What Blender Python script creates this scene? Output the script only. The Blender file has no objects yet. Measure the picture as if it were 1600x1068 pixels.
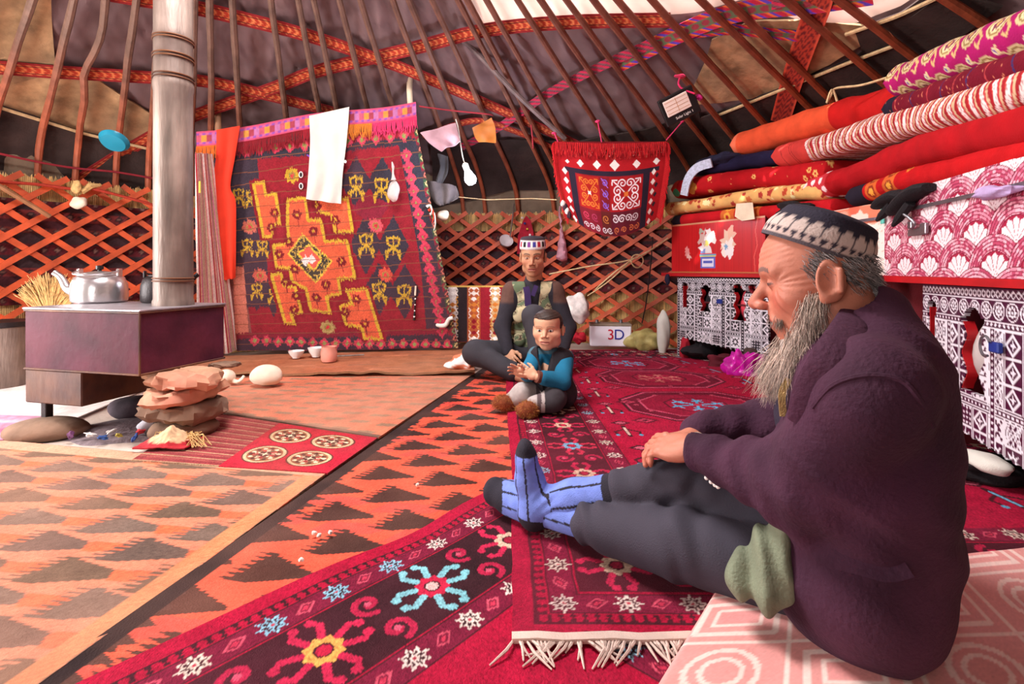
import bpy, math, random
import numpy as np
from mathutils import Vector, Matrix, Euler
random.seed(7)
rng = np.random.default_rng(7)
SC = bpy.context.scene
COL = SC.collection
# ------------------------------------------------------------------ camera
FPX, HOR, EYE = 800.0, 420.0, 0.75          # focal length in pixels of a 1600 wide frame, horizon row, eye height in metres
cam_data = bpy.data.cameras.new('camera')
cam_data.sensor_width = 36.0
cam_data.lens = 36.0 * FPX / 1600.0
cam_data.shift_y = -(534.0 - HOR) / 1600.0
cam_data.clip_start = 0.02
cam = bpy.data.objects.new('camera', cam_data)
cam.location = (0, 0, EYE)
cam.rotation_euler = (math.pi / 2, 0, 0)
COL.objects.link(cam)
SC.camera = cam
# ------------------------------------------------------------------ world, sun, area lamps for daylight and an added front fill, exposure
w = bpy.data.worlds.new('world'); SC.world = w
w.use_nodes = True
bg = w.node_tree.nodes['Background']
bg.inputs['Color'].default_value = (0.93, 0.95, 1.0, 1)
bg.inputs['Strength'].default_value = 4.0
def light(name, kind, loc, target, power, size=1.0, size_y=None, col=(1, 1, 1)):
    l = bpy.data.lights.new(name, kind)
    l.energy = power
    l.color = col
    if kind == 'AREA':
        l.shape = 'RECTANGLE' if size_y else 'DISK'
        l.size = size
        if size_y: l.size_y = size_y
    if kind == 'SUN': l.angle = size
    o = bpy.data.objects.new(name, l)
    o.location = loc
    d = Vector(target) - Vector(loc)
    o.rotation_euler = d.to_track_quat('-Z', 'Y').to_euler()
    COL.objects.link(o)
    return o
light('sun', 'SUN', (-6, 1.2, 5), (-2.1, 2.75, 0.0), 16.0, 0.02, col=(1.0, 0.95, 0.88))
light('daylight_roof_ring', 'AREA', (-1.05, 1.75, 3.02), (-0.6, 2.0, 0.0), 110.0, 1.1, col=(1.0, 0.97, 0.96))
light('daylight_side_door', 'AREA', (-3.55, 1.7, 0.95), (0.5, 2.6, 0.55), 95.0, 1.0, 1.5, col=(1.0, 0.97, 0.94))
light('front_fill', 'AREA', (-1.5, -1.15, 1.15), (0.2, 3.0, 0.7), 24.0, 1.1, 1.5, col=(1.0, 0.97, 0.95))  # soft fill added behind the camera; the wall has no opening there
vs = SC.view_settings
vs.view_transform = 'Standard'
vs.look = 'None'
vs.exposure = 0.5
vs.gamma = 1.0
vs.use_curve_mapping = False
SC.cycles.max_bounces = 6
SC.cycles.diffuse_bounces = 4
# ------------------------------------------------------------------ layout helpers: a ray through a photo point, stopped at a depth or a height
def P(px, py, Y):
    return Vector(((px - 800.0) / FPX * Y, Y, EYE - (py - HOR) * Y / FPX))
def G(px, py, z=0.0):
    Y = FPX * (EYE - z) / (py - HOR)
    return Vector(((px - 800.0) / FPX * Y, Y, z))
def lerp(a, b, t): return a + (b - a) * t
def lin(c):
    """'#rrggbb' or 0-255 triple -> linear rgb"""
    if isinstance(c, str):
        c = c.lstrip('#'); c = [int(c[i:i + 2], 16) for i in (0, 2, 4)]
    out = []
    for v in c:
        v = v / 255.0
        out.append(v / 12.92 if v <= 0.04045 else ((v + 0.055) / 1.055) ** 2.4)
    return out
# ------------------------------------------------------------------ materials
MATS = {}
def mat(name, col='#888888', rough=0.85, attr=False, var=0.12, vscale=9.0, bump=0.25, bscale=120.0, metal=0.0,
        sheen=0.0, transl=0.0, spec=0.35, dust=None, dust_amt=0.0, emit=0.0, coat=0.0, trans=0.0, alpha=1.0, stretch=None):
    if name in MATS: return MATS[name]
    m = bpy.data.materials.new(name); m.use_nodes = True
    nt = m.node_tree; N = nt.nodes; L = nt.links
    b = N['Principled BSDF']; out = N['Material Output']
    tc = N.new('ShaderNodeTexCoord')
    vec = tc.outputs['Object']
    if stretch:
        mp = N.new('ShaderNodeMapping'); mp.inputs['Scale'].default_value = stretch
        L.new(vec, mp.inputs['Vector']); vec = mp.outputs['Vector']
    if attr:
        a = N.new('ShaderNodeAttribute'); a.attribute_name = 'Col'; base = a.outputs['Color']
    else:
        r = N.new('ShaderNodeRGB'); r.outputs[0].default_value = (*lin(col), 1); base = r.outputs[0]
    if var:
        n = N.new('ShaderNodeTexNoise'); n.inputs['Scale'].default_value = vscale; n.inputs['Detail'].default_value = 5
        L.new(vec, n.inputs['Vector'])
        mr = N.new('ShaderNodeMapRange')
        mr.inputs['From Min'].default_value = 0.3; mr.inputs['From Max'].default_value = 0.7
        mr.inputs['To Min'].default_value = 1 - var; mr.inputs['To Max'].default_value = 1 + var
        L.new(n.outputs['Fac'], mr.inputs['Value'])
        mx = N.new('ShaderNodeMix'); mx.data_type = 'RGBA'; mx.blend_type = 'MULTIPLY'; mx.inputs['Factor'].default_value = 1.0
        cmb = N.new('ShaderNodeCombineColor')
        for k in range(3): L.new(mr.outputs[0], cmb.inputs[k])
        L.new(base, mx.inputs[6]); L.new(cmb.outputs[0], mx.inputs[7]); base = mx.outputs[2]
    if dust:
        n2 = N.new('ShaderNodeTexNoise'); n2.inputs['Scale'].default_value = 3.2; n2.inputs['Detail'].default_value = 7
        L.new(tc.outputs['Object'], n2.inputs['Vector'])
        mr2 = N.new('ShaderNodeMapRange')
        mr2.inputs['From Min'].default_value = 0.38; mr2.inputs['From Max'].default_value = 0.68
        mr2.inputs['To Min'].default_value = 0.0; mr2.inputs['To Max'].default_value = dust_amt
        L.new(n2.outputs['Fac'], mr2.inputs['Value'])
        mx2 = N.new('ShaderNodeMix'); mx2.data_type = 'RGBA'
        L.new(mr2.outputs[0], mx2.inputs['Factor']); L.new(base, mx2.inputs[6]); mx2.inputs[7].default_value = (*lin(dust), 1)
        base = mx2.outputs[2]
    L.new(base, b.inputs['Base Color'])
    b.inputs['Roughness'].default_value = rough
    b.inputs['Metallic'].default_value = metal
    b.inputs['Specular IOR Level'].default_value = spec
    if coat: b.inputs['Coat Weight'].default_value = coat; b.inputs['Coat Roughness'].default_value = 0.12
    if trans: b.inputs['Transmission Weight'].default_value = trans
    if alpha < 1: b.inputs['Alpha'].default_value = alpha
    if sheen:
        b.inputs['Sheen Weight'].default_value = sheen; b.inputs['Sheen Roughness'].default_value = 0.45
        L.new(base, b.inputs['Sheen Tint'])
    if emit:
        b.inputs['Emission Color'].default_value = (*lin(col), 1); b.inputs['Emission Strength'].default_value = emit
    if bump:
        n3 = N.new('ShaderNodeTexNoise'); n3.inputs['Scale'].default_value = bscale; n3.inputs['Detail'].default_value = 3
        L.new(vec, n3.inputs['Vector'])
        bp = N.new('ShaderNodeBump'); bp.inputs['Strength'].default_value = bump; bp.inputs['Distance'].default_value = 0.006
        L.new(n3.outputs['Fac'], bp.inputs['Height']); L.new(bp.outputs[0], b.inputs['Normal'])
    if transl:
        t = N.new('ShaderNodeBsdfTranslucent'); L.new(base, t.inputs['Color'])
        ms = N.new('ShaderNodeMixShader'); ms.inputs[0].default_value = transl
        L.new(b.outputs[0], ms.inputs[1]); L.new(t.outputs[0], ms.inputs[2]); L.new(ms.outputs[0], out.inputs['Surface'])
    MATS[name] = m
    return m
# ------------------------------------------------------------------ mesh building
class MB:
    """collects geometry (world coordinates) for ONE mesh object"""
    def __init__(self): self.v = []; self.f = []; self.c = []; self.hascol = False
    def _col(self, n, col):
        if col is not None: self.hascol = True; self.c += [list(lin(col)) if not isinstance(col, list) else col] * n
        else: self.c += [[0.5, 0.5, 0.5]] * n
    def add(self, vs_, fs_, col=None):
        o = len(self.v); self.v += [tuple(x) for x in vs_]; self.f += [tuple(i + o for i in q) for q in fs_]
        self._col(len(vs_), col); return self
    def box(self, c, s, R=None, bev=0.0, col=None):
        """bevelled box, centre c, full size s, rotation matrix R"""
        hx, hy, hz = [x / 2 for x in s]; b = min(bev, hx * .9, hy * .9, hz * .9)
        if b <= 0:
            vv = [(sx * hx, sy * hy, sz * hz) for sx in (-1, 1) for sy in (-1, 1) for sz in (-1, 1)]
            ff = [(0, 1, 3, 2), (4, 6, 7, 5), (0, 4, 5, 1), (2, 3, 7, 6), (0, 2, 6, 4), (1, 5, 7, 3)]
        else:
            vv = []; idx = {}
            for sx in (-1, 1):
                for sy in (-1, 1):
                    for sz in (-1, 1):
                        for ax in range(3):
                            p = [sx * (hx - b), sy * (hy - b), sz * (hz - b)]
                            p[ax] = (sx * hx, sy * hy, sz * hz)[ax]
                            idx[(sx, sy, sz, ax)] = len(vv); vv.append(p)
            ff = []
            for ax in range(3):
                a1, a2 = (ax + 1) % 3, (ax + 2) % 3
                for sgn in (-1, 1):
                    q = []
                    for (s1, s2) in ((-1, -1), (1, -1), (1, 1), (-1, 1)):
                        k = [0, 0, 0]; k[ax] = sgn; k[a1] = s1; k[a2] = s2
                        q.append(idx[(k[0], k[1], k[2], ax)])
                    ff.append(q if sgn > 0 else q[::-1])
                for s1 in (-1, 1):
                    for s2 in (-1, 1):
                        k0 = [0, 0, 0]; k1 = [0, 0, 0]
                        k0[ax] = -1; k1[ax] = 1; k0[a1] = k1[a1] = s1; k0[a2] = k1[a2] = s2
                        q = [idx[(*k0, a1)], idx[(*k1, a1)], idx[(*k1, a2)], idx[(*k0, a2)]]
                        ff.append(q if s1 * s2 > 0 else q[::-1])
            for sx in (-1, 1):
                for sy in (-1, 1):
                    for sz in (-1, 1):
                        q = [idx[(sx, sy, sz, a)] for a in range(3)]
                        ff.append(q if sx * sy * sz > 0 else q[::-1])
        c = Vector(c)
        vv = [c + (R @ Vector(p) if R else Vector(p)) for p in vv]
        return self.add(vv, ff, col)
    def tube(self, pts, r, n=8, flat=1.0, col=None, up=None, cap=True):
        """tube through pts; r a number or a list; flat squeezes the section along its second axis"""
        pts = [Vector(p) for p in pts]; m = len(pts)
        rs = r if isinstance(r, (list, tuple)) else [r] * m
        vv = []; ff = []; u = None
        for i, p in enumerate(pts):
            t = (pts[min(i + 1, m - 1)] - pts[max(i - 1, 0)])
            if t.length < 1e-9: t = Vector((0, 0, 1))
            t.normalize()
            if u is None:
                u = Vector(up) if up else (Vector((0, 0, 1)) if abs(t.z) < .9 else Vector((1, 0, 0)))
            u = (u - t * u.dot(t))
            if u.length < 1e-6: u = t.orthogonal()
            u.normalize(); s = t.cross(u)
            for k in range(n):
                a = 2 * math.pi * k / n
                vv.append(p + u * (math.cos(a) * rs[i] * flat) + s * (math.sin(a) * rs[i]))
        for i in range(m - 1):
            for k in range(n):
                k2 = (k + 1) % n
                ff.append((i * n + k, i * n + k2, (i + 1) * n + k2, (i + 1) * n + k))
        if cap:
            ff.append(tuple(range(n))[::-1]); ff.append(tuple((m - 1) * n + k for k in range(n)))
        return self.add(vv, ff, col)
    def bar(self, pts, wid, thk, up, col=None):
        """flat rectangular strip through pts; up(i) or a vector gives the thickness direction"""
        pts = [Vector(p) for p in pts]; m = len(pts); vv = []; ff = []
        for i, p in enumerate(pts):
            t = (pts[min(i + 1, m - 1)] - pts[max(i - 1, 0)]).normalized()
            u = Vector(up(i)) if callable(up) else Vector(up)
            u = (u - t * u.dot(t)).normalized(); s = t.cross(u)
            for a, b in ((-1, -1), (1, -1), (1, 1), (-1, 1)):
                vv.append(p + s * (a * wid / 2) + u * (b * thk / 2))
        for i in range(m - 1):
            for k in range(4):
                k2 = (k + 1) % 4
                ff.append((i * 4 + k, i * 4 + k2, (i + 1) * 4 + k2, (i + 1) * 4 + k))
        ff.append((3, 2, 1, 0)); ff.append(tuple((m - 1) * 4 + k for k in range(4)))
        return self.add(vv, ff, col)
    def lathe(self, prof, c, n=32, axis=None, sx=1.0, sy=1.0, col=None):
        """profile [(r,z)...] turned about z through c"""
        c = Vector(c); R = Vector((0, 0, 1)).rotation_difference(Vector(axis)).to_matrix() if axis else None
        vv = []; ff = []; m = len(prof)
        for (r, z) in prof:
            for k in range(n):
                a = 2 * math.pi * k / n
                p = Vector((r * math.cos(a) * sx, r * math.sin(a) * sy, z)); vv.append(c + (R @ p if R else p))
        for i in range(m - 1):
            for k in range(n):
                k2 = (k + 1) % n
                ff.append((i * n + k, i * n + k2, (i + 1) * n + k2, (i + 1) * n + k))
        if prof[0][0] > 1e-6: ff.append(tuple(range(n))[::-1])
        if prof[-1][0] > 1e-6: ff.append(tuple((m - 1) * n + k for k in range(n)))
        return self.add(vv, ff, col)
    def blob(self, c, s, seed=0, amp=0.12, n=14, R=None, col=None, freq=2.0, flatb=None):
        """lumpy ellipsoid (stones, bundles)"""
        r_ = np.random.default_rng(seed); ks = r_.normal(size=(7, 3)) * freq; ph = r_.uniform(0, 6.28, 7)
        c = Vector(c); vv = []; ff = []; m = n * 2
        for i in range(n + 1):
            th = math.pi * i / n
            for k in range(m):
                a = 2 * math.pi * k / m
                d = np.array([math.sin(th) * math.cos(a), math.sin(th) * math.sin(a), math.cos(th)])
                q = 1 + amp * float(np.sum(np.sin(ks @ d + ph)) / 3)
                p = Vector((d[0] * s[0] * q, d[1] * s[1] * q, d[2] * s[2] * q))
                if flatb is not None: p.z = max(p.z, -flatb)
                vv.append(c + (R @ p if R else p))
        for i in range(n):
            for k in range(m):
                k2 = (k + 1) % m
                ff.append((i * m + k, (i + 1) * m + k, (i + 1) * m + k2, i * m + k2))
        return self.add(vv, ff, col)
    def prism(self, outline, origin, ex, ey, depth, col=None):
        """outline [(x,y)] in the plane (origin, ex, ey) pushed depth along ex x ey"""
        o = Vector(origin); ex = Vector(ex); ey = Vector(ey); nz = ex.cross(ey).normalized() * depth; n = len(outline)
        vv = [o + ex * x + ey * y for x, y in outline] + [o + ex * x + ey * y + nz for x, y in outline]
        ff = [tuple(range(n))[::-1], tuple(range(n, 2 * n))] + [(k, (k + 1) % n, n + (k + 1) % n, n + k) for k in range(n)]
        return self.add(vv, ff, col)
def np_mesh(name, V, F, C=None, smooth=True):
    """mesh from numpy arrays: V (n,3), F (m,4) or list of tuples, C (n,3) linear"""
    me = bpy.data.meshes.new(name)
    if isinstance(F, np.ndarray):
        k = F.shape[1]
        me.vertices.add(len(V)); me.vertices.foreach_set('co', np.asarray(V, np.float32).ravel())
        me.loops.add(F.size); me.loops.foreach_set('vertex_index', F.astype(np.int32).ravel())
        me.polygons.add(len(F)); me.polygons.foreach_set('loop_start', np.arange(0, F.size, k, dtype=np.int32))
        me.update(calc_edges=True); me.validate()
    else:
        me.from_pydata([tuple(p) for p in V], [], F); me.update()
    if C is not None:
        at = me.color_attributes.new('Col', 'FLOAT_COLOR', 'POINT')
        a = np.ones((len(V), 4), np.float32); a[:, :3] = np.clip(C, 0, 1)
        at.data.foreach_set('color', a.ravel())
    me.polygons.foreach_set('use_smooth', np.full(len(me.polygons), smooth))
    return me
def worldloc(o):
    p = Vector((0, 0, 0))
    while o is not None: p = p + o.location; o = o.parent
    return p
def props(o, label=None, cat=None, group=None, kind=None):
    if label: o['label'] = label
    if cat: o['category'] = cat
    if group: o['group'] = group
    if kind: o['kind'] = kind
    return o
def thing(name, label, cat, loc, group=None):
    o = bpy.data.objects.new(name, None); o.empty_display_size = 0.05
    o.location = loc; COL.objects.link(o)
    return props(o, label, cat, group)
def auto_smooth(me, ang=40):
    me.polygons.foreach_set('use_smooth', np.full(len(me.polygons), True))
    try: me.set_sharp_from_angle(angle=math.radians(ang))
    except Exception: pass
def obj(name, geo, material, parent=None, label=None, cat=None, group=None, kind=None, loc=None, smooth=40):
    """link ONE mesh object. geo: MB or (V,F) or (V,F,C), all in world coordinates"""
    if isinstance(geo, MB):
        V = np.array(geo.v, np.float64).reshape(-1, 3); F = geo.f; C = np.array(geo.c) if geo.hascol else None
    else:
        V = np.asarray(geo[0], np.float64); F = geo[1]; C = geo[2] if len(geo) > 2 else None
    if parent is not None: base = worldloc(parent)
    elif loc is not None: base = Vector(loc)
    else:
        lo = V.min(0); hi = V.max(0); base = Vector(((lo[0] + hi[0]) / 2, (lo[1] + hi[1]) / 2, lo[2]))
    me = np_mesh(name, V - np.array(base), F, C)
    if smooth is True: pass
    elif smooth: auto_smooth(me, smooth)
    else: me.polygons.foreach_set('use_smooth', np.full(len(me.polygons), False))
    me.materials.append(material)
    o = bpy.data.objects.new(name, me)
    if parent is not None: o.parent = parent
    else: o.location = base
    COL.objects.link(o)
    return props(o, label, cat, group, kind)
def noise1(x, seed=0):
    r_ = np.random.default_rng(seed); out = 0
    for k in range(5): out = out + np.sin(np.asarray(x) * r_.uniform(.6, 2.6) * (1 + k * .8) + r_.uniform(0, 6.28)) / (1.4 + k)
    return out / 2
def noise2(x, y, seed=0, f=1.0):
    r_ = np.random.default_rng(seed); out = 0.0; x = np.asarray(x) * f; y = np.asarray(y) * f
    for k in range(9):
        a = r_.uniform(0, 6.28); w_ = r_.uniform(.7, 1.3) * (1 + 0.55 * k)
        out = out + np.sin((x * math.cos(a) + y * math.sin(a)) * w_ + r_.uniform(0, 6.28)) / (1 + .5 * k)
    return out / 3
def grid_faces(H, W, wrap=False):
    i = np.arange(H - 1)[:, None] * W; j = np.arange(W - 1)[None, :]
    a = (i + j).ravel()
    F = np.stack([a, a + 1, a + W + 1, a + W], 1)
    if wrap:
        b = (np.arange(H - 1) * W)
        F = np.concatenate([F, np.stack([b + W - 1, b, b + W, b + 2 * W - 1], 1)])
    return F
def sheet(name, X, material, C=None, thick=0.0, nrm=None, **kw):
    """X (H,W,3) grid of world points; with thick, a second layer and closed rims; nrm the thickness direction"""
    H, W, _ = X.shape; V = X.reshape(-1, 3); F = grid_faces(H, W)
    CC = None if C is None else C.reshape(-1, 3)
    if thick:
        if nrm is None:
            du = np.gradient(X, axis=1); dv = np.gradient(X, axis=0); nn = np.cross(du, dv); nn /= (np.linalg.norm(nn, axis=2, keepdims=True) + 1e-9)
            nn = nn.reshape(-1, 3)
        else: nn = np.array(nrm)[None, :]
        n = len(V); V = np.concatenate([V, V - nn * thick]); F2 = F[:, ::-1] + n
        ring = np.concatenate([np.arange(W), np.arange(1, H) * W + W - 1, (H - 1) * W + np.arange(W - 2, -1, -1), np.arange(H - 2, 0, -1) * W])
        r2 = np.roll(ring, -1); F3 = np.stack([ring, ring + n, r2 + n, r2], 1)
        F = np.concatenate([F, F2, F3])
        if CC is not None: CC = np.concatenate([CC, CC])
    return obj(name, (V, F, CC), material, **kw)
# ------------------------------------------------------------------ a small painter for woven and printed patterns
class Canvas:
    """pattern field of w x h metres, res points per metre; row 0 is y = 0"""
    def __init__(self, w_, h_, res, col):
        self.w, self.h = w_, h_; self.W, self.H = max(2, int(w_ * res)), max(2, int(h_ * res))
        self.a = np.empty((self.H, self.W, 3), np.float32); self.a[:] = lin(col)
        self.xs = (np.arange(self.W)) * (w_ / (self.W - 1)); self.ys = (np.arange(self.H)) * (h_ / (self.H - 1))
    def _win(self, x0, x1, y0, y1):
        i0, i1 = np.searchsorted(self.xs, [x0, x1]); j0, j1 = np.searchsorted(self.ys, [y0, y1])
        return slice(j0, j1), slice(i0, i1)
    def _put(self, sl, m, col):
        sub = self.a[sl]; sub[m] = lin(col) if not isinstance(col, list) else col
    def rect(self, x0, y0, x1, y1, col):
        sl = self._win(x0, x1, y0, y1); self.a[sl] = lin(col)
    def poly(self, pts, col):
        p = np.asarray(pts, float); lo = p.min(0); hi = p.max(0); sl = self._win(lo[0], hi[0], lo[1], hi[1])
        x = self.xs[sl[1]][None, :]; y = self.ys[sl[0]][:, None]
        if x.size == 0 or y.size == 0: return
        m = np.zeros((y.size, x.size), bool); q = np.roll(p, -1, 0)
        for (x0, y0), (x1, y1) in zip(p, q):
            if y0 == y1: continue
            c = ((y0 > y) != (y1 > y)); xi = (x1 - x0) * (y - y0) / (y1 - y0) + x0
            m ^= (c & (x < xi))
        self._put(sl, m, col)
    def disc(self, cx, cy, r, col, r_in=0.0, sy=1.0):
        sl = self._win(cx - r, cx + r, cy - r * sy, cy + r * sy)
        x = self.xs[sl[1]][None, :] - cx; y = (self.ys[sl[0]][:, None] - cy) / sy
        d = x * x + y * y; self._put(sl, (d <= r * r) & (d >= r_in * r_in), col)
    def stroke(self, pts, wid, col, close=False):
        p = np.asarray(pts, float); r = wid / 2
        if close: p = np.concatenate([p, p[:1]])
        lo = p.min(0) - r; hi = p.max(0) + r; sl = self._win(lo[0], hi[0], lo[1], hi[1])
        x = self.xs[sl[1]][None, :]; y = self.ys[sl[0]][:, None]
        if x.size == 0 or y.size == 0: return
        m = np.zeros((y.size, x.size), bool)
        for a, b in zip(p[:-1], p[1:]):
            d = b - a; L2 = float(d @ d) + 1e-12
            t = np.clip(((x - a[0]) * d[0] + (y - a[1]) * d[1]) / L2, 0, 1)
            m |= ((x - a[0] - t * d[0]) ** 2 + (y - a[1] - t * d[1]) ** 2) < r * r
        self._put(sl, m, col)
    def flower(self, cx, cy, r, n, col, core=None, core_r=0.35, a0=0.0, depth=0.35):
        t = np.linspace(0, 2 * np.pi, 16 * n, endpoint=False)
        rr = r * (1 - depth + depth * np.abs(np.cos(n * (t - a0) / 2)))
        self.poly(np.stack([cx + rr * np.cos(t), cy + rr * np.sin(t)], 1), col)
        if core: self.disc(cx, cy, r * core_r, core)
    def star(self, cx, cy, r, n, col, inner=0.45, a0=0.0):
        p = []
        for k in range(2 * n):
            q = r if k % 2 == 0 else r * inner; a = a0 + math.pi * k / n; p.append((cx + q * math.cos(a), cy + q * math.sin(a)))
        self.poly(p, col)
    def diamond(self, cx, cy, rx, ry, col): self.poly([(cx - rx, cy), (cx, cy - ry), (cx + rx, cy), (cx, cy + ry)], col)
    def spiral(self, cx, cy, r, wid, col, a0=0.0, turns=1.4, d=1):
        t = np.linspace(0, 1, 26); a = a0 + d * t * turns * 2 * np.pi; rr = r * (1 - 0.8 * t)
        self.stroke(np.stack([cx + rr * np.cos(a), cy + rr * np.sin(a)], 1), wid, col)
    def speckle(self, amt=0.1, seed=0):
        r_ = np.random.default_rng(seed); self.a *= (1 + amt * r_.standard_normal((self.H, self.W, 1))).astype(np.float32)
        np.clip(self.a, 0, 1, out=self.a)
    def fade(self, col, f, lo=0.0, hi=0.6, seed=0):
        """woven-in wear: blend towards col where a smooth noise is high"""
        n = noise2(self.xs[None, :], self.ys[:, None], seed, f); n = np.clip((n + 0.6) / 1.2, 0, 1)[..., None]
        k = (lo + (hi - lo) * n).astype(np.float32); self.a = self.a * (1 - k) + np.array(lin(col), np.float32) * k
# ================================================================== the yurt: wall, roof, poles, bands, lattice
CX, CY = -0.6, 1.9                    # centre of the wall
RX, RY, RZ, RR = -1.05, 1.75, 3.1, 0.6  # roof ring
_ang = np.array([-180, -135, -90, -45, 5, 30, 46.6, 63.7, 85.3, 116, 145.8, 165, 180.0])
_rad = np.array([3.35, 3.3, 3.3, 3.35, 3.42, 3.6, 3.72, 3.68, 3.33, 3.33, 3.38, 3.35, 3.35])
_zl = np.array([1.34, 1.3, 1.3, 1.3, 1.32, 1.32, 1.32, 1.31, 1.28, 1.32, 1.39, 1.37, 1.34])
_ta = np.linspace(-180, 180, 721)
def _sm(y):
    v = np.interp(_ta, _ang, y); v3 = np.concatenate([v[:-1], v, v[1:]])
    k = np.hanning(41); k /= k.sum(); v3 = np.convolve(v3, k, 'same'); return v3[720:720 + 721]
_RT, _ZT = _sm(_rad), _sm(_zl)
def wrap(d): return (np.asarray(d, float) + 180.0) % 360.0 - 180.0
def wall_r(d): return np.interp(wrap(d), _ta, _RT)
def wall_top(d): return np.interp(wrap(d), _ta, _ZT)
def wall_pt(d, z, inset=0.0):
    """points on the wall: d degrees about the centre, z height, inset metres inwards"""
    d = np.asarray(d, float); r = wall_r(d) - inset; a = np.radians(d)
    return np.stack(np.broadcast_arrays(CX + r * np.cos(a), CY + r * np.sin(a), np.asarray(z, float)), -1)
def _prof(d, s):
    B = wall_pt(d, wall_top(d)); dx = B[..., 0] - RX; dy = B[..., 1] - RY; L = np.hypot(dx, dy); ux, uy = dx / L, dy / L
    K = np.stack([B[..., 0] - ux * .14, B[..., 1] - uy * .14, B[..., 2] + .34], -1)
    R_ = np.stack([RX + ux * RR, RY + uy * RR, np.full_like(ux, RZ)], -1)
    s = np.asarray(s)[..., None]
    return np.where(s < .14, B + (K - B) * (s / .14), K + (R_ - K) * ((s - .14) / .86)), ux, uy
def roof_pt(d, s, off=0.0):
    """points on the roof: d degrees, s from 0 (wall top) to 1 (ring), off metres outwards"""
    d, s = np.broadcast_arrays(np.asarray(d, float), np.asarray(s, float)); acc = 0
    for k in (-.07, -.035, 0, .035, .07):
        p, ux, uy = _prof(d, np.clip(s + k * np.clip(s / .14, 0, 1), -.2, 1.05)); acc = acc + p / 5
    off = np.asarray(off, float)
    return acc + np.stack([ux * .6 * off, uy * .6 * off, .75 * off + 0 * ux], -1)
_gd, _gs = np.meshgrid(np.linspace(-20, 200, 661), np.linspace(0, 1, 101), indexing='ij')
_gp = roof_pt(_gd, _gs)
_gx = 800 + FPX * _gp[..., 0] / np.maximum(_gp[..., 1], .2); _gy = HOR - FPX * (_gp[..., 2] - EYE) / np.maximum(_gp[..., 1], .2)
def roof_hit(px, py):
    """(degrees, s) of the roof point seen at a photo point"""
    q = (_gx - px) ** 2 + (_gy - py) ** 2 + (_gp[..., 1] < .3) * 1e9
    i, j = np.unravel_index(np.argmin(q), q.shape); d, s = _gd[i, j], _gs[i, j]
    for _ in range(6):
        pp = roof_pt(np.array([d, d + .05, d]), np.array([s, s, s + .002])); X = 800 + FPX * pp[:, 0] / pp[:, 1]; Y = HOR - FPX * (pp[:, 2] - EYE) / pp[:, 1]
        J = np.array([[(X[1] - X[0]) / .05, (X[2] - X[0]) / .002], [(Y[1] - Y[0]) / .05, (Y[2] - Y[0]) / .002]])
        try: st = np.linalg.solve(J, [px - X[0], py - Y[0]])
        except Exception: break
        d += float(np.clip(st[0], -3, 3)); s += float(np.clip(st[1], -.05, .05))
    return d, min(max(s, -.1), 1.0)
def resample(pts, n):
    p = np.asarray(pts, float); L = np.concatenate([[0], np.cumsum(np.linalg.norm(np.diff(p, axis=0), axis=1))])
    t = np.linspace(0, L[-1], n); return np.stack([np.interp(t, L, p[:, k]) for k in range(p.shape[1])], 1)
def smooth_path(pts, n):
    """Catmull-Rom through pts"""
    p = np.asarray(pts, float); m = len(p); out = []
    for t in np.linspace(0, m - 1, n):
        i = min(int(t), m - 2); f = t - i; p0, p1, p2, p3 = p[max(i - 1, 0)], p[i], p[i + 1], p[min(i + 2, m - 1)]
        out.append(.5 * ((2 * p1) + (-p0 + p2) * f + (2 * p0 - 5 * p1 + 4 * p2 - p3) * f * f + (-p0 + 3 * p1 - 3 * p2 + p3) * f ** 3))
    return np.array(out)
# ------------------------------------------------------------------ walls and roof cloth
m_earth = mat('packed_earth', '#b9a79c', var=.25, vscale=4, bump=.6, bscale=40, dust='#8c7468', dust_amt=.5)
m_felt = mat('grey_felt', '#7d6a58', var=.35, vscale=5, bump=.9, bscale=45, rough=1)
m_canvas = mat('brown_canvas', '#7a5f60', var=.16, vscale=5, bump=.15, bscale=200, rough=.9, sheen=.1)
m_dark = mat('black_felt', '#3a2c29', var=.4, vscale=6, bump=.8, bscale=50, rough=1)
m_tan = mat('tan_felt', '#b4906a', var=.55, vscale=7, bump=1.0, bscale=24, rough=1, dust='#7d6650', dust_amt=.6)
m_white = mat('white_sailcloth', '#ecdcd4', var=.10, vscale=3, bump=.2, bscale=20, transl=.34)
m_wood = mat('pole_wood', attr=True, var=.3, vscale=14, bump=.35, bscale=60, rough=.6, spec=.4, stretch=(1, 1, .25))
m_lat = mat('lattice_paint', '#bf4d26', var=.3, vscale=9, bump=.25, bscale=70, rough=.55, spec=.45)
m_band = mat('woven_band', attr=True, var=.12, vscale=40, bump=.5, bscale=260, rough=.95)
m_reed = mat('straw_reed', attr=True, var=.15, vscale=30, bump=.2, rough=.7)
m_rope = mat('rope', '#c9ab80', var=.2, vscale=40, bump=.6, bscale=250)
m_cloth = mat('woven_cloth', attr=True, var=.1, vscale=12, bump=.35, bscale=220, rough=.92, sheen=.08)
fl = MB(); fl.lathe([(0.0001, 0), (2, 0), (4.3, 0), (4.3, -.1)], (CX, CY, -.004), n=64)
obj('floor', fl, m_earth, kind='structure', smooth=False)
def wall_seg(name, d0, d1, z0=0.0, z1=1.75, n=60):
    dd = np.linspace(d0, d1, n); zz = np.linspace(z0, z1, 16)
    D, Z = np.meshgrid(dd, zz); X = wall_pt(D, Z, -.03 + .018 * noise2(D * .35, Z * 6, 3) + np.clip(Z - wall_top(D), 0, 1) * .35)
    sheet(name, X, m_felt, thick=-.04, kind='structure')
wall_seg('wall_back', 45, 135); wall_seg('wall_right', -45, 45); wall_seg('wall_front', -135, -45)
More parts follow.
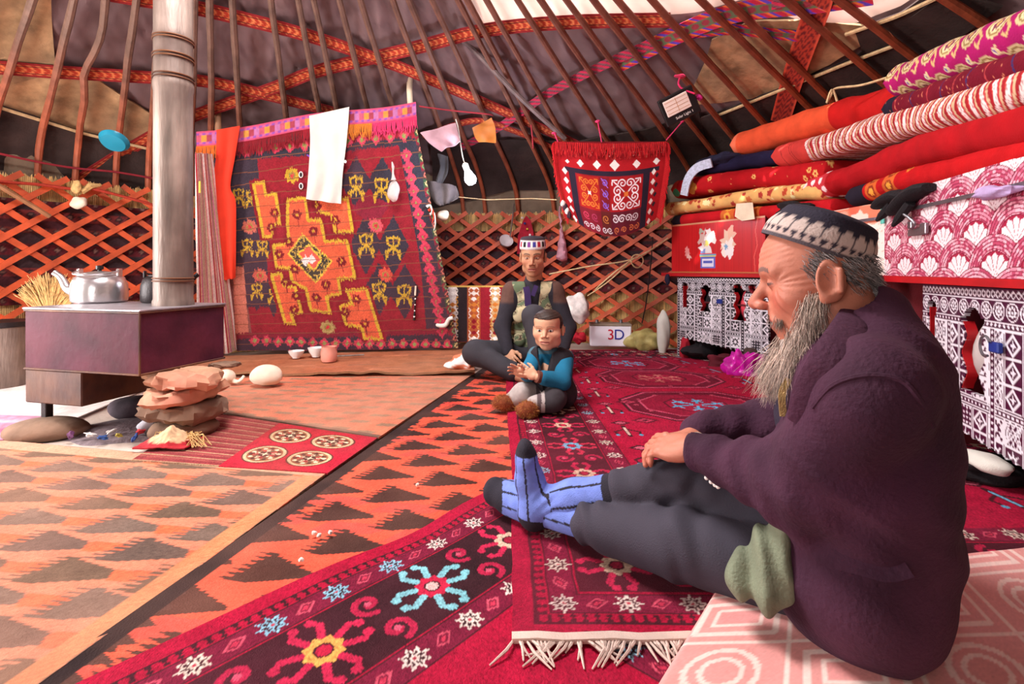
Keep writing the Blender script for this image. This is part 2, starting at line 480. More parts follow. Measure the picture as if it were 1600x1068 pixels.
wall_seg('wall_left', 135, 170, n=30); wall_seg('wall_left', 187, 225, n=30); wall_seg('wall_left', 170, 187, .78, 1.75, n=14)
D, S = np.meshgrid(np.linspace(-180, 180, 721), np.linspace(.0, 1.0, 170))
fold = .030 * noise2(D * .22 + S * 9, S * 5 - D * .05, 11) + .018 * noise2(D * .5 - S * 16, S * 12 + D * .12, 5, 1.6)
fold = fold + .014 * noise2(D * .9 + S * 30, S * 22 - D * .4, 21, 1.3) + .010 * (1 - np.abs(noise2(D * .55 - S * 26, S * 15 + D * .2, 23, 1.4))) ** 2
X = roof_pt(D, S, .092 + np.clip(fold, -.04, .10))
def _line(px):
    h_ = np.array([roof_hit(*p) for p in resample(px, 40)]); h_ = h_[np.argsort(h_[:, 0])]; return h_
WL1 = _line([(750, 49), (850, 40), (1000, 33), (1090, 26), (1180, 0), (1330, -50)]); WL2 = _line([(1200, 26), (1250, 42), (1330, 46), (1400, 20), (1470, -25)])
def in_white(d, s):
    a = (d >= WL1[0, 0]) & (d <= WL1[-1, 0]) & (s > np.interp(d, WL1[:, 0], WL1[:, 1]))
    return a | ((d >= WL2[0, 0]) & (d <= WL2[-1, 0]) & (s > np.interp(d, WL2[:, 0], WL2[:, 1])))
FX = grid_faces(*X.shape[:2]); dc = D.ravel()[FX].mean(1); sc_ = S.ravel()[FX].mean(1); hole = in_white(dc, sc_ - .012) & (sc_ < .985)   # single white cloth there, no brown canvas behind it
obj('ceiling', (X.reshape(-1, 3), FX[~hole]), m_canvas, kind='structure')
for WL in (WL1, WL2):
    dd = np.linspace(WL[0, 0] - .6, WL[-1, 0] + .6, 90); sb = np.interp(dd, WL[:, 0], WL[:, 1]); kk = np.linspace(0, 1, 24)[:, None]; SS = sb[None] * (1 - kk) + .99 * kk; DD = np.broadcast_to(dd, SS.shape)
    XX = roof_pt(DD, SS, .05 + .006 * noise2(DD * .5, SS * 9, 6)); sheet('ceiling', XX, m_white, thick=-.002, kind='structure')
rc = MB(); rc.lathe([(.0001, .16), (.4, .12), (.66, .02), (.70, .06), (.42, .17), (.0001, .2)], (RX, RY, RZ + .05), n=40)
obj('ceiling', rc, m_canvas, kind='structure')
def roof_patch(name, top, bot, material, off=.05, n=60, m=14, fold=.012, seed=1, **kw):
    """a felt or cloth laid on the roof poles between two lines"""
    T = [roof_hit(*p) for p in resample(top, n)]; Bt = [roof_hit(*p) for p in resample(bot, n)]
    T = np.array(T); Bt = np.array(Bt); k = np.linspace(0, 1, m)[:, None, None]; Q = T[None] * (1 - k) + Bt[None] * k
    X = roof_pt(Q[..., 0], Q[..., 1], off + fold * noise2(Q[..., 0] * .6, Q[..., 1] * 14, seed))
    return sheet(name, X, material, thick=-.012, kind='structure', **kw)
roof_patch('ceiling', [(-160, -120), (84, -60)], [(-160, 140), (-60, 165), (90, 120)], m_tan, seed=2)
roof_patch('ceiling', [(-80, 90), (60, 100), (150, 130), (245, 190)], [(-80, 160), (0, 175), (120, 215), (250, 245)], m_tan, seed=3, off=.052)
roof_patch('ceiling', [(-90, 150), (0, 170), (60, 188), (130, 210), (240, 236), (330, 246)], [(-90, 255), (40, 276), (240, 310), (330, 318)], m_dark, off=.03, seed=4)
roof_patch('ceiling', [(670, 222), (800, 222), (900, 225), (1010, 205), (1090, 180)], [(670, 330), (800, 300), (900, 300), (1010, 300), (1100, 280)], m_dark, off=.03, seed=5)
roof_patch('ceiling', [(1108, 70), (1170, 40), (1250, 40), (1345, 50)], [(1060, 172), (1180, 160), (1290, 110), (1350, 75)], m_tan, off=.045, seed=7)
roof_patch('ceiling', [(1000, 215), (1120, 180), (1190, 154), (1330, 98), (1475, -6)], [(1000, 300), (1150, 250), (1290, 190), (1420, 120), (1560, 20)], m_dark, off=.035, seed=9, fold=.02)
roof_patch('ceiling', [(1330, 55), (1400, 30), (1480, -25)], [(1345, 98), (1420, 60), (1520, 0)], m_dark, off=.04, seed=10, fold=.015)
sm_ = MB()
for pl in ([(1120, 182), (1190, 154), (1330, 98), (1400, 72)], [(1320, 56), (1400, 28), (1478, -8)], [(0, 170), (130, 210), (240, 236)]):
    q = [roof_pt(*roof_hit(*p), .012) for p in resample(pl, 16)]; sm_.tube(q, .011, 6)
obj('trim_1', sm_, m_rope, kind='structure')
ring = MB()
for rr_, hh in ((RR, .0), (RR + .03, .06)):
    ring.tube([(RX + rr_ * math.cos(a), RY + rr_ * math.sin(a), RZ + hh) for a in np.linspace(0, 2 * math.pi, 49)], .04, 8)
obj('roof_ring', ring, m_lat, label='round wooden crown ring that holds the upper ends of the roof poles', cat='roof ring')
# ------------------------------------------------------------------ roof poles, one thing each
pole_at = [(20, 90), (100, 60), (148, 75), (200, 95), (240, 150), (302, 100), (329, 100), (369, 100), (437, 100), (485, 100), (512, 100), (557, 100), (594, 100), (652, 100),
           (680, 100), (722, 100), (768, 100), (800, 130), (818, 100), (874, 100), (915, 100), (961, 100), (1000, 90), (1052, 100), (1112, 100), (1200, 101), (1244, 100), (1303, 60), (1375, 45), (1512, 18), (-50, 90), (-130, 60)]
pole_note = {0: 'roof pole nearest the left edge, before pale tan felt', 1: 'bent roof pole against tan felt, left of the kinked pole', 2: 'kinked roof pole rising behind the kettle', 3: 'roof pole that passes in front of the blue plate',
             4: 'roof pole mostly hidden behind the stovepipe', 5: 'thin dark roof pole just right of the stovepipe', 6: 'roof pole just left of the pale short post', 7: 'roof pole just right of the pale short post',
             8: 'roof pole rising left of the white towel', 9: 'roof pole rising behind the top of the white towel', 10: 'roof pole just right of the white towel', 11: 'roof pole between white towel and crossing of the red bands',
             12: 'roof pole left of the whitish centre post', 13: 'roof pole close right of the whitish centre post', 14: 'roof pole that runs down towards the hanging orange scrap', 15: 'roof pole passing the left of the light bulb',
             16: 'roof pole passing the right of the light bulb', 17: 'dark roof pole crossing the long grey stick', 18: 'roof pole starting at the left tip of the white sailcloth', 19: 'roof pole ending left of the red embroidered bag',
             20: 'roof pole from the white sailcloth to the left bag corner', 21: 'roof pole meeting the top middle of the red embroidered bag', 22: 'roof pole running behind the right half of the red bag', 23: 'roof pole left of the solar lamp, ending at the bag corner',
             24: 'roof pole the solar lamp hangs from', 25: 'roof pole right of the solar lamp', 26: 'roof pole ending above the terracotta quilt, left of the patterned strap', 27: 'roof pole crossing the wide red patterned strap',
             28: 'thick reddish roof pole ending at the rope loop', 29: 'orange roof pole nearest the top right corner', 30: 'roof pole outside the left edge', 31: 'roof pole farthest to the left'}
for i, (px, py) in enumerate(pole_at):
    d, _s = roof_hit(px, py); n = 30; ss = np.linspace(-.015, 1.0, n)
    wob = .10 * noise1(ss * 7 + i, i) * np.clip(ss * 5, 0, 1) * np.clip((1 - ss) * 4, 0, 1)
    if i == 2: wob = wob + .42 * np.exp(-((ss - .34) / .05) ** 2) - .3 * np.exp(-((ss - .46) / .07) ** 2)
    pts = roof_pt(d + wob * 1.6, ss, -.012)
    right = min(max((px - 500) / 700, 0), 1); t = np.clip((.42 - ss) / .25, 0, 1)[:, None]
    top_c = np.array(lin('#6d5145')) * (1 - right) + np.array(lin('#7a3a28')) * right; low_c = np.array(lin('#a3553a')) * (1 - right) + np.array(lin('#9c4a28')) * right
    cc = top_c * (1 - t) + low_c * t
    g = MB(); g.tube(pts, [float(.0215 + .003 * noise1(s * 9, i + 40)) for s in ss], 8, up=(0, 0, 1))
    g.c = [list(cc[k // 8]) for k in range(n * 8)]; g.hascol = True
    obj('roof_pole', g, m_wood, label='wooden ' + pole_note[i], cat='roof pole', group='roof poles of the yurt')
gs = MB(); q = [P(668, -30, 3.6), P(672, 14, 3.7), P(708, 50, 3.75), P(748, 86, 3.85), P(800, 140, 3.95), P(842, 180, 4.05), P(883, 217, 4.15)]
gs.tube(smooth_path(q, 24), .019, 8, col='#6f5d5c')
obj('stick', gs, m_wood, label='long grey stick slung across the roof poles at a flatter angle', cat='stick')
# ------------------------------------------------------------------ woven bands across the roof
def band_cols(kind, along, across, L):
    """along metres, across -1..1"""
    a, b = np.meshgrid(along, across, indexing='ij'); C = np.zeros(a.shape + (3,))
    if kind == 'braid':
        C[:] = lin('#a8321f'); ph = (a * 22 + np.abs(b) * .9) % 1
        C[(ph < .35) & (abs(b) < .7)] = lin('#d87a4a'); C[abs(b) > .72] = lin('#8a1f22'); C[(abs(b) > .45) & (abs(b) < .52)] = lin('#4d1718')
    elif kind == 'rope':
        C[:] = lin('#7a4a52'); ph = (a * 16 + b * .8) % 1; C[(ph < .5)] = lin('#c3284a'); C[(ph > .5) & (ph < .62)] = lin('#3a2c3c')
    elif kind == 'multi':
        C[:] = lin('#5c6a4c'); ph = (a * 12 + b * 1.1) % 1
        C[(abs(b) > .45)] = lin('#b8213e'); C[(abs(b) > .45) & (ph < .3)] = lin('#5a3aa8'); C[(abs(b) > .45) & (ph > .75)] = lin('#d9642c'); C[(abs(b) < .4) & (((a * 14) % 1 - .5) ** 2 + b * b < .12)] = lin('#8e2f3c')
    elif kind == 'maze':
        C[:] = lin('#b43a26'); ph = (a * 14 + np.abs(((b * 1.5) % 1) - .5) * 2) % 1
        C[ph < .42] = lin('#6e1a1c'); C[abs(b) > .84] = lin('#d2523a')
    return C
def ribbon(name, pts, nrm, width, kind, label, sag=0, thick=.004, cat='woven band', mat_=None):
    pts = np.asarray(pts); n = len(pts); t = np.gradient(pts, axis=0); t /= np.linalg.norm(t, axis=1, keepdims=True) + 1e-9
    nrm = np.broadcast_to(np.asarray(nrm, float), pts.shape); s = np.cross(t, nrm); s /= np.linalg.norm(s, axis=1, keepdims=True) + 1e-9
    acr = np.linspace(-1, 1, 17); X = pts[:, None, :] + s[:, None, :] * (acr[None, :, None] * width / 2)
    L = np.concatenate([[0], np.cumsum(np.linalg.norm(np.diff(pts, axis=0), axis=1))])
    return sheet(name, X, mat_ or m_band, band_cols(kind, L, acr, L[-1]), thick=thick, label=label, cat=cat, group='woven bands across the roof')
def roof_band(pix, width, kind, label, off=.03):
    L = int(np.sum(np.linalg.norm(np.diff(np.asarray(pix, float), axis=0), axis=1)) / 3) + 8
    hs = np.array([roof_hit(*p) for p in smooth_path(pix, 40)])
    hs = resample(hs * np.array([1, 60.0]), L) / np.array([1, 60.0])
    p = roof_pt(hs[:, 0], hs[:, 1], off); nrm = roof_pt(hs[:, 0], hs[:, 1], off + .1) - p
    return ribbon('woven_band', p, nrm, width, kind, label)
roof_band([(140, -12), (235, 4), (310, 16), (470, 55), (590, 95), (650, 118), (760, 165), (850, 205), (900, 228)], .10, 'braid', 'long red braided band sloping down from top left to the middle', .026)
roof_band([(-60, 108), (0, 110), (80, 116), (240, 125), (330, 132), (430, 155), (560, 188)], .10, 'braid', 'red braided band running level at left behind the stovepipe', .030)
roof_band([(105, 300), (130, 282), (240, 215), (310, 182), (430, 140), (500, 113), (640, 80), (760, 50), (900, 38), (1045, 36)], .10, 'braid', 'red braided band climbing from the lattice at left to the white sailcloth', .034)
roof_band([(720, 232), (780, 200), (870, 140), (1000, 78), (1100, 40), (1230, 2)], .07, 'rope', 'narrow pink twisted band climbing towards top right', .022)
roof_band([(960, 105), (1060, 55), (1150, 22), (1270, 8), (1360, -6)], .12, 'multi', 'green and red striped band under the white sailcloth at top right', .016)
roof_band([(1040, 62), (1130, 50), (1200, 56), (1260, 62)], .07, 'multi', 'short red and orange band lying below the green striped one', .024)
roof_band([(1218, 192), (1236, 130), (1256, 70), (1275, 18), (1282, -12)], .13, 'maze', 'wide red strap with a maze pattern hanging down the right slope', .010)
roof_band([(660, 215), (740, 190), (800, 205), (880, 240)], .06, 'braid', 'short red band dipping behind the hanging orange scrap', .016)
# ------------------------------------------------------------------ reed screens, cloths behind the lattice, lattice
def reed(name, d0, d1, label):
    n = int((d1 - d0) * math.radians(1) * 3.4 / .0055); dd = np.linspace(d0, d1, n); zz = np.linspace(.0, 1, 9)
    D, Z = np.meshgrid(dd, zz); ph = np.arange(n) % 2; jit = rng.normal(size=n) * .012
    Zt = Z * (wall_top(D) + .03 + jit[None, :]); X = wall_pt(D, Zt, .045 + .006 * ph[None, :])
    c = np.array(lin('#d6b278'))[None, None] * (1 + .22 * rng.standard_normal((1, n, 1)) * np.ones((9, 1, 1)))
    for k in (1, 3, 5, 7): c[k] *= .8
    sheet(name, X, m_reed, np.clip(c, .02, 1), label=label, cat='reed screen', smooth=False)
reed('reed_screen', 40, 108, 'straw reed screen standing behind the lattice at the back')
reed('reed_screen', 120, 169, 'straw reed screen standing behind the lattice at left')
def wall_cloth(d0, d1, z0, z1, seed, label):
    W_ = math.radians(d1 - d0) * 3.35; c = Canvas(W_, z1 - z0, 90, '#4a1a1e'); r_ = np.random.default_rng(seed); y = 0; pal = ['#5e1a22', '#3a2226', '#6b2a24', '#42191f', '#7a3030', '#38262a']
    k = 0
    while y < z1 - z0:
        h_ = float(r_.uniform(.03, .09)); c.rect(0, y, W_, y + h_, pal[k % 6])
        if k % 2 == 0:
            x = 0.02
            while x < W_:
                c.diamond(x, y + h_ / 2, .03, h_ * .42, pal[(k + 3) % 6]); c.diamond(x, y + h_ / 2, .014, h_ * .2, '#7a5a50'); x += .075
        y += h_; k += 1
    c.speckle(.12, seed); D, Z = np.meshgrid(np.linspace(d1, d0, c.W), np.linspace(z0, z1, c.H)); D, Z = D, Z
    X = wall_pt(D, Z, .075 + .006 * noise2(D * .8, Z * 4, seed)); sheet('wall_hanging', X, m_cloth, c.a, thick=.004, label=label, cat='wall hanging')
wall_cloth(46, 108, .52, 1.13, 21, 'dark maroon woven hanging behind the lattice at the back')
wall_cloth(122, 168, .50, 1.24, 22, 'dark brown patterned hanging behind the lattice at left')
def lattice(d0, d1, label):
    t = thing('lattice_panel', label, 'lattice wall', tuple(wall_pt((d0 + d1) / 2, 0, .1)), 'folding lattice panels')
    step = math.degrees(.262 / 3.38); run = math.degrees(1.27 / .66 / 3.38); k0 = int(math.floor((d0 - run) / step)); k1 = int(math.ceil((d1 + run) / step))
    for sg in (1, -1):
        for k in range(k0, k1 + 1):
            n = 14; z01 = np.linspace(0, 1, n); dd = k * step + (sg * run * z01 if sg > 0 else run * (1 - z01) - run)
            dd = k * step + sg * run * (z01 - (0 if sg > 0 else 0)); ok = (dd >= d0) & (dd <= d1)
            if ok.sum() < 2: continue
            zf = np.linspace(z01[ok][0], z01[ok][-1], 12); df = k * step + sg * run * zf; zz = .03 + zf * (wall_top(df) + .03 - .03)
            ins = .112 if sg > 0 else .128; p = wall_pt(df, zz, ins); c2 = np.array([CX, CY])
            g = MB(); g.bar([Vector(q) for q in p], .040, .014, lambda i, p=p: (CX - p[i][0], CY - p[i][1], 0)); obj('slat', g, m_lat, t, smooth=False)
    # knots of hide where the slats cross are part of the slats' surface; the foot rail below
lattice(124, 169, 'red painted wooden lattice wall panel at left behind the stove')
lattice(47, 105, 'red painted wooden lattice wall panel at the back behind the seated man')
# ================================================================== rugs on the floor
m_rug = mat('wool_pile', attr=True, var=.16, vscale=16, bump=.55, bscale=330, rough=.98, spec=.1, dust='#a04058', dust_amt=.10)
m_kilim = mat('flat_weave', attr=True, var=.16, vscale=9, bump=.45, bscale=240, rough=.98, spec=.1, dust='#b08070', dust_amt=.13)
m_fringe = mat('wool_fringe', '#cbb2a6', var=.2, bump=.4, bscale=300)
RED, DUSK, BLK, CREAM, CYAN = '#a01030', '#6e1830', '#2e191d', '#cdb096', '#78b8c2'
def scroll_flower(c, x, y, r, arm, mid, core, a0=0.0, n=8):
    for k in range(n):
        a = a0 + 2 * math.pi * k / n; ca, sa = math.cos(a), math.sin(a); q = 1 if k % 2 else -1
        c.stroke([(x + ca * r * .3, y + sa * r * .3), (x + ca * r * .78, y + sa * r * .78)], r * .17, arm)
        hook = [(x + ca * r * .78, y + sa * r * .78)] + [(x + (ca * math.cos(t) * .98 - q * sa * math.sin(t) * .98) * r * (.8 + .22 * math.sin(3.3 * t)), y + (sa * math.cos(t) + q * ca * math.sin(t)) * r * (.8 + .22 * math.sin(3.3 * t))) for t in np.linspace(.02, .20, 5)]
        c.stroke(hook, r * .13, arm)
        c.disc(hook[-1][0], hook[-1][1], r * .115, arm)
    c.flower(x, y, r * .42, 8, mid, None, depth=.25); c.disc(x, y, r * .2, BLK); c.disc(x, y, r * .15, core)
def bstar(c, x, y, r, a='#d8c6bb', b=BLK, a0=0.0):
    c.star(x, y, r, 8, a, .55, a0); c.star(x, y, r * .72, 8, b, .5, a0); c.flower(x, y, r * .34, 8, a); c.disc(x, y, r * .13, '#b03a4a')
def carpet_border(c, x0, y0, x1, y1, seed):
    r_ = np.random.default_rng(seed)
    def ring(d0, d1, col):
        c.rect(x0 + d0, y0 + d0, x1 - d0, y1 - d0, col)
    ring(0, 0, RED); ring(.046, 0, BLK); ring(.052, 0, RED)
    def along(d, step, f):
        for side in range(4):
            a, b = ((x0 + d, y0 + d), (x1 - d, y0 + d)) if side == 0 else ((x1 - d, y0 + d), (x1 - d, y1 - d)) if side == 1 else ((x1 - d, y1 - d), (x0 + d, y1 - d)) if side == 2 else ((x0 + d, y1 - d), (x0 + d, y0 + d))
            L = math.hypot(b[0] - a[0], b[1] - a[1]); n = max(1, round(L / step)); e = ((b[0] - a[0]) / L, (b[1] - a[1]) / L); nn = (-e[1], e[0])
            for k in range(n): f(a[0] + e[0] * L * k / n, a[1] + e[1] * L * k / n, e, nn, k + side)
    def tooth(x, y, e, nn, k):
        c.poly([(x - e[0] * .007, y - e[1] * .007), (x + e[0] * .007, y + e[1] * .007), (x + nn[0] * .017, y + nn[1] * .017)], BLK); c.disc(x + nn[0] * .017, y + nn[1] * .017, .006, BLK)
    along(.053, .025, tooth)
    ring(.078, 0, BLK); ring(.081, 0, DUSK); ring(.141, 0, BLK); ring(.145, 0, RED); ring(.150, 0, BLK)
    def star(x, y, e, nn, k):
        bstar(c, x, y, .034, ['#d9c8be', '#7fb4c9', '#cfc0b0'][(k // 3) % 3])
        mx, my = x + e[0] * .072, y + e[1] * .072
        for s_, cl in ((.026, '#c04a5e'), (.018, DUSK), (.010, '#b8324a')): c.poly([(mx - e[0] * s_ - nn[0] * s_ * .3, my - e[1] * s_ - nn[1] * s_ * .3), (mx + nn[0] * s_ * .7, my + nn[1] * s_ * .7), (mx + e[0] * s_ + nn[0] * s_ * .3, my + e[1] * s_ + nn[1] * s_ * .3), (mx - nn[0] * s_ * .7, my - nn[1] * s_ * .7)], cl)
    along(.111, .145, star)
    kinds = [('#b82446', CREAM, '#9c2038'), (CYAN, '#b8203e', '#c9a6a0'), ('#b82446', '#e0a050', '#b8203e'), (CREAM, '#b8203e', CREAM), ('#b82446', CREAM, '#b8203e'), ('#c23048', '#5fb0d0', '#b8203e')]
    def flow(x, y, e, nn, k):
        kk = kinds[k % 6]; scroll_flower(c, x, y, .098, *kk, a0=math.atan2(e[1], e[0]) + .39)
        mx, my = x + e[0] * .137, y + e[1] * .137
        for q in (1, -1):
            bx, by = mx + nn[0] * q * .055, my + nn[1] * q * .055
            c.spiral(bx, by, .036, .015, '#a82040', math.atan2(nn[1], nn[0]), 1.1, q); c.disc(bx, by, .008, '#c85068')
    along(.256, .274, flow)
    ring(.362, 0, RED); ring(.366, 0, BLK); ring(.370, 0, DUSK); along(.405, .145, star); ring(.437, 0, BLK); ring(.441, 0, RED)
def carpet_sheet(name, c, fx, material, z=.012, thick=.012, wav=.004, seed=1, parent=None, **kw):
    U, V = np.meshgrid(c.xs, c.ys); X = fx(U, V); X = np.concatenate([X, (z + wav * noise2(X[..., 0] * 3, X[..., 1] * 3, seed))[..., None]], -1)
    return sheet(name, X, material, c.a, thick=thick, nrm=(0, 0, 1), parent=parent, **kw)
# --- the big red carpet
mc = Canvas(2.2, 3.62, 40, RED)
mc.xs = np.linspace(0, 2.2, 520); mc.ys = np.geomspace(1.0, 4.62, 440) - 1.0; mc.W, mc.H = 520, 440
mc.a = np.empty((440, 520, 3), np.float32); mc.a[:] = lin(RED)
carpet_border(mc, 0, 0, 2.2, 3.62, 3)
mc.rect(.47, .47, 1.73, 3.15, '#a41234')
def medallion(c, x, y, rx, ry, mid):
    def octo(a, b): return [(x - a, y - b * .4), (x - a * .55, y - b), (x + a * .55, y - b), (x + a, y - b * .4), (x + a, y + b * .4), (x + a * .55, y + b), (x - a * .55, y + b), (x - a, y + b * .4)]
    c.poly(octo(rx, ry), BLK); c.poly(octo(rx * .96, ry * .95), '#c04a68'); c.poly(octo(rx * .92, ry * .9), '#5e1426'); c.poly(octo(rx * .74, ry * .72), '#c8506c'); c.poly(octo(rx * .71, ry * .69), '#8a1632')
    for k in range(12):
        a = 2 * math.pi * k / 12; c.star(x + rx * .82 * math.cos(a), y + ry * .8 * math.sin(a), .018, 6, '#b84a5e')
    c.poly(octo(rx * .42, ry * .45), '#4a1420'); c.poly(octo(rx * .39, ry * .41), '#981a38')
    for k in range(6):
        a = math.pi * k / 3 + .3; ex, ey = x + rx * .3 * math.cos(a), y + ry * .3 * math.sin(a)
        c.stroke([(x, y), (ex, ey)], .016, mid); c.stroke([(ex - .03, ey - .02), (ex, ey), (ex + .02, ey - .035)], .014, mid); c.stroke([(ex + .03, ey + .01), (ex, ey), (ex - .01, ey + .03)], .012, mid)
    c.disc(x, y, .025, '#c23a56')
for k, (y, md) in enumerate(((.98, '#d8a080'), (1.74, '#45b4dc'), (2.42, '#c8786e'), (2.95, '#45b4dc'))): medallion(mc, 1.02, y, .40, .30, md)
for y in np.arange(.62, 3.2, .34):
    for x, cl in ((.53, '#d8b8a8'), (1.56, '#6aaed0')):
        mc.stroke([(x, y - .07), (x, y + .07)], .022, BLK); mc.stroke([(x, y - .05), (x, y + .05)], .012, cl); mc.diamond(x, y + .12, .05, .035, BLK); mc.diamond(x, y + .12, .03, .02, '#c85a70')
        for q in (-1, 1): mc.stroke([(x + q * .015, y + .02), (x + q * .055, y - .01), (x + q * .05, y - .05)], .012, BLK); mc.disc(x + q * .05, y - .055, .01, '#4fa8cc')
for y in np.arange(.78, 3.2, .34):
    for x in (.66, 1.4):
        mc.diamond(x, y, .07, .05, '#5a1424'); mc.diamond(x, y, .045, .03, '#c0405a'); mc.diamond(x, y, .02, .014, '#3a1420')
mc.speckle(.2, 4); mc.fade('#7a1a30', 2.6, 0, .35, 5)
o_mc = carpet_sheet('carpet', mc, lambda u, v: np.stack([u * (1 - .22 * np.clip((v - 2.4) / 1.2, 0, 1)) - .035 * np.clip((v - .8) / 1.2, 0, 1) + .004 * noise1(v * 9, 3) * (u < .3), 1.0 + v], -1), m_rug, z=.024, thick=.012, seed=3,
             label='large red carpet with flower border that the men and toddler sit on', cat='carpet')
fr = MB(); r_ = np.random.default_rng(5)
for k in range(300):
    x = .005 + .0072 * k; L = r_.uniform(.03, .075); a = .55 * math.sin(k * .37) + .25 * r_.normal() - .15; cl = (k // 6) % 3
    fr.tube([(x, 1.003, .026), (x + math.sin(a) * L * .5, 1.0 - L * .5, .029 + r_.uniform(0, .004)), (x + math.sin(a * 1.6) * L, 1.0 - L * math.cos(a), .022)], [.0026, .0034, .0016], 5)
fr.bar([(.0 + .05 * k, 1.002 + .003 * math.sin(k * 2.1), .029) for k in range(44)], .020, .010, (0, 0, 1))
obj('fringe', fr, m_fringe, o_mc, label='pale woollen fringe')
# --- the carpet under it, laid askew
e1 = np.array([-.66, -.75]); e1 = e1 / np.linalg.norm(e1); n1 = np.array([-e1[1], e1[0]]); O1 = np.array([-.48, 1.24]) - e1 * .62
uc = Canvas(1.75, 1.15, 265, RED); carpet_border(uc, -.06, 0, 2.6, 2.4, 6)
for (u, v) in ((.75, .68), (1.15, .72), (.95, 1.0), (.45, .9)):
    uc.diamond(u, v, .14, .1, BLK); uc.diamond(u, v, .11, .075, '#b02a48'); uc.diamond(u, v, .05, .035, '#4fa8b8')
uc.speckle(.18, 8); uc.fade('#7a2038', 2.5, 0, .28, 9)
def f_uc(u, v):
    d = u[..., None] * e1 + v[..., None] * n1 + O1
    return d + (.03 * np.exp(-((u - .35) / .16) ** 2) * np.exp(-(v / .12) ** 2))[..., None] * n1
carpet_sheet('carpet', uc, f_uc, m_rug, z=.016, thick=.010, wav=.0025, seed=9, label='red carpet with pale blue flower lying askew under the larger one, nearest the viewer', cat='carpet')
# --- flat weaves
def serrated(c, x, y, w_, h_, col, d=1):
    """dark flame with a comb edge, pointing along +x"""
    n = 7; p = []
    for k in range(n):
        t0 = -1 + 2 * k / n; t1 = -1 + 2 * (k + .5) / n; lean = -.25 * w_
        p += [(x + d * (0 + .10 * w_ * t0), y + t0 * h_), (x + d * (lean + .10 * w_ * t1), y + t1 * h_)]
    p += [(x + d * .1 * w_, y + h_)]
    m = 9
    for k in range(m):
        t0 = k / m; t1 = (k + .55) / m
        p += [(x + d * w_ * (.1 + .9 * t1), y + h_ * (1 - t0) * .9 + .0), (x + d * w_ * (.1 + .9 * t1), y + h_ * (1 - t1) * .8)]
    p += [(x + d * w_, y - h_ * .1), (x + d * .1 * w_, y - h_)]
    c.poly(p, col)
kc = Canvas(1.15, 3.6, 40, '#e0583a'); kc.xs = np.linspace(0, 1.15, 300); kc.ys = np.geomspace(.75, 4.35, 520) - .75; kc.W, kc.H = 300, 520
kc.a = np.empty((520, 300, 3), np.float32); kc.a[:] = lin('#d8503a')
i = 0
for y in np.arange(-.05, 3.7, .15):
    for x in np.arange(-.1, 1.2, .235):
        xx = x + (.5 * .235 if i % 2 else 0)
        if i % 4 in (1, 2): kc.poly([(xx - .1, y + .02), (xx + .09, y + .055), (xx + .14, y + .11), (xx - .06, y + .1)], '#c8483e')
        serrated(kc, xx, y, .175, .066, '#33211f', 1)
    i += 1
kc.rect(0, 0, .045, 3.7, '#3a2a28')
for y in np.arange(0, 3.6, .05): kc.poly([(.044, y), (.075 + .03 * math.sin(y * 9), y + .02), (.044, y + .04)], '#3a2a28')
kc.speckle(.14, 3); kc.fade('#c8785c', 2.0, 0, .14, 4)
kc.rect(0, 0, .05, 3.7, '#2c2020')
e2 = np.array([.215, .977]); e2 /= np.linalg.norm(e2); e2n = np.array([e2[1], -e2[0]]); O2 = np.array([-.815 - .215 * .36, .77])
carpet_sheet('kilim_rug', kc, lambda u, v: u[..., None] * e2n + v[..., None] * e2 + O2, m_kilim, z=.009, thick=.005, wav=.002, seed=4, label='orange flat woven rug with rows of black serrated triangles', cat='rug')
def quad_rug(name, c, BL, BR, TR, TL, material, z, thick, label, seed=1, wav=.002, cat='rug'):
    A, B, C_, D_ = [np.array(q[:2]) for q in (BL, BR, TR, TL)]
    def f(u, v):
        s = (u / c.w)[..., None]; t = (v / c.h)[..., None]
        return A * (1 - s) * (1 - t) + B * s * (1 - t) + C_ * s * t + D_ * (1 - s) * t
    return carpet_sheet(name, c, f, material, z=z, thick=thick, wav=wav, seed=seed, label=label, cat=cat)
fc = Canvas(1.9, 1.7, 170, '#c8745a'); r_ = np.random.default_rng(2); i = 0
for y in np.arange(-.1, 1.8, .12):
    for x in np.arange(-.2, 2.0, .29):
        xx = x + .11 * i % .29
        serrated(fc, xx, y + .05, .235, .056 + .012 * r_.random(), ['#5a4840', '#66544a', '#5e4a3c'][i % 3], 1)
        fc.poly([(xx + .18, y + .02), (xx + .3, y + .03), (xx + .27, y + .075), (xx + .16, y + .07)], '#d8603e')
    i += 1
fc.rect(1.84, 0, 1.9, 1.7, '#c87850'); fc.rect(0, 1.62, 1.9, 1.7, '#b88a70')
fc.speckle(.13, 3); fc.fade('#bc8a74', 1.7, .0, .48, 6)
quad_rug('kilim_rug', fc, (-2.7, .45), (-.93, .45), (-.665, 1.89), (-2.75, 2.33), m_kilim, .011, .006, 'faded pink and brown flat woven rug at lower left', 3)
pc = Canvas(1.0, .6, 330, '#8c3a3a')
for k in range(30): pc.rect(0, k * .02, .5, k * .02 + .009, ['#a88a6c', '#7a2c34', '#94504a'][k % 3])
pc.rect(.46, 0, 1.0, .6, '#b01c30')
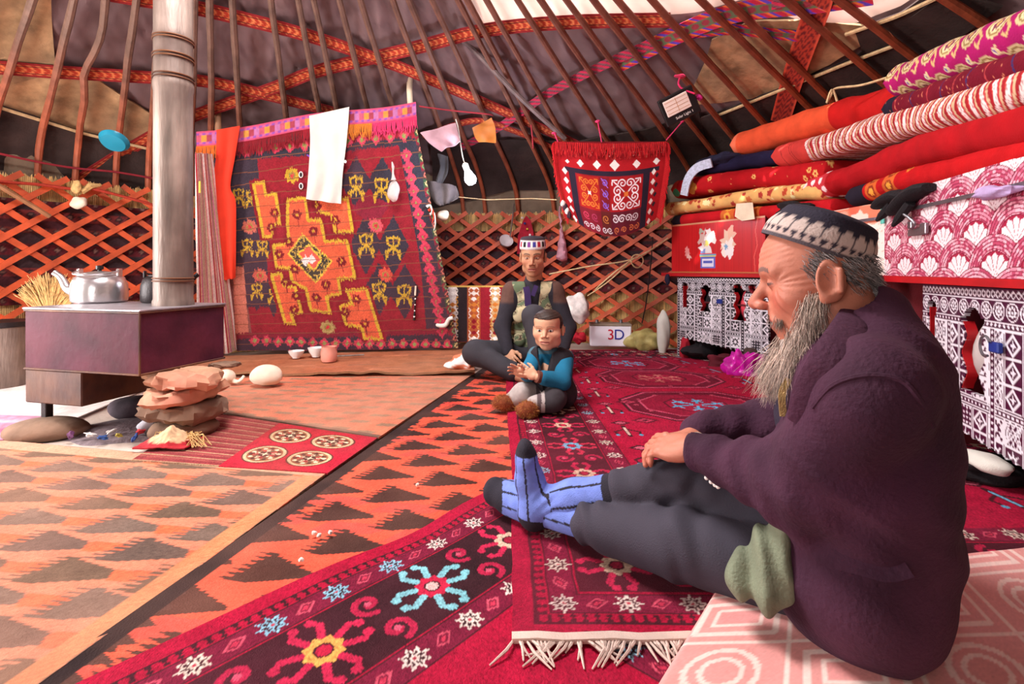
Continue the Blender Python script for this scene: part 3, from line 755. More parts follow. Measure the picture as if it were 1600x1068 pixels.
for (x, y) in ((.60, .17), (.83, .17), (.60, .44), (.83, .44)):
    pc.disc(x, y, .108, '#4a2a22', sy=1.05); pc.disc(x, y, .10, '#c8b088', sy=1.05); pc.disc(x, y, .085, '#8a5a3c', sy=1.05)
    pc.rect(x - .085, y - .006, x + .085, y + .006, '#5a2a22'); pc.rect(x - .006, y - .085, x + .006, y + .085, '#5a2a22')
    for k in range(14):
        a = k * math.pi / 7 + .2; pc.disc(x + .068 * math.cos(a), y + .068 * math.sin(a), .011, ['#d8c8a8', '#3a2a22'][k % 2]); pc.spiral(x + .042 * math.cos(a), y + .042 * math.sin(a), .014, .006, ['#d8c8a8', '#b03a3c', '#4a4a3a'][k % 3], a, 1.0)
    pc.disc(x, y, .03, '#3a2a22'); pc.star(x, y, .028, 4, '#d8c8a8', .3)
pc.speckle(.3, 1); pc.fade('#8a4a40', 3.5, 0, .55, 2)
quad_rug('rug', pc, G(205, 724), G(512, 745), G(590, 689), G(325, 648), m_rug, .014, .006, 'small worn red rug with four round medallions in front of the stove stones', 7)
gc = Canvas(1.7, 1.1, 170, '#c4684c'); i = 0
for y in np.arange(0, 1.1, .1):
    for x in np.arange(-.1, 1.8, .2):
        xx = x + (i % 3) * .07; gc.poly([(xx, y), (xx + .12, y + .015), (xx + .15, y + .045), (xx + .02, y + .04)], '#806450'); gc.poly([(xx + .04, y + .05), (xx + .16, y + .06), (xx + .14, y + .085)], '#d8634a')
    i += 1
gc.rect(0, 0, 1.7, .02, '#4a3a34'); gc.speckle(.14, 5); gc.fade('#b88a72', 2.2, .0, .55, 8)
quad_rug('kilim_rug', gc, G(300, 640), G(592, 689), G(742, 586), G(300, 580), m_kilim, .018, .009, 'faded terracotta rug between the stove stones and the wavy brown felt', 5, .004)
bc = Canvas(3.3, 1.2, 95, '#a85c3e')
for k in range(40):
    x, y = r_.uniform(0, 3.3), r_.uniform(0, 1.2); bc.poly([(x, y), (x + .3, y + .02), (x + .25, y + .06), (x + .02, y + .05)], ['#8a5440', '#c87a58', '#a4604a'][k % 3])
bc.rect(0, 0, 3.3, .03, '#7a5238'); bc.speckle(.12, 6); bc.fade('#a8805f', 2, .0, .5, 3)
def f_bc(u, v):
    A, B, C_, D_ = [np.array(q[:2]) for q in (G(110, 596), G(742, 591), G(738, 549), G(240, 564))]; s = (u / 3.3)[..., None]; t = (v / 1.2)[..., None]
    return A * (1 - s) * (1 - t) + B * s * (1 - t) + C_ * s * t + D_ * (1 - s) * t
U, V = np.meshgrid(bc.xs, bc.ys); XY = f_bc(U, V); Zb = .026 + .022 * np.exp(-(V / .10) ** 2) * (1 + .8 * noise1(U * 5.0, 8)) + .004 * noise2(U * 3, V * 3, 2)
sheet('floor_sheet', np.concatenate([XY, Zb[..., None]], -1), m_kilim, bc.a, thick=.012, nrm=(0, 0, 1), label='brownish orange felt with a wavy raised edge in front of the hanging rug', cat='rug')
wc = Canvas(1.6, .8, 60, '#d9cfcc'); wc.speckle(.05, 2); wc.fade('#bba9a6', 2, 0, .3, 2)  # pale sheet added to put the sunlit floor patch into colour
quad_rug('floor_sheet', wc, G(-60, 655), G(120, 655), G(250, 600), G(0, 592), m_kilim, .010, .006, 'pale grey sheet painting sunlight on the floor left of the stove leg', 6)
qc = Canvas(.7, .3, 60, '#b08098'); qc.rect(.0, .08, .7, .14, '#9a5a78'); qc.rect(.0, .2, .7, .24, '#c9a0ac'); qc.speckle(.1, 2)
quad_rug('rug', qc, G(-160, 712), G(20, 690), G(72, 655), G(-160, 648), m_kilim, .017, .006, 'dull purple rug corner at the left edge beside the round stone', 6)
# --- pale pink mat under the old man
pm = Canvas(1.35, .85, 200, '#dc948e')
def ring_rect(x, y, a, b, wd, col): pm.stroke([(x - a, y - b), (x + a, y - b), (x + a, y + b), (x - a, y + b)], wd, col, True)
WP = '#ecccc2'
for k, x in enumerate(np.arange(.12, 1.4, .25)):
    for j, y in enumerate(np.arange(.08, .9, .19)):
        if (k + j) % 2: ring_rect(x, y, .09, .06, .014, WP); ring_rect(x, y, .055, .03, .010, WP); pm.rect(x - .045, y - .022, x + .045, y + .022, '#dc908c')
        else: pm.disc(x, y, .075, WP, .062); pm.disc(x, y, .045, WP, .034); pm.disc(x, y, .034, '#dc948e')
for x in np.arange(0, 1.4, .25): pm.rect(x - .012, 0, x + .0, .85, WP)
for y in np.arange(.175, .9, .19): pm.rect(0, y - .005, 1.35, y + .006, WP)
pm.speckle(.04, 2)
U, V = np.meshgrid(pm.xs, pm.ys); A, B, C_, D_ = [np.array(q) for q in ((.0, .56), (1.45, .34), (1.50, 1.33), (.455, 1.135))]
s = (U / 1.35)[..., None]; t = (V / .85)[..., None]; XY = A * (1 - s) * (1 - t) + B * s * (1 - t) + C_ * s * t + D_ * (1 - s) * t
ed = np.minimum(np.minimum(U, 1.35 - U), np.minimum(V, .85 - V)); Zm = .034 + .03 * (1 - np.clip(1 - ed / .025, 0, 1) ** 2) + .003 * noise2(U * 6, V * 6, 3)
m_mat = mat('printed_mat', attr=True, var=.06, bump=.15, bscale=90, rough=.7, spec=.4)
sheet('floor_mat', np.concatenate([XY, Zm[..., None]], -1), m_mat, pm.a, thick=.028, nrm=(0, 0, 1), label='pale pink padded mat with white line pattern under the old man', cat='mat')

# crumbs dropped on the rugs
for k, (px, py, nm) in enumerate(((490, 832, 'white crumb on the orange rug, left of a close pair'), (498, 836, 'white crumb in the middle of the trio on the orange rug'), (516, 831, 'white crumb at the right of the trio on the orange rug'), (470, 874, 'lone white crumb below the trio on the orange rug'), (652, 756, 'white crumb on the orange rug near the dark sock toe'), (1030, 878, 'cream shell scrap on the red carpet by the pink mat'))):
    g = MB(); q = G(px, py, .022 if k < 5 else .034); g.blob(q, ((.007, .005, .005) if k < 5 else (.022, .013, .006)), 60 + k, .3, 8, Euler((0, 0, k)).to_matrix()); obj('crumb', g, mat('crumb_white', '#e6ded2', bump=.2), label=nm, cat='crumb', group='crumbs on the rugs')
# ================================================================== stove corner
m_rust = mat('rusted_steel', '#4a1a2c', var=.4, vscale=6, bump=.35, bscale=35, rough=.68, spec=.18, metal=0, dust='#5e2430', dust_amt=.7)
m_rust2 = mat('scorched_steel', '#472a24', var=.45, vscale=7, bump=.45, bscale=30, rough=.6, metal=.1, dust='#86532f', dust_amt=.7, stretch=(1, 1, .4))
m_plate = mat('worn_hot_plate', '#9a9196', var=.3, vscale=8, bump=.3, rough=.4, metal=.6)
m_pipe = mat('galvanised_pipe', '#8c7a70', var=.5, vscale=9, bump=.45, bscale=40, rough=.5, metal=.2, dust='#5a4640', dust_amt=.85, stretch=(2, 2, .3))
m_alu = mat('dull_aluminium', '#d8d3d4', var=.08, bump=.12, bscale=60, rough=.28, metal=.9)
m_soot = mat('sooty_metal', '#2c2426', var=.4, bump=.3, rough=.45, metal=.4)
m_black = mat('black_plastic', '#161416', var=.1, bump=.05, rough=.4)
m_stone = mat('sandstone', '#b98f70', var=.35, vscale=9, bump=.8, bscale=22, rough=.95, dust='#c56a62', dust_amt=.55)
m_stone2 = mat('brown_stone', '#7b5f4e', var=.3, vscale=8, bump=.8, bscale=25, rough=.95)
m_stone3 = mat('dark_stone', '#4a3d45', var=.35, vscale=10, bump=.8, bscale=30, rough=.9)
m_chalk = mat('pale_stone', '#e3d0bb', var=.12, bump=.5, bscale=40, rough=.9)
m_straw = mat('broom_straw', '#c9a36a', var=.35, vscale=40, bump=.3, rough=.8)
m_china = mat('white_china', '#ece6e2', var=.03, bump=0, rough=.2, spec=.6)
m_clay = mat('pink_clay', '#d58a78', var=.15, bump=.2, rough=.6)
m_cottonw = mat('white_cotton', '#d2cec4', var=.06, bump=.35, bscale=300, rough=.9, sheen=.1)
m_orange = mat('orange_cloth', '#d23218', var=.08, bump=.25, bscale=260, rough=.8)
m_film = mat('clear_film', '#e8dcd8', var=.1, bump=.5, bscale=45, rough=.25, spec=.6, transl=.45)
SN, SLf, SRt = Vector((-1.56, 2.145, 0)), Vector((-2.19, 2.30, 0)), Vector((-1.445, 2.575, 0))
ax = (SLf - SN).normalized(); ay = (SRt - SN).normalized(); W_ = (SLf - SN).length; D_ = (SRt - SN).length
RS = Matrix((ax, ay, Vector((0, 0, 1)))).transposed()
if RS.determinant() < 0: RS = Matrix((-ax, ay, Vector((0, 0, 1)))).transposed()
def sp(a, b, z): return SN + ax * a + ay * b + Vector((0, 0, z))
st = thing('stove', 'rusty brown sheet steel box stove carrying the kettles and tall pipe', 'stove', tuple(sp(W_ / 2, D_ / 2, 0)))
g = MB(); g.box(sp(W_ / 2, D_ / 2, .435), (W_, D_, .270), RS, .006); obj('body', g, m_rust, st)
g = MB(); g.box(sp(W_ / 2, D_ / 2, .574), (W_ + .012, D_ + .012, .010), RS, .003); obj('top_plate', g, m_plate, st)
g = MB(); g.box(sp(W_ - .165, D_ / 2 + .0, .226), (.33, D_ - .004, .150), RS, .005); obj('firebox', g, m_rust2, st)
for (a, b) in ((W_ - .06, .05), (W_ - .30, D_ - .06)):
    g = MB(); g.box(sp(a, b, .115), (.032, .032, .13), RS, .003); obj('leg', g, m_soot, st)
g = MB()
for (p, q) in (((0, 0), (W_, 0)), ((0, 0), (0, D_))):
    for z in (.305, .565): g.tube([sp(p[0] * 1 - .002, p[1] - .002, z), sp(q[0] - .002, q[1] - .002, z)], .0045, 6)
g.tube([sp(-.002, -.002, .305), sp(-.002, -.002, .57)], .005, 6); obj('weld_seam', g, m_rust2, st)
pb = Vector((-1.60, 2.42, .579)); g = MB(); pr = .081
g.lathe([(pr + .004, 0), (pr + .004, .02), (pr, .03), (pr, .14)], pb, 40)
g.lathe([(pr, .14), (pr - .001, 1.0), (pr + .003, 1.02), (pr + .003, 1.04), (pr - .001, 1.06), (pr - .001, 1.24), (pr + .003, 1.26), (pr - .001, 1.28), (pr - .002, 2.35)], pb, 40)
pipe = obj('stovepipe', g, m_pipe, st)
g = MB()
for z in (.115, .128, 1.06, 1.075, 1.155, 1.17, 1.24, 1.252):
    g = MB(); g.tube([pb + Vector(((pr + .002) * math.cos(a), (pr + .002) * math.sin(a), z)) for a in np.linspace(0, 2 * math.pi, 41)], .0035, 6); obj('pipe_rib', g, m_rust2, pipe)
def kettle(loc, r, h, spout_dir, m_, label, handle_up):
    t = thing('kettle', label, 'kettle', loc); c = Vector(loc); d = Vector((math.cos(spout_dir), math.sin(spout_dir), 0)); s = Vector((-d.y, d.x, 0))
    g = MB(); g.lathe([(.0001, 0), (r * .9, 0), (r * .98, h * .06), (r, h * .3), (r * .97, h * .6), (r * .86, h * .82), (r * .70, h * .90), (r * .62, h * .93)], c, 40); obj('body', g, m_, t)
    g = MB(); g.lathe([(r * .64, h * .92), (r * .64, h * .95), (r * .5, h * .99), (r * .15, h * 1.03), (.0001, h * 1.035)], c, 32); lid = obj('lid', g, m_, t)
    g = MB(); g.lathe([(r * .07, h * 1.03), (r * .07, h * 1.07), (r * .14, h * 1.09), (r * .14, h * 1.2), (.0001, h * 1.22)], c, 16); obj('knob', g, m_black, lid)
    g = MB(); g.tube(smooth_path([c + d * r * .85 + Vector((0, 0, h * .35)), c + d * r * 1.25 + Vector((0, 0, h * .45)), c + d * r * 1.5 + Vector((0, 0, h * .8)), c + d * r * 1.78 + Vector((0, 0, h * .98))], 12), [r * .26, r * .25, r * .23, r * .2, r * .18, r * .16, r * .15, r * .14, r * .13, r * .12, r * .12, r * .13], 14); obj('spout', g, m_, t)
    for q in (1, -1):
        g = MB(); g.box(c + d * (q * r * .78) + Vector((0, 0, h * .98)), (r * .12, r * .3, h * .26), Matrix((d, s, Vector((0, 0, 1)))).transposed(), .004); obj('handle_lug', g, m_, t)
    g = MB()
    if handle_up: pts = [c + d * (r * .8 * math.cos(a)) + Vector((0, 0, h * 1.0 + r * .9 * math.sin(a))) for a in np.linspace(0, math.pi, 20)]
    else: pts = [c + d * (r * .8 * math.cos(a)) + s * (r * 1.0 * math.sin(a)) + Vector((0, 0, h * 1.03 - r * .15 * math.sin(a))) for a in np.linspace(0, math.pi, 20)]
    g.tube(pts, .005, 8); obj('handle', g, m_, t)
kettle((-2.11, 2.62, .580), .120, .155, math.radians(186), m_alu, 'silver aluminium kettle on the left of the stove top', False)
kettle((-1.80, 2.63, .580), .092, .145, math.radians(20), m_soot, 'soot blackened kettle half hidden behind the stovepipe', False)
def stone(c, s, m_, label, seed, amp=.13, flat=None, R=None, cat='stone', grp=None):
    g = MB(); g.blob(c, s, seed, amp, 16, R, flatb=flat); return obj('stone', g, m_, label=label, cat=cat, group=grp)
stone((-1.48, 2.30, .036), (.145, .13, .055), m_stone2, 'lowest broad brown stone in the stack under the stove corner', 3, .10, .034)
def slab_stone(c, sx, sy, h_, seed, tilt, m_, label):
    r_ = np.random.default_rng(seed); n = 26; an = np.linspace(0, 2 * math.pi, n, endpoint=False); rad = 1 + .14 * np.cos(2 * an + seed) * .5 + .07 * np.cos(3 * an + 2 * seed) + .05 * r_.normal(size=n)
    R = Euler(tilt).to_matrix(); V = []; F = []
    for (k, z) in ((.0, -1), (.80, -1), (.93, -.82), (1.0, -.35), (.985, .30), (.93, .80), (.84, .95), (.45, 1.0), (0, 1.0)):
        for i in range(n):
            kk = k * (1 + .05 * r_.normal() * (k > .3)); V.append(Vector(c) + R @ Vector((math.cos(an[i]) * sx * kk * rad[i], math.sin(an[i]) * sy * kk * rad[i], h_ / 2 * (z * (1 + .10 * math.sin(an[i] * 3 + seed)) + .16 * r_.normal() * (.3 < k < .99)))))
    for j in range(8):
        for i in range(n): F.append((j * n + i, j * n + (i + 1) % n, (j + 1) * n + (i + 1) % n, (j + 1) * n + i))
    g = MB(); g.add(V, F); obj('stone', g, m_, label=label, cat='stone', smooth=28)
slab_stone((-1.46, 2.30, .122), .165, .13, .075, 5, (.02, .05, .3), m_stone2, 'flat ochre stone third from the top of the stack under the stove')
slab_stone((-1.475, 2.30, .194), .160, .13, .062, 6, (-.02, -.04, .9), m_stone, 'flat tan stone second from the top of the stack under the stove')
slab_stone((-1.46, 2.30, .262), .165, .13, .066, 8, (.0, .06, .1), m_stone, 'pinkish flat stone on top of the stack, touching the stove')
slab_stone((-1.40, 2.50, .284), .07, .05, .020, 9, (0, 0, .4), m_stone2, 'small thin stone wedge under the right rear of the stove')
stone((-2.10, 2.31, .022), (.175, .13, .058), m_stone2, 'rounded brown stone under the left front stove leg', 11, .08, .022)
stone((-1.93, 2.62, .040), (.12, .10, .060), m_stone3, 'dark rounded stone under the rear stove leg', 12, .1, .038)
stone(tuple(G(416, 586, .09)), (.10, .075, .068), m_chalk, 'large pale rounded stone on the terracotta rug right of the stove', 13, .05, .05)
cup = thing('gourd_ladle', 'cream gourd ladle lying on the rug between stove and pale stone', 'ladle', tuple(G(354, 594, .035)))
g = MB(); c = G(354, 588, .075); g.blob(c, (.055, .05, .045), 21, .04, 14); obj('bowl', g, m_chalk, cup)
g = MB(); g.tube(smooth_path([c + Vector((.03, 0, -.02)), c + Vector((.08, -.01, -.03)), c + Vector((.10, .02, .0))], 8), [.014, .014, .013, .012, .011, .01, .009, .008], 8); obj('handle', g, m_chalk, cup)
# ash heap and litter under the stove
ash = MB(); ash.blob((-1.78, 2.40, -.012), (.30, .22, .035), 31, .2, 18, freq=4); obj('ash_heap', ash, mat('ash', '#6d5c60', var=.4, vscale=25, bump=1, bscale=60), label='grey ash spread on the ground under the stove', cat='ash', kind='stuff')
lit = [((-1.83, 2.22), '#e9e4e0', 'white'), ((-1.74, 2.18), '#34508a', 'blue'), ((-1.70, 2.21), '#b8a44a', 'yellow'), ((-1.64, 2.26), '#c03038', 'red'), ((-1.77, 2.26), '#e6e2de', 'white'), ((-1.60, 2.17), '#28407a', 'navy'), ((-1.90, 2.20), '#5a2a50', 'purple')]
for k, ((x, y), cl, nm) in enumerate(lit):
    g = MB(); g.blob((x, y, .034), (.020, .013, .008), 40 + k, .45, 8, Euler((.2 * k, .3, k)).to_matrix(), freq=4)
    obj('wrapper', g, mat('litter_' + nm, cl, var=.15, bump=.4), label='%s scrap of wrapper in the ash under the stove, %s' % (nm, ['leftmost white one', 'beside the yellow scrap', 'between blue and red scraps', 'near the stone stack', 'right hand white one', 'nearest the rag', 'farthest left of all'][k]), cat='litter', group='litter in the ash')
g = MB(); g.tube([(-1.66, 2.30, .03), (-1.58, 2.32, .12)], [.03, .02], 10); obj('paper_roll', g, mat('grey_paper', '#b9b6c0', bump=.3), label='crushed pale paper roll in the ash by the stone stack', cat='paper')
rag = thing('rag', 'frayed red and straw coloured rag at the foot of the stone stack', 'rag', (-1.42, 2.13, .02))
n = 26; U, V = np.meshgrid(np.linspace(-1, 1, n), np.linspace(-1, 1, n)); rr = np.hypot(U, V)
Xr = np.stack([-1.42 + .105 * U + .01 * noise2(U * 3, V * 3, 1), 2.13 + .07 * V, .030 + .075 * np.clip(1 - rr, 0, 1) + .016 * noise2(U * 5, V * 5, 4) * np.clip(1.3 - rr, 0, 1)], -1)
cr = np.where((rr > .8)[..., None], np.array(lin('#a01c26')), np.array(lin('#c4a07c'))) * (1 + .15 * rng.standard_normal((n, n, 1))); sheet('cloth', Xr, m_cloth, np.clip(cr, 0, 1), thick=.005, parent=rag)
g = MB()
for k in range(60):
    a = rng.uniform(-.6, 2.4); p = Vector((-1.40 + .07 * math.cos(a), 2.13 + .04 * math.sin(a), .05)); g.tube([p, p + Vector((.03 * math.cos(a) + rng.normal() * .02, -.02, .02)), p + Vector((.06 * math.cos(a) + rng.normal() * .03, -.035, -.022))], .0018, 4)
obj('fringe', g, m_straw, rag)
# broom, pail
br = thing('broom', 'straw hand broom with its fan upwards behind the stove', 'broom', tuple(P(78, 500, 3.28).xy) + (.02,))
bp_ = P(80, 500, 3.28); g = MB()
for k in range(420):
    a = rng.uniform(-.9, .9); L = .30 + .02 * rng.normal() - .05 * abs(a); dx = math.sin(a) * L; dz = math.cos(a) * L * .95
    g.tube([bp_ + Vector((a * .02, rng.normal() * .008, -.02)), bp_ + Vector((dx * .5, rng.normal() * .012, dz * .55)), bp_ + Vector((dx, rng.normal() * .02, dz))], [.003, .0026, .0016], 4)
obj('bristles', g, m_straw, br)
g = MB(); g.tube([bp_ + Vector((0, 0, .05)), bp_ + Vector((.01, 0, -.42))], [.035, .022], 10); obj('handle', g, m_straw, br)
pl = thing('basin', 'grey metal basin with dark rim at the left edge behind the stove', 'basin', tuple(P(0, 500, 3.25).xy) + (.0,))
pc_ = Vector((pl.location.x, pl.location.y, 0)); g = MB(); g.lathe([(.0001, .005), (.14, .005), (.17, .40), (.165, .40), (.135, .02)], pc_, 32); obj('bowl', g, m_pipe, pl)
g = MB(); g.lathe([(.166, .385), (.178, .39), (.178, .42), (.160, .42)], pc_, 32); obj('rim', g, m_soot, pl)
# ================================================================== the hanging rug
def c6(x, y): return (300 + x / 2.427, 160 + y / 2.427)
RQ = [(65, 185), (850, 85), (1010, 930), (172, 940)]                 # rug corners in the detail crop: top left, top right, bottom right, bottom left
RY_ = [3.85, 4.05, 4.55, 4.35]
RW = [P(*c6(*q), y) for q, y in zip(RQ, RY_)]
def rug_uv(x, y):
    q = np.array(RQ, float); u = v = .5
    for _ in range(12):
        f = q[0] * (1 - u) * (1 - v) + q[1] * u * (1 - v) + q[2] * u * v + q[3] * (1 - u) * v - (x, y)
        du = (q[1] - q[0]) * (1 - v) + (q[2] - q[3]) * v; dv = (q[3] - q[0]) * (1 - u) + (q[2] - q[1]) * u
        s_ = np.linalg.solve(np.stack([du, dv], 1), -f); u += s_[0]; v += s_[1]
    return u, v
RN = np.cross(np.array(RW[1] - RW[0]), np.array(RW[3] - RW[0])); RN /= np.linalg.norm(RN); RN = RN if RN[1] < 0 else -RN
def rug_pt(u, v, off=0.0):
    u = np.asarray(u)[..., None]; v = np.asarray(v)[..., None]; w_ = [np.array(q) for q in RW]
    p = w_[0] * (1 - u) * (1 - v) + w_[1] * u * (1 - v) + w_[2] * u * v + w_[3] * (1 - u) * v
    wv = .018 * noise2(u * 6, v * 2.2, 4) - .03 * np.sin(np.pi * u) * (1 - v)
    return p + RN * (wv + np.asarray(off)[..., None])
def at6(x, y, off=.01): return Vector(rug_pt(*rug_uv(x, y), off))
hw, hh = 1.75, 1.75
hc = Canvas(hw, hh, 190, '#861624')
def H(*pts): return [(lambda uv: (uv[0] * hw, uv[1] * hh))(rug_uv(*p)) for p in pts]
def hp(pts, col): hc.poly(H(*pts), col)
def hdia(x, y, rx, ry, col): hp([(x - rx, y), (x, y - ry), (x + rx, y), (x, y + ry)], col)
NAVY, YEL, ORA, PNK = '#2b2a36', '#bf982c', '#d05a38', '#c83a52'
hp([(60, 180), (120, 180), (235, 945), (165, 945)], '#7a4a44'); hp([(75, 190), (235, 170), (290, 760), (170, 760)], NAVY)
hp([(150, 600), (190, 600), (215, 900), (165, 900)], '#c0705c')
hp([(770, 100), (840, 90), (1000, 935), (890, 935), (860, 600)], NAVY); hp([(170, 890), (1000, 870), (1010, 940), (170, 945)], NAVY); hp([(165, 865), (980, 850), (985, 872), (168, 890)], '#7a1a2c')
hp([(70, 195), (850, 95), (850, 150), (600, 175), (430, 195), (180, 215)], NAVY); hp([(180, 120), (850, 60), (850, 125), (180, 190)], '#8a1a2a')
for (x, y, ry) in ((610, 290, 95), (712, 290, 95), (646, 515, 115), (752, 520, 115), (697, 690, 105), (797, 700, 110), (217, 340, 85), (165, 345, 70), (203, 520, 80), (256, 530, 80), (240, 695, 85), (302, 710, 90)):
    hdia(x, y, 62 if x > 500 else 36, ry, NAVY)
hp([(590, 380), (640, 330), (740, 360), (700, 430), (640, 420)], '#7a1a2e')
for (x, y) in ((610, 305), (708, 312), (648, 515), (752, 525), (697, 703), (795, 712), (217, 350), (170, 345), (202, 528), (256, 532), (239, 698), (302, 712)):
    k = 1.0 if x > 500 else .72; w0 = .017
    for q in (-1, 1):
        hc.stroke(H((x - q * 2, y - 38 * k), (x + q * 24 * k, y - 32 * k), (x + q * 20 * k, y - 8 * k), (x, y), (x - q * 18 * k, y + 18 * k), (x - q * 26 * k, y + 44 * k)), w0 * k, YEL)
        hc.stroke(H((x + q * 10, y + 8 * k), (x + q * 30 * k, y + 20 * k), (x + q * 26 * k, y + 40 * k)), w0 * k * .8, YEL)
    hc.stroke(H((x, y - 42 * k), (x, y + 30 * k)), w0 * k * .6, YEL)
for (x, y, cl) in ((685, 445, '#d0505a'), (722, 632, '#c8503c'), (210, 452, '#b86050'), (250, 636, '#c05848'), (367, 266, YEL), (505, 840, '#a89058')):
    u, v = H((x, y))[0]; hc.flower(u, v, .062, 8, cl, '#8a7a3c', .45, depth=.25); hc.disc(u, v, .016, '#c03038')
PIECES = [[(345, 345), (412, 335), (425, 418), (475, 418), (492, 502), (580, 500), (612, 645), (545, 652), (556, 712), (500, 722), (515, 790), (440, 778), (420, 690), (365, 660), (355, 608), (302, 604), (290, 520), (352, 512), (345, 440)],
          [(248, 302), (285, 300), (293, 345), (330, 340), (345, 445), (312, 455), (318, 495), (284, 495)], [(428, 352), (552, 360), (572, 478), (505, 478), (492, 420), (437, 402)],
          [(315, 620), (352, 618), (362, 665), (405, 670), (430, 770), (390, 775), (405, 815), (370, 812)], [(550, 682), (625, 678), (687, 878), (620, 875), (610, 828), (550, 820), (527, 745), (572, 735)]]
_sh = [(0, 0), (-24, -8), (24, -12), (-24, 12), (24, 11)]
PIECES[0] = [(450 + (x - 450) * .95, 565 + (y - 565) * .96) for x, y in PIECES[0]]
PIECES = [[(x + d[0], y + d[1]) for x, y in p] for p, d in zip(PIECES, _sh)]
for p in PIECES: hc.stroke(H(*p), .07, '#7c0f1c', True)
for p in PIECES: hp(p, ORA); hc.stroke(H(*p), .024, '#c4a02e', True)
for (x, y) in ((385, 405), (302, 400), (290, 455), (447, 465), (355, 507), (553, 580), (320, 555), (495, 668), (460, 720), (385, 715), (345, 660), (570, 780), (378, 610), (530, 425), (460, 375), (612, 727), (645, 825), (378, 770)):
    u, v = H((x, y))[0]; hc.stroke(H((x, y), (x + 8, y + 44)), .008, '#7a1a20')
    for k in range(6): hc.disc(u + .027 * math.cos(k * 1.047), v + .027 * math.sin(k * 1.047), .0145, '#6e1218')
    hc.disc(u, v, .011, YEL)
hp([(405, 475), (520, 580), (457, 664), (350, 552)], '#d8b840'); hp([(406, 482), (512, 580), (456, 656), (358, 552)], '#26362c')
for k in range(12):
    t = k / 12; q = [(406, 497), (497, 580), (456, 640), (374, 552)]; i = int(t * 4); f = t * 4 - i; a, b = q[i], q[(i + 1) % 4]; u, v = H((a[0] + (b[0] - a[0]) * f, a[1] + (b[1] - a[1]) * f))[0]
    hc.stroke([(u - .012, v - .02), (u + .012, v - .02), (u + .012, v + .02), (u - .012, v + .02)], .008, '#c8a44a')
hp([(430, 512), (482, 570), (450, 618), (384, 552)], '#d8b840'); hp([(430, 520), (474, 570), (449, 608), (393, 552)], '#dc5a4a')
for q in ((418, 577), (441, 570)): hdia(q[0], q[1], 17, 20, '#e8d8d4')
for k in range(12):
    x = 195 + k * 55; y = 182 - k * 5.5
    if not 420 < x < 560: hdia(x, y, 22, 24, PNK); hdia(x, y, 10, 11, '#7a8a4a')
for k in range(17): x, y = 808 + k * 8.6, 190 + k * 42; hdia(x, y, 24, 26, PNK); hdia(x, y, 11, 12, '#a8304a'); hdia(x, y, 5, 6, '#7a8a4a')
for k in range(18): x, y = 235 + k * 43, 898 + k * 1.2; hdia(x, y, 21, 24, PNK); hdia(x, y, 9, 10, '#8a9a5a')
for k in range(28):                                                 # green and cream chain along the right edge
    x, y = 856 + k * 5.4, 110 + k * 30; hp([(x - 17, y - 15), (x + 16, y - 15), (x + 20, y + 15), (x - 12, y + 15)], ['#2e4a34', '#7a1c2c', '#3a2a30'][k % 3]); hdia(x + 2, y, 12, 13, ['#c8b078', '#5a8a5a', '#c86a5a'][k % 3]); hdia(x + 2, y, 6, 7, '#2a2020')
hc.speckle(.16, 3)
r_ = np.random.default_rng(5); sh = np.round(r_.normal(size=hc.W) * 1.3).astype(int)      # warp threads shifted against each other give the serrated edges of the weave
hc.a = np.stack([np.roll(hc.a[:, i], sh[i], 0) for i in range(hc.W)], 1)
for k in range(18):
    v = int((.06 + k * .053) * hc.H); jj = (v + 2 * noise1(np.arange(hc.W) * .02, k)).astype(int); hc.a[np.clip(jj, 0, hc.H - 1), np.arange(hc.W)] = lin('#7c4a30')
hc.fade('#7a3038', 2.2, 0, .2, 2)
U, V = np.meshgrid(hc.xs / hw, hc.ys / hh); m_hang = mat('hanging_weave', attr=True, var=.14, vscale=14, bump=.4, bscale=260, rough=.95, sheen=.05)
hrug = sheet('hanging_rug', rug_pt(U, V), m_hang, hc.a, thick=.008, nrm=-RN, label='large red and navy rug with stepped yellow medallion hung up at the back', cat='rug')
# band with fringe along its upper edge
bt = thing('fringed_band', 'mauve woven band with orange and pink fringe along the hanging rug top', 'band', tuple(at6(440, 60, .03)))
def top_pt(t, dy, off): # t 0..1 along the top edge
    x = lerp(25, 852, t); y = lerp(120, 5, t) - 22 * math.sin(math.pi * t) * 0 + dy + 6 * math.sin(t * 9); return at6(x, y, off)
n = 220; Cb = np.zeros((14, n, 3)); Xb = np.zeros((14, n, 3))
for j in range(14):
    for i in range(n):
        t = i / (n - 1); Xb[j, i] = top_pt(t, j / 13 * 48, .02); b = j / 13
        if b < .14 or b > .86: cl = '#c04868'
        elif b < .24 or b > .76: cl = '#8a4a9a' if i % 6 < 3 else '#b85a88'
        else: cl = ['#b85068', '#c8883c', '#9a3a4a', '#b06a9a'][(i // 5 + int(3 * abs(b - .5))) % 4]
        Cb[j, i] = lin(cl)
sheet('strip', Xb, m_band, Cb, thick=.006, nrm=-RN, parent=bt)
g = MB()
for i in range(330):
    t = i / 329; 
    cl = '#d8702c' if t < .11 else '#8a1c28' if t < .46 else '#9a2030' if t < .64 else '#d07a2c' if t < .79 else '#d83a6a'
    p = top_pt(t, 48, .024); q = top_pt(t + .002 * rng.normal(), 74, .03); e = top_pt(t + .004 * rng.normal(), 92 + 6 * rng.normal(), .028)
    g.tube([p, q, e], [.0028, .003, .0018], 4, col=cl)
obj('fringe', g, m_band, bt)
g = MB(); g.tube(smooth_path([P(629, -40, 3.78), P(630, 34, 3.92), P(633, 84, 4.0), P(640, 115, 4.10), P(641, 162, 4.17), P(655, 300, 4.42), P(690, 530, 4.78)], 30), [.021] * 14 + [.024] * 16, 10, col='#d8c0a4')
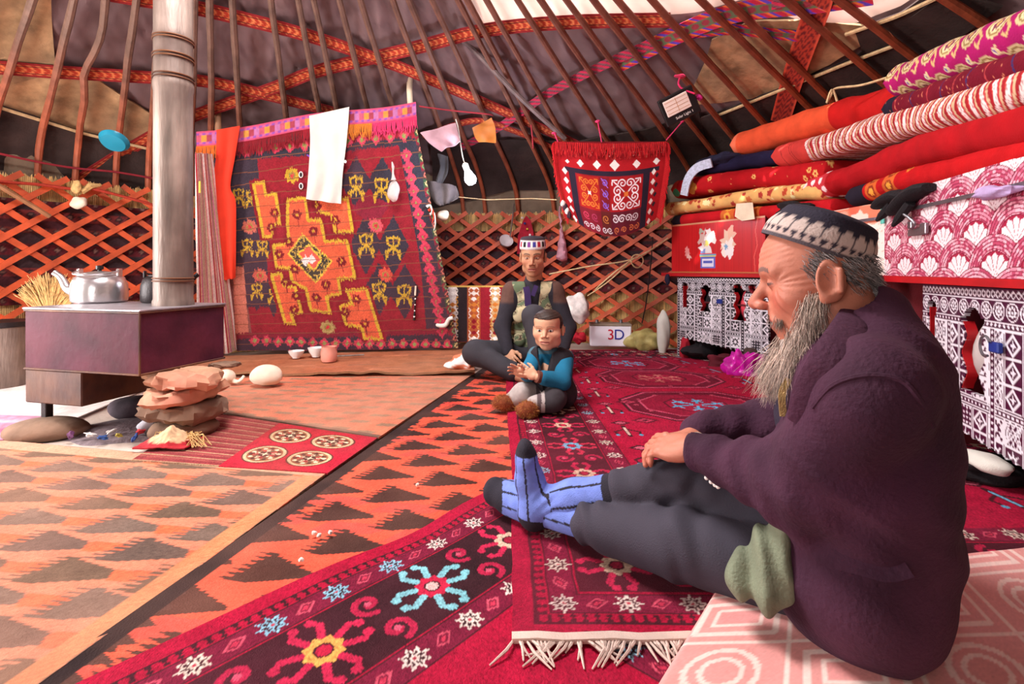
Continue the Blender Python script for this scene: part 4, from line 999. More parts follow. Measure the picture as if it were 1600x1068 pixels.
obj('post', g, m_wood, label='pale peeled crooked post rising above the right end of the hanging rug', cat='post')
g = MB(); g.tube(smooth_path([P(353, 42, 3.95), P(348, 80, 4.0), P(341, 128, 4.05), P(341, 202, 4.1), P(350, 330, 4.18), P(364, 520, 4.32)], 26), [.018] * 6 + [.024] * 20, 10, col='#a8795a')
obj('post', g, m_wood, label='short brown post behind the left end of the hanging rug', cat='post')
# striped cloth at the rug's left end
sc = Canvas(.5, 1.7, 130, '#c9a79c')
x = 0; k = 0
while x < .5:
    w0 = [.03, .012, .02, .008, .035, .012][k % 6]; sc.rect(x, 0, x + w0, 1.7, ['#dccac2', '#a82438', '#c8a088', '#c03a8a', '#b89a84', '#c84a58'][k % 6]); x += w0; k += 1
sc.speckle(.1, 3)
U, V = np.meshgrid(sc.xs / .5, sc.ys / 1.7); tl, tr_, brr, bl = P(308, 238, 3.70), P(332, 240, 3.82), P(372, 545, 4.36), P(312, 560, 4.1)
Q = [np.array(q) for q in (tl, tr_, brr, bl)]; u, v = U[..., None], V[..., None]; X = Q[0] * (1 - u) * (1 - v) + Q[1] * u * (1 - v) + Q[2] * u * v + Q[3] * (1 - u) * v
X = X + RN * (.02 * np.sin(U * 16 + V * 2) + .02)[..., None]; sheet('striped_cloth', X, m_cloth, sc.a, thick=.006, label='pale cloth with pink and red stripes hanging left of the large rug', cat='cloth')
# ---- things hung on the rug
def drape(name, left, right, fold, folds, off, material, label, cat, parent=None, cols=None, top_over=True, sharp=0.0, ptf=at6, seed=1, n=36, m=44, thick=.006):
    L_ = smooth_path(left, m); R_ = smooth_path(right, m); X = np.zeros((m, n, 3))
    for j in range(m):
        for i in range(n):
            t = i / (n - 1); f = fold * (math.sin(folds * t * 2 * math.pi + 1.2 * math.sin(j * .12 + seed)) + .4 * math.sin(folds * 4.7 * t + j * .2)) * (.35 + .65 * j / m)
            x = lerp(L_[j][0], R_[j][0], t); y = lerp(L_[j][1], R_[j][1], t); X[j, i] = ptf(x, y, off + f)
    return sheet(name, X, material, cols, thick=thick, parent=parent, label=label, cat=cat)
drape('towel', [(440, 62), (442, 150), (432, 270), (425, 345)], [(592, 30), (580, 140), (562, 260), (555, 362)], .008, 2.0, .055, m_cottonw, 'white towel folded over the top of the hanging rug', 'towel')
drape('orange_cloth', [(103, 112), (100, 200), (88, 290), (88, 410), (105, 520), (120, 620), (135, 642)], [(185, 98), (165, 200), (148, 300), (166, 350), (168, 450), (168, 560), (166, 635)], .010, 1.6, .055, m_orange, 'long orange cloth hanging at the left end of the rug', 'cloth', seed=3)
pb_ = thing('plastic_bag', 'knotted clear plastic bag with pinkish contents hanging on the rug right of the towel', 'plastic bag', tuple(at6(757, 368, .05)))
g = MB(); c = at6(757, 315, .06); g.blob(c, (.048, .045, .085), 5, .12, 16, freq=3); obj('bag', g, m_film, pb_)
g = MB(); g.tube(smooth_path([at6(757, 275, .055), at6(755, 250, .05), at6(756, 232, .05), at6(752, 212, .045)], 8), [.022, .014, .008, .007, .008, .012, .008, .004], 8); obj('neck', g, m_film, pb_)
sg_ = thing('sunglasses', 'white rimmed sunglasses hooked on the rug left of the towel', 'sunglasses', tuple(at6(401, 310, .02)))
for y in (262, 302):
    g = MB(); c = at6(402, y, .025); ex = np.array(at6(410, y, .025) - c); ey = np.array(at6(402, y + 10, .025) - c); ex /= np.linalg.norm(ex); ey /= np.linalg.norm(ey)
    ol = [c + Vector(ex * .013 * math.cos(a) + ey * .022 * math.sin(a)) for a in np.linspace(0, 2 * math.pi, 19)[:-1]]
    g.tube(ol + ol[:1], .004, 6); fr_ = obj('frame', g, m_china, sg_)
    g = MB(); g.add(ol + [q + Vector(RN * .002) for q in ol], [tuple(range(18)), tuple(range(35, 17, -1))]); obj('lens', g, m_black, fr_)
nk = thing('bead_string', 'string of dark and white beads hanging low on the right of the rug', 'beads', tuple(at6(838, 812, .02)))
g = MB(); g.tube([at6(840, 668, .014), at6(838, 740, .018), at6(834, 812, .016)], .002, 5); obj('cord', g, m_black, nk)
for k in range(16):
    p = at6(839 - k * .3, 720 + k * 6, .02); g = MB(); g.blob(p, (.007 + .003 * (k > 10),) * 3, k, 0, 6); obj('bead', g, m_china if k % 4 == 1 else m_black, nk)
g = MB(); g.tube([at6(840, 675, .018), at6(838, 712, .02)], .008, 8); obj('pendant', g, m_chalk, nk)
g = MB(); g.tube(smooth_path([at6(985, 800, .03), at6(970, 805, .035), at6(958, 828, .035), at6(935, 832, .035), at6(920, 828, .03)], 14), [.018, .017, .017, .017, .018, .019, .02, .02, .019, .018, .017, .016, .014, .006], 10)
obj('sock', g, m_cottonw, label='small white sock pinned to the lower right edge of the hanging rug', cat='sock')
g = MB(); g.tube([at6(428, 192, .05), at6(450, 205, .05)], .006, 8); obj('clothes_peg', g, mat('purple_plastic', '#7a48b8', bump=0, rough=.4), label='purple peg at the left edge of the white towel', cat='peg')
g = MB(); g.blob(at6(571, 214, .05), (.014, .01, .012), 3, .2, 8); obj('clothes_peg', g, m_china, label='small white peg at the right edge of the white towel', cat='peg')
g = MB(); g.box(P(312, 292, 3.66), (.014, .006, .085), None, .003); obj('tag', g, mat('yellow_plastic', '#d8b83a', bump=0, rough=.5), label='small yellow tag on the striped cloth left of the orange cloth', cat='tag')
for k in range(3):
    p = at6(884 + k * 7, 372 + k * 14, .02)
    g = MB(); g.tube(smooth_path([p, p + Vector((.03, 0, .012)), p + Vector((.045, -.01, -.03 - .02 * k)), p + Vector((.03, 0, -.07 - .03 * k))], 10), [.012, .012, .01, .009, .008, .006, .005, .004, .004, .003], 6)
    obj('ribbon', g, m_cottonw if k != 1 else m_orange, label=['white ribbon knotted highest on the right edge of the hanging rug', 'orange ribbon between two white ones at the right edge of the hanging rug', 'white ribbon trailing lowest on the right edge of the hanging rug'][k], cat='ribbon')
# bowls, mug, stick, crumpled cloth on the felt before the rug
def bowl(c, r, h_, m_, label, name='bowl'):
    g = MB(); g.lathe([(.0001, 0), (r * .45, 0), (r * .5, h_ * .12), (r * .8, h_ * .5), (r, h_), (r * .94, h_), (r * .72, h_ * .5), (r * .4, h_ * .2), (.0001, h_ * .18)], c, 28); obj(name, g, m_, label=label, cat='bowl', group='bowls before the hanging rug')
bowl(tuple(G(463, 559, .038)), .062, .058, m_china, 'white china bowl standing alone on the brown felt')
bowl(tuple(G(494, 557, .038)), .066, .075, m_china, 'white china bowl just behind the pink mug')
mg = G(514, 564, .036); g = MB(); g.lathe([(.0001, 0), (.052, 0), (.06, .02), (.062, .07), (.054, .095), (.057, .115), (.052, .115), (.048, .03), (.0001, .02)], mg, 28); obj('mug', g, m_clay, label='pinkish clay mug standing before the white bowl', cat='mug')
a, b = G(527, 556, .047), G(569, 554, .05); g = MB(); g.tube([a, b], .007, 8, col='#8a6a5a'); obj('knife', g, m_pipe, label='thin grey knife lying right of the pink mug', cat='knife')
def crumple(name, c, s, cols, label, cat, seed=1, amp=.35, m_=None, freq=3.2):
    g = MB(); g.blob(c, s, seed, amp, 20, freq=freq, flatb=s[2] * .55); V = np.array(g.v); q = noise2(V[:, 0] * 40, V[:, 2] * 40 + V[:, 1] * 20, seed)
    cc = np.where((q > .25)[:, None], np.array(lin(cols[1])), np.array(lin(cols[0]))); return obj(name, (V, g.f, cc), m_ or m_cloth, label=label, cat=cat)
crumple('crumpled_cloth', tuple(G(722, 566, .055)), (.11, .09, .055), ('#e8e0da', '#d87a58'), 'crumpled white and orange cloth at the foot of the hanging rug', 'cloth', 5)
# ---- left wall bits
g = MB(); g.lathe([(.0001, .025), (.07, .018), (.085, 0), (.089, -.010), (.07, .005), (.0001, .012)], P(178, 221, 3.45), 32, axis=(.12, -.62, -.78)); obj('plate', g, mat('blue_enamel', '#1f7f9a', bump=0, rough=.3, var=.05), label='blue plate tucked behind a roof pole above the left lattice', cat='plate')
b4 = [roof_hit(*p) for p in ((-20, 228), (60, 246), (120, 256), (180, 262), (238, 272))]
g = MB(); g.tube(smooth_path([roof_pt(d, s, -.05) for d, s in b4], 40), .008, 6); obj('cord', g, mat('red_cord', '#8e2430', bump=.4, bscale=300), label='dark red twisted cord strung level above the left lattice', cat='cord')
def on_lat(px, py, inset=.16):
    k = (px - 800) / FPX; y = 3.0
    for _ in range(60):
        x = k * y; d = math.degrees(math.atan2(y - CY, x - CX)); rr_ = math.hypot(x - CX, y - CY); y += (wall_r(d) - inset - rr_) * .6
    return P(px, py, y)
g = MB(); g.tube(smooth_path([on_lat(-20, 283), on_lat(60, 288), on_lat(120, 296), on_lat(150, 296, .19), on_lat(240, 320, .2)], 30), .022, 8, flat=.5, col='#b84030'); obj('tension_strap', g, m_band, label='red strap tied along the top of the left lattice', cat='strap')
g = MB(); g.tube([on_lat(-10, 285, .19), on_lat(78, 338, .19)], .016, 8, col='#9a6a48'); obj('stick', g, m_wood, label='round wooden stick pushed slantwise into the left lattice', cat='stick')
sh_ = thing('shell_ornament', 'cream shell tied with string to the top of the left lattice', 'ornament', tuple(on_lat(124, 326, .2)))
g = MB(); g.blob(on_lat(124, 316, .2), (.06, .035, .045), 6, .15, 14); obj('shell', g, m_chalk, sh_)
g = MB(); g.blob(on_lat(118, 292, .2), (.035, .02, .04), 9, .3, 10); g.tube([on_lat(128, 300, .2), on_lat(142, 290, .2), on_lat(158, 289, .2)], [.02, .026, .01], 8); obj('tie', g, m_straw, sh_)
# ================================================================== cabinets, trunks and quilts along the right wall
FC = np.array([(1.36, .80), (1.45, 1.10), (1.57, 1.57), (1.80, 2.45), (1.83, 3.0), (1.75, 3.55), (1.37, 4.30), (1.22, 4.6)])
FCs = smooth_path(FC, 400); FCL = np.concatenate([[0], np.cumsum(np.linalg.norm(np.diff(FCs, axis=0), axis=1))])
def fc_at(px, inset=0.0):
    """point of the furniture front line seen at photo column px, and its outward (to the wall) direction"""
    r = (px - 800) / FPX; i = int(np.argmin(np.abs(FCs[:, 0] / FCs[:, 1] - r))); t = FCs[min(i + 1, 399)] - FCs[max(i - 1, 0)]; t /= np.linalg.norm(t); nw = np.array([t[1], -t[0]])
    return FCs[i] + nw * inset, nw, t
m_red = mat('red_lacquer', '#b3141c', var=.18, vscale=7, bump=.12, bscale=40, rough=.4, spec=.5, dust='#7a1216', dust_amt=.4, stretch=(1, 1, 4))
m_maroon = mat('dark_red_board', '#5a0f18', var=.2, bump=.2, rough=.6)
m_print = mat('printed_board', attr=True, var=.05, vscale=6, bump=.05, rough=.35, spec=.5)
m_quilt = mat('velvet_quilt', attr=True, var=.16, vscale=10, bump=.35, bscale=130, rough=.9, sheen=.12, spec=.2)
m_navyc = mat('navy_cloth', '#1d1a33', var=.25, bump=.5, bscale=120, rough=.9, sheen=.15)
m_blackc = mat('black_cloth', '#1c171b', var=.25, bump=.5, bscale=140, rough=.9, sheen=.1)
m_iron = mat('dull_iron', '#8d8a90', var=.2, bump=.2, rough=.35, metal=.85)
def masked(name, X, keep, C, thick, nrm, material, parent=None, **kw):
    H_, W_ = X.shape[:2]; V = X.reshape(-1, 3); n = len(V); nr = np.array(nrm); V2 = np.concatenate([V, V - nr * thick]); F = []
    idx = lambda j, i: j * W_ + i
    js, is_ = np.nonzero(keep)
    a = js * W_ + is_; F1 = np.stack([a, a + 1, a + W_ + 1, a + W_], 1); Fs = [F1, F1[:, ::-1] + n]
    for dj, di, e0, e1 in ((-1, 0, (0, 0), (0, 1)), (1, 0, (1, 1), (1, 0)), (0, -1, (1, 0), (0, 0)), (0, 1, (0, 1), (1, 1))):
        kp = np.pad(keep, 1); nb = kp[1 + dj:1 + dj + keep.shape[0], 1 + di:1 + di + keep.shape[1]]; jj, ii = np.nonzero(keep & ~nb)
        p = (jj + e0[0]) * W_ + ii + e0[1]; q = (jj + e1[0]) * W_ + ii + e1[1]; Fs.append(np.stack([q, p, p + n, q + n], 1))
    return obj(name, (V2, np.concatenate(Fs), np.concatenate([C.reshape(-1, 3)] * 2)), material, parent, smooth=False, **kw)
def tile_board(w_, h_, dk, res, seed):
    c = Canvas(w_, h_, res, dk); WH = '#e4dfe6'; r_ = np.random.default_rng(seed)
    def cell(x, y, a, b, k):
        c.rect(x, y, x + a, y + b, WH); c.rect(x + .004, y + .004, x + a - .004, y + b - .004, dk); cx, cy = x + a / 2, y + b / 2
        if k == 0:
            for q in np.arange(-a, a, a / 3): c.stroke([(max(x, cx + q - b / 2), cy - b / 2), (min(x + a, cx + q + b / 2), cy + b / 2)], .005, WH); c.stroke([(max(x, cx + q - b / 2), cy + b / 2), (min(x + a, cx + q + b / 2), cy - b / 2)], .005, WH)
        elif k == 1: c.rect(x + .006, y + .006, x + a - .006, y + b - .006, WH); c.flower(cx, cy, min(a, b) * .38, 8, dk, WH, .4, depth=.5); [c.disc(x + a * fx, y + b * fy, .006, dk) for fx in (.15, .85) for fy in (.15, .85)]
        elif k == 2: c.diamond(cx, cy, a * .46, b * .46, WH); c.diamond(cx, cy, a * .3, b * .3, dk); c.star(cx, cy, a * .22, 4, WH, .35)
        elif k == 3: c.star(cx, cy, a * .48, 8, WH, .4); c.disc(cx, cy, a * .14, dk)
        else:
            for fx in np.arange(.15, 1, .23):
                for fy in np.arange(.15, 1, .23): c.disc(x + a * fx, y + b * fy, .005, WH)
    def dots(x0, x1, y, vert=False):
        for t in np.arange(x0, x1, .022): (c.disc(y, t, .0055, WH) if vert else c.disc(t, y, .0055, WH))
    for x in np.arange(.012, w_, .026): c.disc(x, .02, .012, WH); c.disc(x, .02, .007, dk)
    c.rect(0, .036, w_, .041, WH)
    for x in np.arange(.035, w_, .068): c.disc(x, .076, .031, WH); c.disc(x, .076, .026, dk); c.flower(x, .076, .021, 8, WH, dk, .5); c.disc(x, .076, .006, WH)
    c.rect(0, .110, w_, .115, WH); dots(.01, w_, .124); c.rect(0, .133, w_, .138, WH)
    y = .140
    for row, bh in enumerate((.085, .085, .085)):
        x = 0.012; k = row
        while x < w_: cell(x, y, .085, bh, [2, 0, 1, 3][(k * 3 + row + seed) % 4]); x += .088; k += 1
        y += bh + .002
    c.rect(0, y, w_, y + .004, WH); dots(.01, w_, y + .014); c.rect(0, y + .024, w_, y + .028, WH); y += .03; x = .012; k = 0
    while x < w_: cell(x, y, .085, .08, [0, 4, 2, 1][(k + seed) % 4]); x += .088; k += 1
    y += .082
    while y < h_: cell_y = y; [cell(x, cell_y, .085, .085, 3) for x in np.arange(.012, w_, .088)]; y += .088
    for x in (.0, .19, .46, .63, .86):
        if x < w_: c.rect(x, .14, x + .03, h_, dk); c.rect(x, .14, x + .004, h_, WH); c.rect(x + .028, .14, x + .032, h_, WH); dots(.15, h_, x + .016, True)
    return c
def cabinet(pA, pB, cuts, dk, label, legs, seed, res=230, ztop=.685, hb=.52):
    """pA far end, pB near end (plan points); board hung from ztop"""
    pA = np.array(pA); pB = np.array(pB); L = np.linalg.norm(pB - pA); e = (pB - pA) / L; nw = np.array([-e[1], e[0]]); nw = nw if nw[0] > 0 else -nw
    t = thing('cabinet', label, 'cabinet', (*((pA + pB) / 2 + nw * .2), 0)); h_ = ztop - .0
    c = tile_board(L, h_, dk, res, seed); U, V = np.meshgrid(c.xs, c.ys); um = (U[1:, 1:] + U[:-1, :-1]) / 2; vm = (V[1:, 1:] + V[:-1, :-1]) / 2
    X = np.stack([pA[0] + e[0] * U, pA[1] + e[1] * U, ztop - V], -1); keep = np.ones(um.shape, bool)
    edge = hb - .03 + .012 * np.abs((um * 22) % 1 - .5) * 2 + .05 * (um / L)
    keep &= (vm < edge) | ((um < .085) & legs[0]) | ((um > L - .085) & legs[1])
    rim = np.zeros(um.shape, bool)
    for (cx, v0, v1, hw_, kind) in cuts:
        def inside(g):
            y = (vm - v0) / (v1 - v0)
            if kind == 'slot': wv = hw_ * np.ones_like(y); top = ((um - cx) ** 2 + (vm - v0 - hw_) ** 2 < (hw_ + .012 + g) ** 2)
            else: wv = hw_ * (.78 + .22 * np.cos(y * 12.5)) ; top = ((um - cx) ** 2 + (vm - v0 - .02) ** 2 < (hw_ * .75 + g) ** 2)
            return ((abs(um - cx) < wv + g) & (vm > v0 - g) & (vm < v1 + g)) | top
        keep &= ~inside(0.0)
    nf = np.array([-nw[0], -nw[1], 0]); masked('front_board', X, keep, c.a, .018, nf, m_print, t, label='patterned front board with arched cut-outs')
    for (cx, v0, v1, hw_, kind) in cuts:                             # red rims inside the cut-outs
        for q in (-1, 1):
            g = MB(); pts = [(cx + q * hw_ * (1 if kind == 'slot' else (.78 + .22 * math.cos(y * 12.5))), v0 + (v1 - v0) * y) for y in np.linspace(.08, 1, 14)]
            g.bar([Vector((pA[0] + e[0] * u + nw[0] * .022, pA[1] + e[1] * u + nw[1] * .022, ztop - v)) for u, v in pts], .034, .007, (e[0], e[1], 0)); obj('cutout_rim', g, m_red, t)
    R = Matrix(((e[0], nw[0], 0), (e[1], nw[1], 0), (0, 0, 1))); mid = (pA + pB) / 2
    g = MB(); bk = mid + nw * .38; g.box((*bk, ztop / 2), (L, .015, ztop), R)
    for q, s_ in ((pA, 1), (pB, -1)): qq = q + e * s_ * .012 + nw * .2; g.box((*qq, ztop / 2), (.02, .36, ztop), R)
    qq = mid + nw * .2; g.box((*qq, ztop - .2), (L - .03, .34, .012), R); obj('body', g, m_maroon, t)
    return t, pA, pB, e, nw
F0, F1 = (1.385, 4.29), (1.765, 3.52)
cab1 = cabinet(F0, F1, [(.085, .06, .25, .022, 'slot'), (.30, .08, .27, .055, 'vase'), (.62, .09, .31, .055, 'vase'), (.60, .055, .075, .03, 'slot'), (.72, .055, .075, .022, 'slot')], '#1d1420', 'low cabinet with black and white patterned front beneath the red trunk', (True, False), 1)
NA, NB = (1.765, 2.20), (1.47, 1.17)
cab2 = cabinet(NA, NB, [(.075, .075, .31, .026, 'slot'), (.36, .11, .38, .075, 'vase'), (.80, .11, .38, .075, 'vase')], '#431030', 'low cabinet with maroon and white patterned front behind the old man', (False, True), 2, hb=.55)
g = MB()                                                             # the white bags behind the cut-outs
t_, pA, pB, e, nw = cab2
q = pA + e * .36 + nw * .10; g.blob((*q, .44), (.10, .06, .15), 4, .1, 14); obj('bag', g, m_film, label='whitish bag seen through the large cut-out of the maroon cabinet', cat='bag')
t_, pA1, pB1, e1_, nw1 = cab1
q = pA1 + e1_ * .62 + nw1 * .10; g = MB(); g.blob((*q, .48), (.06, .05, .12), 5, .15, 14, freq=4); obj('bag', g, mat('red_foil', '#c83a4a', var=.4, vscale=25, bump=.4, rough=.35), label='shiny red packet seen through the right cut-out of the black and white cabinet', cat='bag')
q = pA1 + e1_ * .30 + nw1 * .12; g = MB(); g.blob((*q, .49), (.07, .05, .10), 7, .15, 14); obj('bag', g, m_blackc, label='dark bundle seen through the middle cut-out of the black and white cabinet', cat='bag')
for (cb, uu, zz) in ((cab1, .455, .505), (cab2, .53, .49), (cab1, .80, .50)):
    t_, a_, b_, e_, n_ = cb; q = a_ + e_ * uu - n_ * .018
    lk = thing('padlock', {0: 'small blue padlock between the cut-outs of the black and white cabinet', 1: 'blue padlock with big steel hoop on the maroon cabinet', 2: 'blue padlock near the old man\'s mouth, on the black and white cabinet'}[0 if cb is cab1 and uu < .6 else 1 if cb is cab2 else 2], 'padlock', (*q, zz))
    R = Matrix(((e_[0], n_[0], 0), (e_[1], n_[1], 0), (0, 0, 1))); g = MB(); g.box((*q, zz), (.05, .018, .035), R, .004); obj('body', g, mat('blue_enamel_lock', '#1c2f80', var=.1, bump=.05, rough=.4), lk)
    g = MB(); g.tube([Vector((*(q - e_ * .03), zz)) + Vector((e_[0] * .028 * math.cos(a) - n_[0] * .014, e_[1] * .028 * math.cos(a) - n_[1] * .014, .034 * math.sin(a))) for a in np.linspace(.5, 5.2, 16)], .0045, 8); obj('shackle', g, m_iron, lk)
# long red board and recess between the cabinets
def run(px0, px1, n=30, inset=0.0):
    i0 = int(np.argmin(np.abs(FCs[:, 0] / FCs[:, 1] - (px0 - 800) / FPX))); i1 = int(np.argmin(np.abs(FCs[:, 0] / FCs[:, 1] - (px1 - 800) / FPX)))
    q = FCs[np.linspace(i0, i1, n).astype(int)]; tt = np.gradient(q, axis=0); tt /= np.linalg.norm(tt, axis=1, keepdims=True); nw = np.stack([tt[:, 1], -tt[:, 0]], 1); nw *= np.where(nw[:, :1] < 0, -1, 1); return q + nw * inset, nw
q, nw = run(1036, 1860); g = MB(); n = len(q); V = []
for (ins, z) in ((-.022, .690), (-.022, .718), (.42, .718), (.42, .690)): V += [(*(q[i] + nw[i] * ins), z) for i in range(n)]
F = [(k * n + i, k * n + i + 1, ((k + 1) % 4) * n + i + 1, ((k + 1) % 4) * n + i) for k in range(4) for i in range(n - 1)] + [(0, n, 2 * n, 3 * n), (n - 1, 4 * n - 1, 3 * n - 1, 2 * n - 1)]
g.add(V, F); obj('shelf_board', g, m_red, label='long red board over both patterned cabinets, carrying the trunks', cat='shelf', smooth=False)
q, nw = run(1225, 1437, 12, .10); g = MB(); n = len(q); V = []
for (ins, z) in ((0, .0), (0, .688), (.03, .688), (.03, .0)): V += [(*(q[i] + nw[i] * ins), z) for i in range(n)]
F = [(k * n + i, k * n + i + 1, ((k + 1) % 4) * n + i + 1, ((k + 1) % 4) * n + i) for k in range(4) for i in range(n - 1)] + [(0, n, 2 * n, 3 * n), (n - 1, 4 * n - 1, 3 * n - 1, 2 * n - 1)]
g.add(V, F); obj('panel', g, m_maroon, label='plain dark red panel between the two patterned cabinets', cat='panel', smooth=False)
# ---- trunks
def trunk(pA, pB, h_, depth, cv, body_m, label, lid_h=.0, z0=.719, seam_m=None):
    pA = np.array(pA); pB = np.array(pB); L = np.linalg.norm(pB - pA); e = (pB - pA) / L; nw = np.array([-e[1], e[0]]); nw = nw if nw[0] > 0 else -nw; mid = (pA + pB) / 2
    t = thing('trunk', label, 'trunk', (*(mid + nw * depth / 2), z0)); R = Matrix(((e[0], nw[0], 0), (e[1], nw[1], 0), (0, 0, 1)))
    g = MB(); qq = mid + nw * (depth / 2 + .004); g.box((*qq, z0 + (h_ - lid_h) / 2), (L, depth, h_ - lid_h - .002), R, .004); obj('body', g, body_m, t)
    nr = int(cv.H * (1 - lid_h / h_)) if lid_h else cv.H; U, V = np.meshgrid(cv.xs / cv.w * L, cv.ys); X = np.stack([pA[0] + e[0] * U, pA[1] + e[1] * U, z0 + V / cv.h * h_], -1)
    sheet('front_panel', X[:nr], m_print, cv.a[:nr], thick=.005, nrm=(-nw[0], -nw[1], 0), parent=t, smooth=False)
    if lid_h:
        g = MB(); g.box((*(mid + nw * (depth / 2 + .002)), z0 + h_ - lid_h / 2 + .003), (L + .01, depth + .01, lid_h - .004), R, .005); ld = obj('lid', g, body_m, t)
        X2 = X[nr:] + np.array([-nw[0] * .004, -nw[1] * .004, .003]); sheet('lid_front', X2, m_print, cv.a[nr:], thick=.004, nrm=(-nw[0], -nw[1], 0), parent=ld, smooth=False)
        g = MB(); p0 = Vector((*(pA - nw * .010), z0 + h_ - lid_h + .002)); p1 = Vector((*(pB - nw * .010), z0 + h_ - lid_h + .002)); g.bar([p0, p1], .014, .006, (nw[0], nw[1], 0)); obj('edge_strip', g, m_iron, ld)
    return t, pA, pB, e, nw, z0
L1 = math.dist((1.345, 4.31), (1.745, 3.53))
cv = Canvas(L1, .40, 260, '#b8161c'); r_ = np.random.default_rng(4)
for k in range(60): x = r_.uniform(0, L1); cv.rect(x, 0, x + r_.uniform(.002, .006), .4, ['#a81218', '#c41c20'][k % 2])
def torn(x, y, s, col, seed):
    q = np.random.default_rng(seed); a = np.linspace(0, 2 * math.pi, 17)[:-1]; rr = s * (1 + .55 * q.uniform(-1, 1, 16)); cv.poly(np.stack([x + rr * np.cos(a), y + rr * 1.2 * np.sin(a)], 1), col)
for (x, y, s, cl) in ((.36, .20, .07, '#d8cfd0'), (.33, .27, .05, '#c8a8a0'), (.40, .28, .045, '#e6dcd8'), (.34, .14, .03, '#7a8ac0'), (.56, .25, .06, '#d8b8a0'), (.57, .19, .05, '#e8d8d0'), (.60, .30, .035, '#d9a890'), (.58, .15, .03, '#e4dcdc'), (.17, .17, .03, '#d88a88'), (.19, .13, .02, '#e0b0a8'), (.31, .33, .025, '#9aa090'), (.55, .2, .02, '#6a9ac0'), (.37, .23, .02, '#c8c060')): torn(x, y, s, cl, int(x * 1000 + y * 100))
cv.rect(.31, .035, .45, .125, '#5a62b8'); cv.rect(.325, .05, .435, .11, '#d8d4e4'); cv.rect(.335, .075, .425, .095, '#4a56b0'); cv.rect(.30, .125, .46, .135, '#d8c83a'); cv.rect(.30, .135, .46, .145, '#58a0c0'); cv.rect(.30, .145, .46, .155, '#c83a4a')
cv.stroke([(.80, 0), (.79, .12), (.815, .2), (.80, .3), (.82, .4)], .008, '#d0584c'); cv.rect(0, .388, L1, .40, '#c8906a'); cv.rect(0, 0, L1, .008, '#b06a3c')
tk1 = trunk((1.345, 4.31), (1.745, 3.53), .40, .34, cv, m_maroon, 'red trunk with torn stickers at the far end of the shelf board')
cv = Canvas(.66, .35, 200, '#f0ddd4'); r_ = np.random.default_rng(8)
for k in range(260): cv.disc(r_.uniform(0, .66), r_.uniform(0, .35), .004, '#e8b8a8')
for (x, y, s) in ((.15, .2, .085), (.42, .22, .10), (.52, .07, .06), (.08, .05, .05), (.28, .33, .07), (.58, .32, .06), (.32, .08, .045)):
    for k in range(4):
        for j in range(6): a = j * 1.05 + k * .6; cv.disc(x + s * (.75 - .2 * k) * math.cos(a), y + s * (.75 - .2 * k) * math.sin(a), s * (.5 - .09 * k), ['#eaa890', '#dd7a5e', '#ecb49e', '#d4624a'][k])
    cv.spiral(x, y, s * .5, .006, '#f6e4da', 0, 1.6)
    cv.stroke([(x + s, y - s), (x + s * 1.6, y - s * 1.2)], .008, '#c9a088')
cv.rect(0, .262, .66, .35, '#e07a5c')
for k in range(14): cv.disc(r_.uniform(0, .66), r_.uniform(.27, .345), r_.uniform(.015, .035), ['#eaa08a', '#f0cfc2', '#d8644c'][k % 3])
qA, _, _ = fc_at(1222, -.005); qB, _, _ = fc_at(1387, -.012)
tk2 = trunk(qA, qB, .35, .36, cv, mat('orange_board', '#d98a70', var=.1, bump=.1, rough=.5), 'trunk printed with orange roses between the red and the pink trunks', .075)
def fans(w_, h_, R, res):
    c = Canvas(w_, h_, res, '#d8788c'); rows = int(h_ / (R * .74)) + 3; r_ = np.random.default_rng(3)
    for j in range(rows, -2, -1):
        y = j * R * .74
        for i in range(-1, int(w_ / (R * 1.35)) + 2):
            x = i * R * 1.35 + (R * .675 if j % 2 else 0); c.disc(x, y, R, '#6a1028'); c.disc(x, y, R * .975, '#8a2444')
            for k in range(5):
                rr = R * (.95 - .085 * k); n = 26
                for q in range(n):
                    a = math.pi * (q + .5 * (k % 2)) / n; c.stroke([(x + rr * math.cos(a), y + rr * math.sin(a)), (x + rr * math.cos(a + .075), y + rr * math.sin(a + .075))], R * .058, ['#dc8ca0', '#b84a68', '#ecb4c0'][int(r_.integers(3))])
            c.disc(x, y, R * .62, '#6a1028'); c.disc(x, y, R * .60, '#a01c40')
            for q in range(7):
                a = math.pi * (q + .5) / 7; ca, sa = math.cos(a), math.sin(a); p0 = (x, y + .03 * R)
                c.poly([p0, (x + ca * R * .50 - sa * R * .10, y + sa * R * .50 + ca * R * .10), (x + ca * R * .575, y + sa * R * .575), (x + ca * R * .50 + sa * R * .10, y + sa * R * .50 - ca * R * .10)], '#f2dfe2')
    return c
qA, _, _ = fc_at(1388, -.016); qB, _, _ = fc_at(1740, -.016); cv = fans(np.linalg.norm(qB - qA), .37, .148, 300); cv.speckle(.03, 1)
tk3 = trunk(qA, qB, .37, .40, cv, mat('pink_board', '#c8707f', var=.08, bump=.05, rough=.5), 'pink trunk printed with white fan shapes, nearest the viewer', .085)
t_, pA, pB, e, nw, z0 = tk3; R = Matrix(((e[0], nw[0], 0), (e[1], nw[1], 0), (0, 0, 1)))
g = MB(); q = pA + e * .34 - nw * .016; g.box((*q, z0 + .185), (.14, .010, .030), R, .003); g.box((*(q + e * .055), z0 + .195), (.045, .014, .045), R, .003); obj('latch', g, m_iron, t_)
